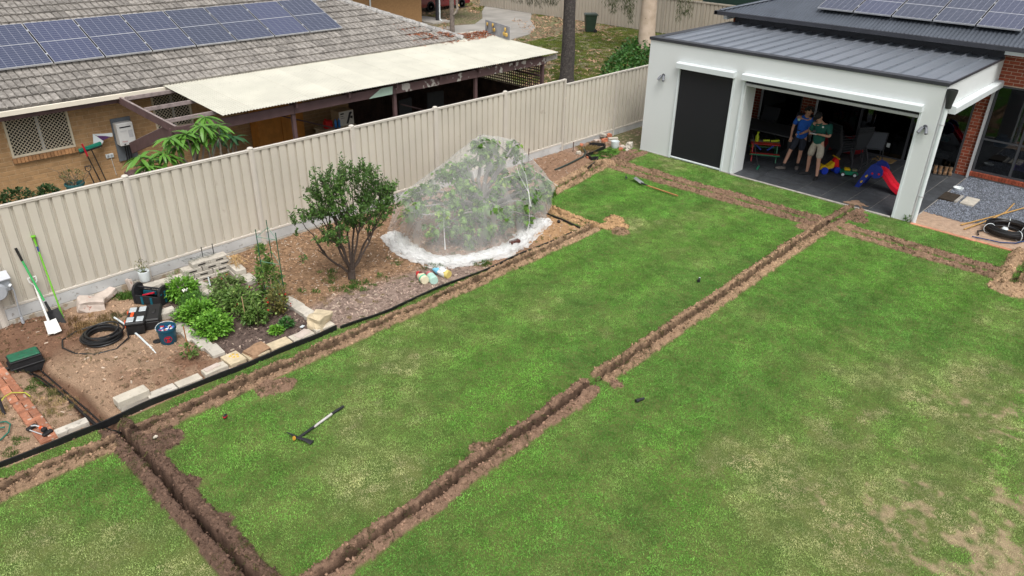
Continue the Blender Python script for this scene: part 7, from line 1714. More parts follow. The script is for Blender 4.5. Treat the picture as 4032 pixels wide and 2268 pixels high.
b = MB(); b.box(-.12,.12,-.08,.08,0,.22,.02); b.lathe([(.03,0),(.03,.06)], 10, c=(-.07,0,.22)); tag(b.build('fuel_can', M('red_can', (.5,.012,.012), .5, .1, 9), loc=(7.28,4.85,.562)), 'red fuel can on the beige storage box', 'fuel can')
for x, l_ in ((7.45,'nearest the red fuel can'),(7.57,'beside the carton')):
    b = MB(); b.lathe([(.035,0),(.035,.2),(.012,.23),(.012,.26)], 12); tag(b.build('spray_bottle', M('blue_can', (.02,.18,.5), .4, .1, 9), loc=(x,4.72,.562), smooth=50), 'blue spray can on the storage box, '+l_, 'spray can')
for i, (x, y) in enumerate(((9.9,4.6),(11.2,4.7))):
    b = MB(); b.box(-.3,.3,-.03,.03,.42,1.02,.02); b.box(-.28,.28,-.5,-.03,.38,.43,.02)
    for sx in (-.26,.26): b.box(sx-.02,sx+.02,-.5,-.46,0,.38); b.box(sx-.02,sx+.02,-.03,.01,0,.42)
    o = b.build('outdoor_chair', M('dark_sling', (.04,.042,.045), .8, .1, 20), loc=(x,y,.0)); o.rotation_euler = (0,0,.2-.4*i); tag(o, 'dark outdoor chair deep in the neighbour patio, the %s one' % ('nearer' if i == 0 else 'farther'), 'chair')
b = MB(); b.box(-.3,.3,-.15,.15,0,.55,.02); tag(b.build('dark_planter', m_plum, loc=(1.95,4.9,.0)), 'dark plum box at the foot of the heater wall', 'planter')

# ================================================================== GRAVEL YARD AT THE RIGHT
m_grav = inst_mat('blue_gravel', .85, 0, .3, .3)
m_gsub = M('gravel_bed', (.085,.092,.105), .95, .35, 30, bump=1, bsc=70)
b = MB(); b.prism([(14.72,-9.06),(RB-.04,-9.06),(RB-.04,-15),(15.9,-15),(15.4,-11.1),(14.64,-9.9)], -.2, .012); tag(b.build('gravel_bed', m_gsub), 'dark blue grey gravel below the brick wall', 'gravel', kind='structure')
b = MB(); b.box(X1+.002, RB, -15, -9.06, -.25, .0); tag(b.build('sand_strip', M('sandy_path', (.36,.25,.175), .95, .2, 9, bump=.8, bsc=60, speck=(.46,.36,.28), speck_sc=26, speck_at=.6)), 'pinkish sand strip between the lawn and the gravel', 'path', kind='structure')
q = zone(15000, [(14.66,-9.07),(RB-.06,-9.07),(RB-.06,-12.6),(15.5,-12.6),(15.35,-11.1),(14.6,-9.9)]); n_ = len(q); tn = RNG.uniform(.5,1.6,(n_,1))
GRV = []
for k_ in range(3):
    o = clod(30+k_); o.data.materials.clear(); o.data.materials.append(m_grav); GRV.append(o)
scatter('loose_gravel', np.c_[q, np.full(n_,.014)], GRV, RNG.uniform(.010,.02,(n_,1))*RNG.uniform(.7,1.3,(n_,3)), RNG.uniform(0,6,(n_,3)), np.array((.14,.155,.185))*tn, 'loose blue grey gravel stones', 'gravel')
m_tc = M('terracotta_paver', (.48,.22,.13), .85, .15, 9, rnd=.12)
te = thing('terracotta_edging', 'flush terracotta paver edging between lawn and sand', 'edging', (13.68,-10,0)); tm_ = MB(); tm_.box(-.05,.05,.003,.227,-.05,.012,.004); tm_ = tm_.mesh('paver', m_tc)
for i in range(12):
    o = link('paver', tm_, te); o.location = (random.uniform(-.008,.008), .9-.23*(i+1), 0); o.rotation_euler = (0,0,random.uniform(-.03,.03))
for i, (x, y, rz) in enumerate(((13.72,-11.5,.4),(13.95,-11.62,.1))):
    b = MB(); b.box(-.115,.115,-.055,.055,0,.07,.005); o = b.build('loose_brick', M('loose_brick_red', (.33,.13,.08), .9, .2, 12), loc=(x,y,.012)); o.rotation_euler = (0,0,rz); tag(o, 'loose red brick by the right picture edge, the %s of two' % ('nearer' if i == 0 else 'farther'), 'brick')
b = MB(); b.box(-.30,.30,-.17,.17,0,.05,.006); tag(b.build('dark_grate', M('mossy_steel', (.035,.026,.018), .8, .4, 14), loc=(16.12,-9.21,.012)), 'dark square cover slab on the gravel by the patio edge', 'cover')
b = MB(); b.box(-.30,.30,-.035,.035,0,.045,.006); tag(b.build('concrete_strip', m_slab, loc=(16.14,-9.43,.012)), 'narrow concrete strip beside the dark cover', 'paver')
b = MB(); b.box(-.30,.30,-.15,.15,0,.05,.008); tag(b.build('concrete_slab', m_limeg, loc=(16.14,-9.68,.012)), 'square pale concrete slab on the gravel', 'paver')
b = MB(); b.lathe([(.11,0),(.125,.05),(.12,.055),(.10,.055),(.08,.015),(.001,.015)], 22, ends=False); tag(b.build('dog_bowl', m_wtrim, loc=(16.97,-9.18,.014), smooth=40), 'white pet bowl on the gravel beside the patio', 'pet bowl')
b = MB(); P = []
def coil2(cx, cy, R, n, h, rt_):
    P = []
    for t_ in range(n*30):
        a = 2*PI*t_/30; lay = t_/30; tri = lambda q_: abs((q_ % 2)-1); rr_ = R-.15*tri(lay*.618)+.008*math.sin(a*3+lay); zz = .03+h*tri(lay*.381); P.append((cx+rr_*math.cos(a), cy+rr_*math.sin(a), zz))
    return P
cr = thing('large_pipe_coil', 'big tied coil of black pipe on the sand beside the gravel', 'pipe coil', (14.62,-10.86,.012))
b = MB(); b.tube(coil2(0,0,.46,22,.16,.014), .0155, 6); b.tube([(-.3,.42,.03),(-.42,.5,.03),(-.62,.42,.02)], .0155, 6); b.build('pipe', m_poly, cr, smooth=50)
for a in (2.2, 3.9, .2, 5.3):
    b = MB(); c_ = Vector((.40*math.cos(a), .40*math.sin(a), .10)); u = Vector((math.cos(a), math.sin(a), 0)); b.tube([tuple(c_+u*.115*math.cos(t_)+Vector((0,0,.115*math.sin(t_)))) for t_ in np.linspace(0,2*PI,14)[:-1]], .008, 5, closed=True); b.build('tie', m_wtrim, cr)
b = MB(); b.lathe([(.06,0),(.07,.1),(.05,.13)], 14, c=(-.02,.06,.0)); b.build('white_reel', m_wtrim, cr)
b = MB(); b.tube([(13.8,-10.36,.03),(13.85,-10.6,.03),(13.9,-10.9,.03),(14.1,-11.15,.03),(14.48,-11.3,.03)], .013, 7); tag(b.build('blue_pipe', M('dark_blue_pipe', (.02,.05,.14), .45, .1, 9), smooth=50), 'dark blue pipe lying along the front of the coil', 'pipe')
m_bam = M('bamboo', (.42,.25,.085), .65, .2, 12)
for pts, l_ in (([(14.36,-9.98,.03),(15.58,-10.43,.05),(17.2,-10.95,.06)],'straight timber pole lying across the gravel'), ([(14.12,-10.11,.03),(15.2,-10.40,.06),(15.9,-10.52,.07),(16.8,-10.50,.04)],'bent timber pole crossing over the straight one')):
    b = MB(); b.tube(pts, .017, 8); tag(b.build('timber_pole', m_bam, smooth=50), l_, 'pole')
t = thing('grass_clump', 'small weed clump at the foot of the white pillar', 'weeds', (13.72,-9.0,0)); bush(t, m_tl, (0,0,.07), (.07,.06,.1), 70, (.05,.09), (.012,.02))
b = MB(); b.prism([((.17+.06*math.sin(a*3+1)+.04*math.sin(a*7))*math.cos(a), (.22+.07*math.sin(a*4)+.04*math.cos(a*9))*math.sin(a)) for a in np.linspace(0,2*PI,40)[:-1]], 0, .012); tag(b.build('sand_spill', M('spilt_soil', (.25,.16,.105), .95, .3, 30, bump=1, bsc=70), loc=(13.98,-7.72,.0045)), 'flat spill of brown soil on the patio edge', 'soil')

# ================================================================== PATIO THINGS
PF = .004
pc_ = thing('kids_picnic_table', "child's picnic table painted red, blue and green on the patio", 'picnic table', (15.60,-4.40,PF), rad(-60))
pr, pb, pgn, py_c = M('paint_red',(.42,.02,.02),.5,.08,9), M('paint_blue',(.015,.05,.32),.5,.08,9), M('paint_green',(.015,.13,.06),.5,.08,9), M('paint_yellow',(.45,.27,.02),.5,.08,9)
m_grw = M('grey_wood',(.22,.2,.17),.8,.2,9)
for k_, y in enumerate((-.17,-.057,.057,.17)):
    b = MB(); b.box(-.4,.4,y-.052,y+.052,.47,.49,.003); b.build('top_slat', pr if k_ < 2 else m_grw, pc_)
for sy, mt in ((-.40,pr),(.40,py_c)):
    b = MB(); b.box(-.4,.4,sy-.07,sy+.07,.25,.27,.003); b.build('bench', mt, pc_); b = MB(); b.box(-.4,.4,sy-.072,sy-.07,.23,.27); b.box(-.4,.4,sy+.07,sy+.072,.23,.27); b.build('bench_edge', pgn, pc_)
for sx, mt in ((-.33,pr),(.33,pgn)):
    for sy, m2 in ((-1,mt),(1,py_c if sx < 0 else mt)):
        b = MB(); b.bar((sx,sy*.33,0),(sx,sy*.12,.47),.03,.05); b.build('leg', m2, pc_)
    b = MB(); b.bar((sx*.92,0,.46),(sx*.25,0,.26),.03,.04); b.build('brace', pb, pc_); b = MB(); b.box(sx-.02,sx+.02,-.45,.45,.215,.248); b.build('cross_bar', mt, pc_)
m_lim = M('lime_plastic', (.42,.52,.02), .45, .1, 9)
sb_ = thing('spray_bottle_lime', 'lime green sprayer bottle on the picnic table', 'spray bottle', (15.50,-4.18,PF+.491)); b = MB(); b.lathe([(.05,0),(.055,.02),(.055,.14),(.025,.19),(.025,.22)], 14); b.build('bottle', m_lim, sb_, smooth=50); b = MB(); b.box(-.02,.06,-.02,.02,.22,.27,.008); b.build('trigger_head', m_lim, sb_)
for x, y, l_ in ((15.62,-4.42,'left of two lime and black power tools on the picnic table'),(15.74,-4.60,'right of two lime and black power tools on the picnic table')):
    t = thing('power_tool', l_, 'power tool', (x,y,PF+.491), rad(-50)); b = MB(); b.tube([(-.1,0,.04),(.08,0,.05)], [.03,.036], 10); b.build('motor', m_lim, t, smooth=50); b = MB(); b.bar((.03,0,.04),(.1,.06,.04),.04,.035,.006); b.build('handle', m_iron, t); b = MB(); b.box(.08,.15,.04,.1,.01,.07,.008); b.build('battery', m_iron if y > -4.5 else m_lim, t)
# ride-on trike
tr = thing('ride_on_trike', 'yellow and red ride on trike with blue wheels', 'toy trike', (15.78,-6.22,PF), rad(-38)); m_ty, m_tr_, m_tb = M('toy_yellow',(.62,.40,.01),.4,.05,9), M('toy_red',(.55,.012,.012),.4,.05,9), M('toy_blue',(.015,.045,.42),.4,.05,9)
b = MB(); b.prism([(-.27,.12),(-.26,.22),(-.18,.24),(-.08,.20),(.0,.24),(.08,.32),(.12,.30),(.1,.16),(-.1,.11)], -.08, .08, Matrix(((1,0,0,0),(0,0,-1,0),(0,1,0,0),(0,0,0,1)))); b.build('seat', m_ty, tr)
b = MB(); b.prism([(.1,.14),(.1,.36),(.16,.44),(.22,.42),(.27,.2),(.3,.08),(.24,.06),(.2,.2)], -.05, .05, Matrix(((1,0,0,0),(0,0,-1,0),(0,1,0,0),(0,0,0,1)))); b.build('fork', m_tr_, tr)
b = MB(); b.tube([(.17,-.17,.43),(.17,.17,.43)], .016, 10); b.build('handlebar', m_ty, tr, smooth=50)
for (x, y, r_) in ((-.17,-.13,.10),(-.17,.13,.10),(.22,-.09,.09),(.22,.09,.09)):
    b = MB(); b.lathe([(.02,-.035),(r_*.9,-.035),(r_,-.02),(r_,.02),(r_*.9,.035),(.02,.035)], 18, Matrix.Translation((x,y,r_)) @ Matrix.Rotation(PI/2,4,'X')); b.build('wheel', m_tb, tr, smooth=50)
# toy mower
mw = thing('toy_mower', 'green toy lawn mower with yellow engine and black handle', 'toy mower', (15.98,-6.70,PF), rad(-62)); m_tg = M('toy_green',(.01,.20,.10),.45,.05,9)
b = MB(); b.prism([(-.2,.05),(-.22,.1),(-.1,.14),(.16,.14),(.24,.09),(.22,.05)], -.13, .13, Matrix(((1,0,0,0),(0,0,-1,0),(0,1,0,0),(0,0,0,1)))); b.build('deck', m_tg, mw)
b = MB(); b.box(-.12,.03,-.08,.08,.14,.2,.02); b.build('engine', m_ty, mw); b = MB(); b.box(.08,.22,-.08,.08,.14,.18,.015); b.build('grass_box', M('smoky_plastic',(.2,.2,.12),.4,.1,9), mw)
for x in (-.15,.15):
    for y in (-.15,.15):
        b = MB(); b.lathe([(.015,-.02),(.06,-.02),(.06,.02),(.015,.02)], 14, Matrix.Translation((x,y,.06)) @ Matrix.Rotation(PI/2,4,'X')); w_ = b.build('wheel', m_iron, mw, smooth=40); b = MB(); b.lathe([(.01,-.024),(.04,-.024),(.04,.024),(.01,.024)], 7, Matrix.Translation((x,y,.06)) @ Matrix.Rotation(PI/2,4,'X')); b.build('hub', m_wtrim, w_)
b = MB(); b.tube([(.18,-.09,.13),(.5,-.1,.50),(.62,-.1,.55)], .012, 7); b.tube([(.18,.09,.13),(.5,.1,.50),(.62,.1,.55)], .012, 7); b.tube([(.62,-.1,.55),(.62,.1,.55)], .016, 7); b.build('handle', m_iron, mw, smooth=50)
# slide
sd_ = thing('toddler_slide', 'toddler slide with blue steps and red chute on the patio', 'slide', (15.48,-7.52,PF)); m_sb, m_sr = M('slide_blue',(.012,.03,.22),.42,.06,9), M('slide_red',(.62,.01,.03),.38,.05,9)
yz = Matrix(((0,0,1,0),(1,0,0,0),(0,1,0,0),(0,0,0,1)))
for x in (-.25,.20):
    b = MB(); pl = [(.34,0),(.22,0),(.02,.38),(-.02,.36),(-.08,.32),(-.2,.36),(-.26,.44),(-.25,.56),(-.16,.66),(-.02,.70),(.06,.64),(.12,.52)]; b.prism(pl, x, x+.05, yz); b.build('side_panel', m_sb, sd_)
for k_, (y, z) in enumerate(((.25,.14),(.16,.30),(.06,.44))):
    b = MB(); b.box(-.199,.199,y-.05,y+.05,z-.02,z+.02,.006); b.build('step', m_sb, sd_)
for k_, (y, z) in enumerate(((.2,.16),(.11,.33))):
    b = MB(); b.lathe([(.024,0),(.024,.008)], 10, T(-.251,y,z, ry=-PI/2)); b.lathe([(.018,0),(.018,.008)], 10, T(-.251,y-.02,z+.03, ry=-PI/2)); b.build('duck_badge', m_ty, sd_)
for k_, (y, z) in enumerate(((-.02,.44),(-.18,.46))):
    b = MB(); b.lathe([(.026,0),(.026,.006)], 12, T(-.251,y,z, ry=-PI/2)); b.build('round_badge', m_tr_, sd_)
cv = [(-.06,.46),(-.16,.46),(-.26,.42),(-.38,.30),(-.52,.16),(-.66,.075),(-.80,.06)]; v = []; F = []
for (y, z) in cv: v += [(-.19,y,z+.09),(-.17,y,z+.09),(-.15,y,z),(.15,y,z),(.17,y,z+.09),(.19,y,z+.09),(.19,y,z-.03),(-.19,y,z-.03)]
for i in range(len(cv)-1): F += [(i*8+k_, i*8+(k_+1) % 8, (i+1)*8+(k_+1) % 8, (i+1)*8+k_) for k_ in range(8)]
F += [tuple(range(8))[::-1], tuple((len(cv)-1)*8+k_ for k_ in range(8))]
b = MB(); b.add(v, F); b.build('chute', m_sr, sd_, smooth=35); b = MB(); b.box(-.18,.18,-.8,-.74,0,.03); b.build('chute_foot', m_sr, sd_)
# sling chairs
m_sl = M('charcoal_sling', (.030,.033,.038), .8, .15, 60); m_slg = M('grey_sling', (.075,.082,.095), .8, .1, 60); m_cf = M('chair_frame', (.02,.021,.024), .45, .1, 9)
def chair(label, x, y, z, rz, sm, group=None):
    t = thing('sling_chair', label, 'chair', (x,y,z), rz, group)
    b = MB(); b.add([(-.23,.0,.43),(.23,.0,.43),(.23,-.45,.45),(-.23,-.45,.45),(-.23,0,.415),(.23,0,.415),(.23,-.45,.435),(-.23,-.45,.435)], [(3,2,1,0),(4,5,6,7),(0,1,5,4),(1,2,6,5),(2,3,7,6),(3,0,4,7)]); b.build('seat', sm, t)
    b = MB(); b.add([(-.23,.0,.46),(.23,.0,.46),(.23,.16,.95),(-.23,.16,.95),(-.23,.02,.455),(.23,.02,.455),(.23,.18,.945),(-.23,.18,.945)], [(0,1,2,3),(7,6,5,4),(0,4,5,1),(1,5,6,2),(2,6,7,3),(3,7,4,0)]); b.build('backrest', sm, t)
    for s_ in (-1,1):
        b = MB(); b.tube([(s_*.25,.22,0),(s_*.25,.0,.42),(s_*.25,.17,.96)], .013, 7); b.build('leg', m_cf, t, smooth=50)
        b = MB(); b.tube([(s_*.25,-.42,0),(s_*.25,-.46,.43),(s_*.26,-.4,.64),(s_*.26,.07,.66)], .013, 7); b.build('leg', m_cf, t, smooth=50)
    b = MB(); b.tube([(-.25,.17,.96),(.25,.17,.96)], .013, 7); b.build('top_rail', m_cf, t)
    return t
for k_ in range(4): chair('stacked charcoal sling chair behind the ride on trike, number %s from the bottom' % ('one','two','three','four')[k_], 16.55+.0*k_, -6.02, PF+.075*k_, rad(62), m_sl, 'stack of sling chairs on the patio')
for k_ in range(3): chair('sling chair leaning in the dark stack beside the toy mower, %s layer' % ('lowest','middle','top')[k_], 17.05, -6.45, PF+.07*k_, rad(150), m_sl, 'second stack of sling chairs')
chair('single grey sling chair with its back to the lawn', 17.45, -6.75, PF, rad(115), m_slg)
chair('dark sling chair behind the big table, near the brick pier', 17.5, -4.55, PF, rad(-90), m_sl)
chair('dark sling chair behind the big table, farther left', 17.5, -3.5, PF, rad(-90), m_sl)
tb_ = thing('outdoor_table', 'large charcoal outdoor table in the shade of the patio', 'table', (16.25,-4.15,PF)); b = MB(); b.box(-.5,.6,-.95,1.0,.70,.74,.008); b.build('table_top', M('slate_top', (.045,.047,.052), .55, .15, 6), tb_)
for x in (-.4,.5):
    for y in (-.85,.9):
        b = MB(); b.box(x-.04,x+.04,y-.04,y+.04,0,.70,.004); b.build('leg', m_cf, tb_)
for (x, y, z, r_, l_) in ((17.85,-5.25,.30,(.28,.36,.32),'red bean bag against the glass, the left of two'),(17.95,-5.95,.27,(.3,.42,.28),'red bean bag against the glass, the right of two')):
    b = MB(); b.ell((0,0,0), r_, 16); me = b.mesh('bean_bag', M('red_fabric', (.30,.012,.02), .8, .15, 9), 70)
    for v in me.vertices: v.co += v.co.normalized()*.06*mnoise.noise(v.co*5); v.co.z = max(v.co.z, -z+.01)
    o = link('bean_bag', me, loc=(x,y,z+PF)); tag(o, l_, 'bean bag')
b = MB(); b.prism([(-.07,0),(.09,0),(.09,.14),(.05,.18),(.09,.24),(.06,.36),(-.07,.36)], -.01, .01, Matrix(((0,0,1,0),(1,0,0,0),(0,1,0,0),(0,0,0,1)))); tag(b.build('timber_offcut', M('pale_ply', (.45,.38,.26), .8, .1, 9), loc=(17.2,-5.62,.62)), 'pale cut out timber piece above the stacked chairs', 'timber')
b = MB(); b.box(-.22,.22,-.28,.28,0,.015,.004); tag(b.build('door_mat', M('coir', (.34,.22,.09), .95, .25, 40, bump=1, bsc=150), loc=(18.1,-6.9,PF)), 'brown coir door mat by the glass doors', 'door mat')
for y, l_ in ((-6.68,'left'),(-6.84,'right')):
    b = MB(); b.box(-.012,0,-.045,.045,-.06,.06,.004); tag(b.build('power_point', m_wtrim, loc=(RB-.006,y,.38)), 'white power point low on the patio wall, the %s of two' % l_, 'power point')
gb = thing('green_broom', 'small green broom head on the floor behind the wall edge', 'broom', (14.72,-4.72,PF), .3); b = MB(); b.box(-.14,.14,-.02,.02,0,.05,.006); b.build('head', M('toy_green',(.01,.20,.10),.45,.05,9), gb); b = MB(); b.tube([(0,0,.05),(.05,.3,.9)], .01, 6); b.build('handle', m_iron, gb)
m_boot = M('tan_suede', (.20,.12,.065), .9, .25, 20)
for i, (x, y) in enumerate(((17.96,-8.30),(18.0,-8.42),(18.04,-8.54),(18.08,-8.65))):
    t = thing('work_boot', ('leftmost','second','third','rightmost')[i]+' of four tan work boots standing by the brick pier', 'boot', (x,y,PF), random.uniform(-.2,.2)+rad(10), 'work boots by the pier')
    b = MB(); b.tube([(.06,0,.05),(.06,0,.12),(.065,0,.2)], [.045,.045,.05], 12); b.tube([(.08,0,.045),(-.02,0,.05),(-.13,0,.035)], [.045,.05,.038], 12); b.build('upper', m_boot, t, smooth=60); b = MB(); b.box(-.165,.115,-.05,.05,0,.022,.01); b.build('sole', m_iron, t); b = MB(); b.lathe([(.036,0),(.036,.004)], 12, c=(.065,0,.202)); b.build('opening', m_slot, t)
# toys and boxes seen through the glass
def inside(name, label, cat, x, y, z, sz, mat, rz=0):
    b = MB(); b.cbox((0,0,sz[2]/2), sz, min(sz)*.18); b.cbox((sz[0]*.1,sz[1]*.2,sz[2]*1.15), (sz[0]*.5,sz[1]*.35,sz[2]*.4), min(sz)*.1); o = b.build(name, mat, loc=(x,y,z)); o.rotation_euler = (0,0,rz); return tag(o, label, cat)
inside('blue_toy', 'blue plastic toy boat behind the right window', 'toy', 19.0, -9.55, .80, (.3,.55,.24), M('toy_pale_blue',(.05,.32,.60),.4,.05,9), .2)
inside('purple_toy_chair', 'purple toy chair low behind the right window', 'toy chair', 18.9, -10.1, .30, (.3,.35,.16), M('toy_purple',(.20,.06,.62),.4,.05,9))
inside('orange_toy', 'orange and yellow toy on the sill behind the right window', 'toy', 18.8, -10.2, .98, (.2,.25,.1), M('toy_orange',(.6,.25,.02),.4,.05,9))
inside('teal_toy', 'teal toy behind the glass above the boots', 'toy', 18.75, -8.15, .70, (.15,.18,.14), M('toy_teal',(.02,.35,.40),.4,.05,9))
inside('white_box', 'white flat box behind the glass above the boots', 'box', 18.8, -8.1, .25, (.4,.55,.13), m_wtrim)
inside('child_car_seat', 'dark red child seat behind the glass next to the brick pier', 'child seat', 18.9, -8.5, .8, (.2,.25,.5), M('dark_red_fabric',(.16,.01,.02),.8,.1,9), .3)

# ================================================================== PEOPLE
def skin_mesh(name, verts, edges, mat, root=0, lev=2):
    """joints with radii grown into one continuous surface"""
    bm_ = bmesh.new(); ly = bm_.verts.layers.skin.verify(); vv = []
    for i, (p, r_) in enumerate(verts):
        v = bm_.verts.new(p); v[ly].radius = r_ if hasattr(r_, '__len__') else (r_, r_); v[ly].use_root = (i == root); vv.append(v)
    bm_.verts.ensure_lookup_table()
    for a, c in edges: bm_.edges.new((vv[a], vv[c]))
    me = bpy.data.meshes.new('joints'); bm_.to_mesh(me); bm_.free(); ob = bpy.data.objects.new('tmp', me); COL.objects.link(ob)
    sk = ob.modifiers.new('skin', 'SKIN'); sk.use_smooth_shade = True; sk.branch_smoothing = .4
    ss_ = ob.modifiers.new('sub', 'SUBSURF'); ss_.levels = lev; ss_.render_levels = lev
    bpy.context.view_layer.update(); out = bpy.data.meshes.new_from_object(ob.evaluated_get(bpy.context.evaluated_depsgraph_get())); bpy.data.objects.remove(ob)
    out.name = name; out.materials.clear(); out.materials.append(mat); out.polygons.foreach_set('use_smooth', [True]*len(out.polygons)); return out
m_skin = M('skin', (.42,.23,.16), .6, .08, 14)
def person(label, loc, J, shirt, shorts, shoe, sock=None, hair=None, cap=None, logo=None):
    t = thing('person', label, 'person', loc); V = Vector; J = {k_: V(p) for k_, p in J.items()}
    vs_, es = [], []
    def add(p, r_, par=None):
        vs_.append((p, r_)); 
        if par is not None: es.append((par, len(vs_)-1))
        return len(vs_)-1
    pel = add(J['pel'], (.13,.10)); sp1 = add(J['spine'], (.125,.095), pel); ch = add(J['chest'], (.14,.10), sp1); nk = add(J['neck'], .058, ch)
    hd = J['head']; up_ = (hd-J['neck']).normalized(); fc = J['face'].normalized()
    h1 = add(hd-up_*.05+fc*.02, (.068,.075), nk); h2 = add(hd+up_*.03, (.082,.095), h1); add(hd+up_*.10-fc*.005, (.06,.07), h2)
    for s_ in 'RL':
        a = add(J['sh'+s_], .062, ch); e_ = add(J['el'+s_], .042, a); mid = add(J['el'+s_].lerp(J['ha'+s_], .45), .038, e_); w_ = add(J['ha'+s_], .027, mid)
        hv_ = J['hd'+s_].normalized(); side = hv_.cross(V((0,0,1))); side = side.normalized() if side.length > .1 else V((0,1,0)); pm = add(J['ha'+s_]+hv_*.05, (.036,.02), w_); kn = add(J['ha'+s_]+hv_*.085, (.036,.018), pm)
        cu = V((0,0,-.35)) if abs(hv_.z) < .6 else V((-.35,0,0))
        for k_, (o_, L_) in enumerate(((-.030,.060),(-.010,.072),(.010,.068),(.030,.052))):
            f1 = add(J['ha'+s_]+hv_*.105+side*o_, .0095, kn); f2 = add(J['ha'+s_]+hv_*(.105+L_*.5)+side*o_*1.1+cu*.02, .009, f1); add(J['ha'+s_]+hv_*(.105+L_*.85)+side*o_*1.1+cu*.07, .008, f2)
        tb1 = add(J['ha'+s_]+hv_*.05+side*(-.042), .012, pm); add(J['ha'+s_]+hv_*.09+side*(-.06)-cu*.03, .010, tb1)
        h_ = add(J['hip'+s_], .088, pel); k1 = add(J['hip'+s_].lerp(J['kn'+s_], .5), .075, h_); kn2 = add(J['kn'+s_], .054, k1); cf = add(J['kn'+s_].lerp(J['an'+s_], .35)+V((.015,0,0)), .054, kn2); an = add(J['an'+s_], .036, cf); add(J['an'+s_]+J['ft'+s_]*.04+V((0,0,-.04)), .026, an)
    body = link('body', skin_mesh('body', vs_, es, m_skin), t)
    # face
    sd2 = fc.cross(up_).normalized()
    b = MB(); 
    for s_ in (-1,1): b.ell(tuple(hd+fc*.088+sd2*.032*s_+up_*.022), .009, 8)
    b.build('eyes', m_iron, t)
    b = MB(); b.ell(tuple(hd+fc*.10-up_*.005), (.014,.014,.022), 8); 
    for s_ in (-1,1): b.ell(tuple(hd+sd2*.086*s_-fc*.008), (.018,.014,.03), 8)
    b.build('nose_and_ears', m_skin, t, smooth=70)
    b = MB(); b.ell(tuple(hd+fc*.086-up_*.045), (.012,.026,.007), 8); b.build('mouth', M('lips', (.26,.09,.075), .6, .05, 9), t)
    # shirt
    sv = [(J['pel']+V((0,0,-.12)), .175), (J['spine'], .168), (J['chest'], .172), (J['chest'].lerp(J['neck'],.5), .13), (J['chest'].lerp(J['neck'],1.0), .088)]; se = [(0,1),(1,2),(2,3),(3,4)]
    for s_ in 'RL':
        i = len(sv); sv += [(J['sh'+s_], .085), (J['sh'+s_].lerp(J['el'+s_], .45), .075), (J['sh'+s_].lerp(J['el'+s_], .85), .075)]; se += [(2,i),(i,i+1),(i+1,i+2)]
    link('shirt', skin_mesh('shirt', sv, se, shirt), t)
    pv = [(J['pel']+V((0,0,.08)), .15), (J['pel']+V((0,0,-.06)), .155)]; pe = [(0,1)]
    for s_ in 'RL':
        i = len(pv); pv += [(J['hip'+s_], .105), (J['hip'+s_].lerp(J['kn'+s_], .55), .098), (J['hip'+s_].lerp(J['kn'+s_], .92), .098)]; pe += [(1,i),(i,i+1),(i+1,i+2)]
    link('shorts', skin_mesh('shorts', pv, pe, shorts), t)
    for s_ in 'RL':
        f_ = J['ft'+s_].normalized(); an = J['an'+s_]; b = MB(); b.tube([tuple(an-f_*.07+V((0,0,-.05))), tuple(an+f_*.02+V((0,0,-.045))), tuple(an+f_*.12+V((0,0,-.06))), tuple(an+f_*.19+V((0,0,-.065)))], [.045,.053,.052,.034], 12, flat=.95); b.tube([tuple(an+V((0,0,-.05))), tuple(an+V((0,0,.0)))], [.05,.046], 12)
        sh2 = b.build('shoe', shoe, t, smooth=60); b = MB(); q_ = Matrix.Translation(an+V((0,0,-an.z+.012))) @ f_.to_track_quat('X','Z').to_matrix().to_4x4(); b.box(-.105,.21,-.047,.047,-.012,.012,.01,q_); b.build('sole', m_iron, sh2)
        if sock:
            b = MB(); b.tube([tuple(an+V((0,0,-.02))), tuple(an.lerp(J['kn'+s_], .20))], [.045,.05], 12); b.build('sock', sock, t, smooth=60)
    if hair:
        b = MB()
        for _ in range(60):
            d_ = V((random.gauss(0,1),random.gauss(0,1),random.gauss(.35,1))).normalized()
            if d_.dot(fc) > .45 and d_.dot(up_) < .55: continue
            if d_.dot(up_) < -.35: continue
            b.ell(tuple(hd+up_*.04+V((d_.x*.095,d_.y*.095,d_.z*.10))), random.uniform(.028,.042), 7)
        b.build('hair', hair, t, smooth=70)
    if cap:
        b = MB(); q_ = Matrix.Translation(hd+up_*.055) @ Matrix((( fc.x, sd2.x, up_.x, 0),(fc.y, sd2.y, up_.y, 0),(fc.z, sd2.z, up_.z, 0),(0,0,0,1)))
        b.ell((0,0,.0), (.112,.095,.085), 16, q_); b.build('cap_crown', cap, t, smooth=70)
        b = MB(); b.add([(.08,-.07,.0),(.15,-.06,-.012),(.19,0,-.014),(.15,.06,-.012),(.08,.07,.0),(.08,-.07,-.012),(.15,-.06,-.024),(.19,0,-.026),(.15,.06,-.024),(.08,.07,-.012)], [(0,1,2,3,4),(9,8,7,6,5),(0,5,6,1),(1,6,7,2),(2,7,8,3),(3,8,9,4),(4,9,5,0)], q_); b.build('cap_brim', cap, t)
    return t, J, fc, up_, sd2
m_gsh = M('green_shirt', (.006,.075,.058), .85, .12, 14, bump=.3, bsc=25); m_bsh = M('blue_shirt', (.012,.085,.40), .85, .12, 14, bump=.3, bsc=25)
m_bge = M('beige_shorts', (.36,.32,.26), .9, .12, 14, speck=(.10,.09,.08), speck_sc=7, speck_at=.70); m_nav = M('navy_shorts', (.018,.021,.032), .9, .15, 14)
m_blk = M('black_shoe', (.012,.012,.013), .7, .2, 14); m_gsho = M('grey_shoe', (.115,.10,.09), .85, .25, 30)
gl = Vector((15.1,-6.06,PF))
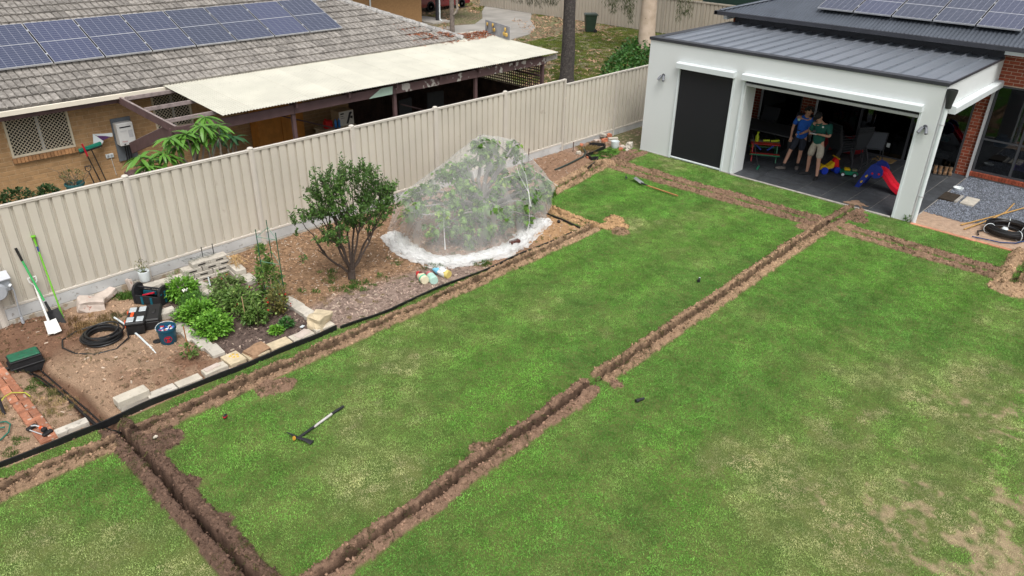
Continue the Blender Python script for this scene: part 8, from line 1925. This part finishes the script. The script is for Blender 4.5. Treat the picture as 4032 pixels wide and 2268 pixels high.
gpm, J1, f1, u1, s1 = person('person in dark green shirt, beige shorts and black cap looking down at a controller', gl, dict(
    pel=(.05,.01,.96), spine=(.05,.015,1.14), chest=(.02,.02,1.36), neck=(-.03,.05,1.50), head=(-.09,.08,1.62), face=(-.75,.25,-.5),
    shR=(.03,.21,1.43), elR=(.02,.27,1.15), haR=(-.24,.17,1.22), hdR=(-.75,-.45,.1), shL=(.02,-.19,1.43), elL=(.0,-.27,1.16), haL=(-.20,-.08,1.22), hdL=(-.8,.5,.15),
    hipR=(.06,.10,.90), knR=(.04,.16,.49), anR=(.12,.18,.085), ftR=(-.6,.75,0), hipL=(.05,-.09,.90), knL=(-.04,-.13,.49), anL=(-.05,-.17,.085), ftL=(-1,-.15,0)),
    m_gsh, m_bge, m_blk, None, None, M('black_cap', (.012,.012,.014), .85, .1, 14))
b = MB(); b.ell((-.115,-.085,1.40), (.012,.028,.028), 10); b.build('shirt_badge', m_wtrim, gpm, smooth=60)
b = MB(); b.lathe([(.033,-.014),(.033,.014)], 12, T(*(J1['elL'].lerp(J1['haL'], .9)), rx=0, ry=PI/2, rz=.8)); b.build('watch', m_blk, gpm)
ctl = thing('drone_controller', 'small grey remote controller held by the person in green', 'controller', gl+Vector((-.31,.05,1.235)), .1); b = MB(); b.box(-.035,.035,-.085,.085,-.015,.015,.01); b.build('shell', M('controller_grey', (.36,.37,.38), .45, .08, 9), ctl)
for y in (-.05,.05):
    b = MB(); b.tube([(-.0,y,.015),(0,y,.035)], .006, 6); b.build('stick', m_iron, ctl)
b = MB(); b.bar((.03,.0,.03),(.05,0,.085),.07,.012,.003); b.build('phone', m_iron, ctl)
bl_ = Vector((15.33,-5.41,PF))
bpm, J2, f2, u2_, s2 = person('person in bright blue shirt and dark shorts leaning in, one leg out', bl_, dict(
    pel=(.10,-.05,.94), spine=(.07,-.06,1.13), chest=(.02,-.08,1.37), neck=(-.02,-.14,1.52), head=(-.06,-.18,1.64), face=(-.7,-.5,-.4),
    shR=(.0,.09,1.45), elR=(-.01,.18,1.17), haR=(-.06,.17,.92), hdR=(-.1,-.05,-1), shL=(.07,-.26,1.44), elL=(.0,-.28,1.17), haL=(-.20,-.15,1.07), hdL=(-.75,.6,.0),
    hipR=(.08,.03,.88), knR=(-.04,.13,.49), anR=(-.18,.19,.085), ftR=(-.55,.85,0), hipL=(.11,-.13,.88), knL=(.12,-.10,.49), anL=(.17,-.06,.085), ftL=(-.9,-.35,0)),
    m_bsh, m_nav, m_gsho, m_blk, M('dark_curls', (.022,.016,.013), .9, .3, 30, bump=1, bsc=80), None)
b = MB(); b.ell((-.125,.02,1.40), (.012,.038,.036), 10); b.build('shirt_badge', M('pale_green_badge', (.34,.52,.40), .7, .1, 14), bpm, smooth=60)
tm = thing('blue_tumbler', 'blue metal tumbler held by the person in blue', 'tumbler', bl_+Vector((-.28,-.10,1.0))); b = MB(); b.lathe([(.03,-.02),(.038,.12),(.04,.16),(.036,.16),(.03,.1),(.001,.1)], 14, ends=False); b.build('cup', M('tumbler_blue', (.01,.10,.42), .35, .05, 9), tm, smooth=50); b = MB(); b.lathe([(.041,.161),(.041,.175),(.01,.178)], 14); b.build('lid', m_iron, tm)
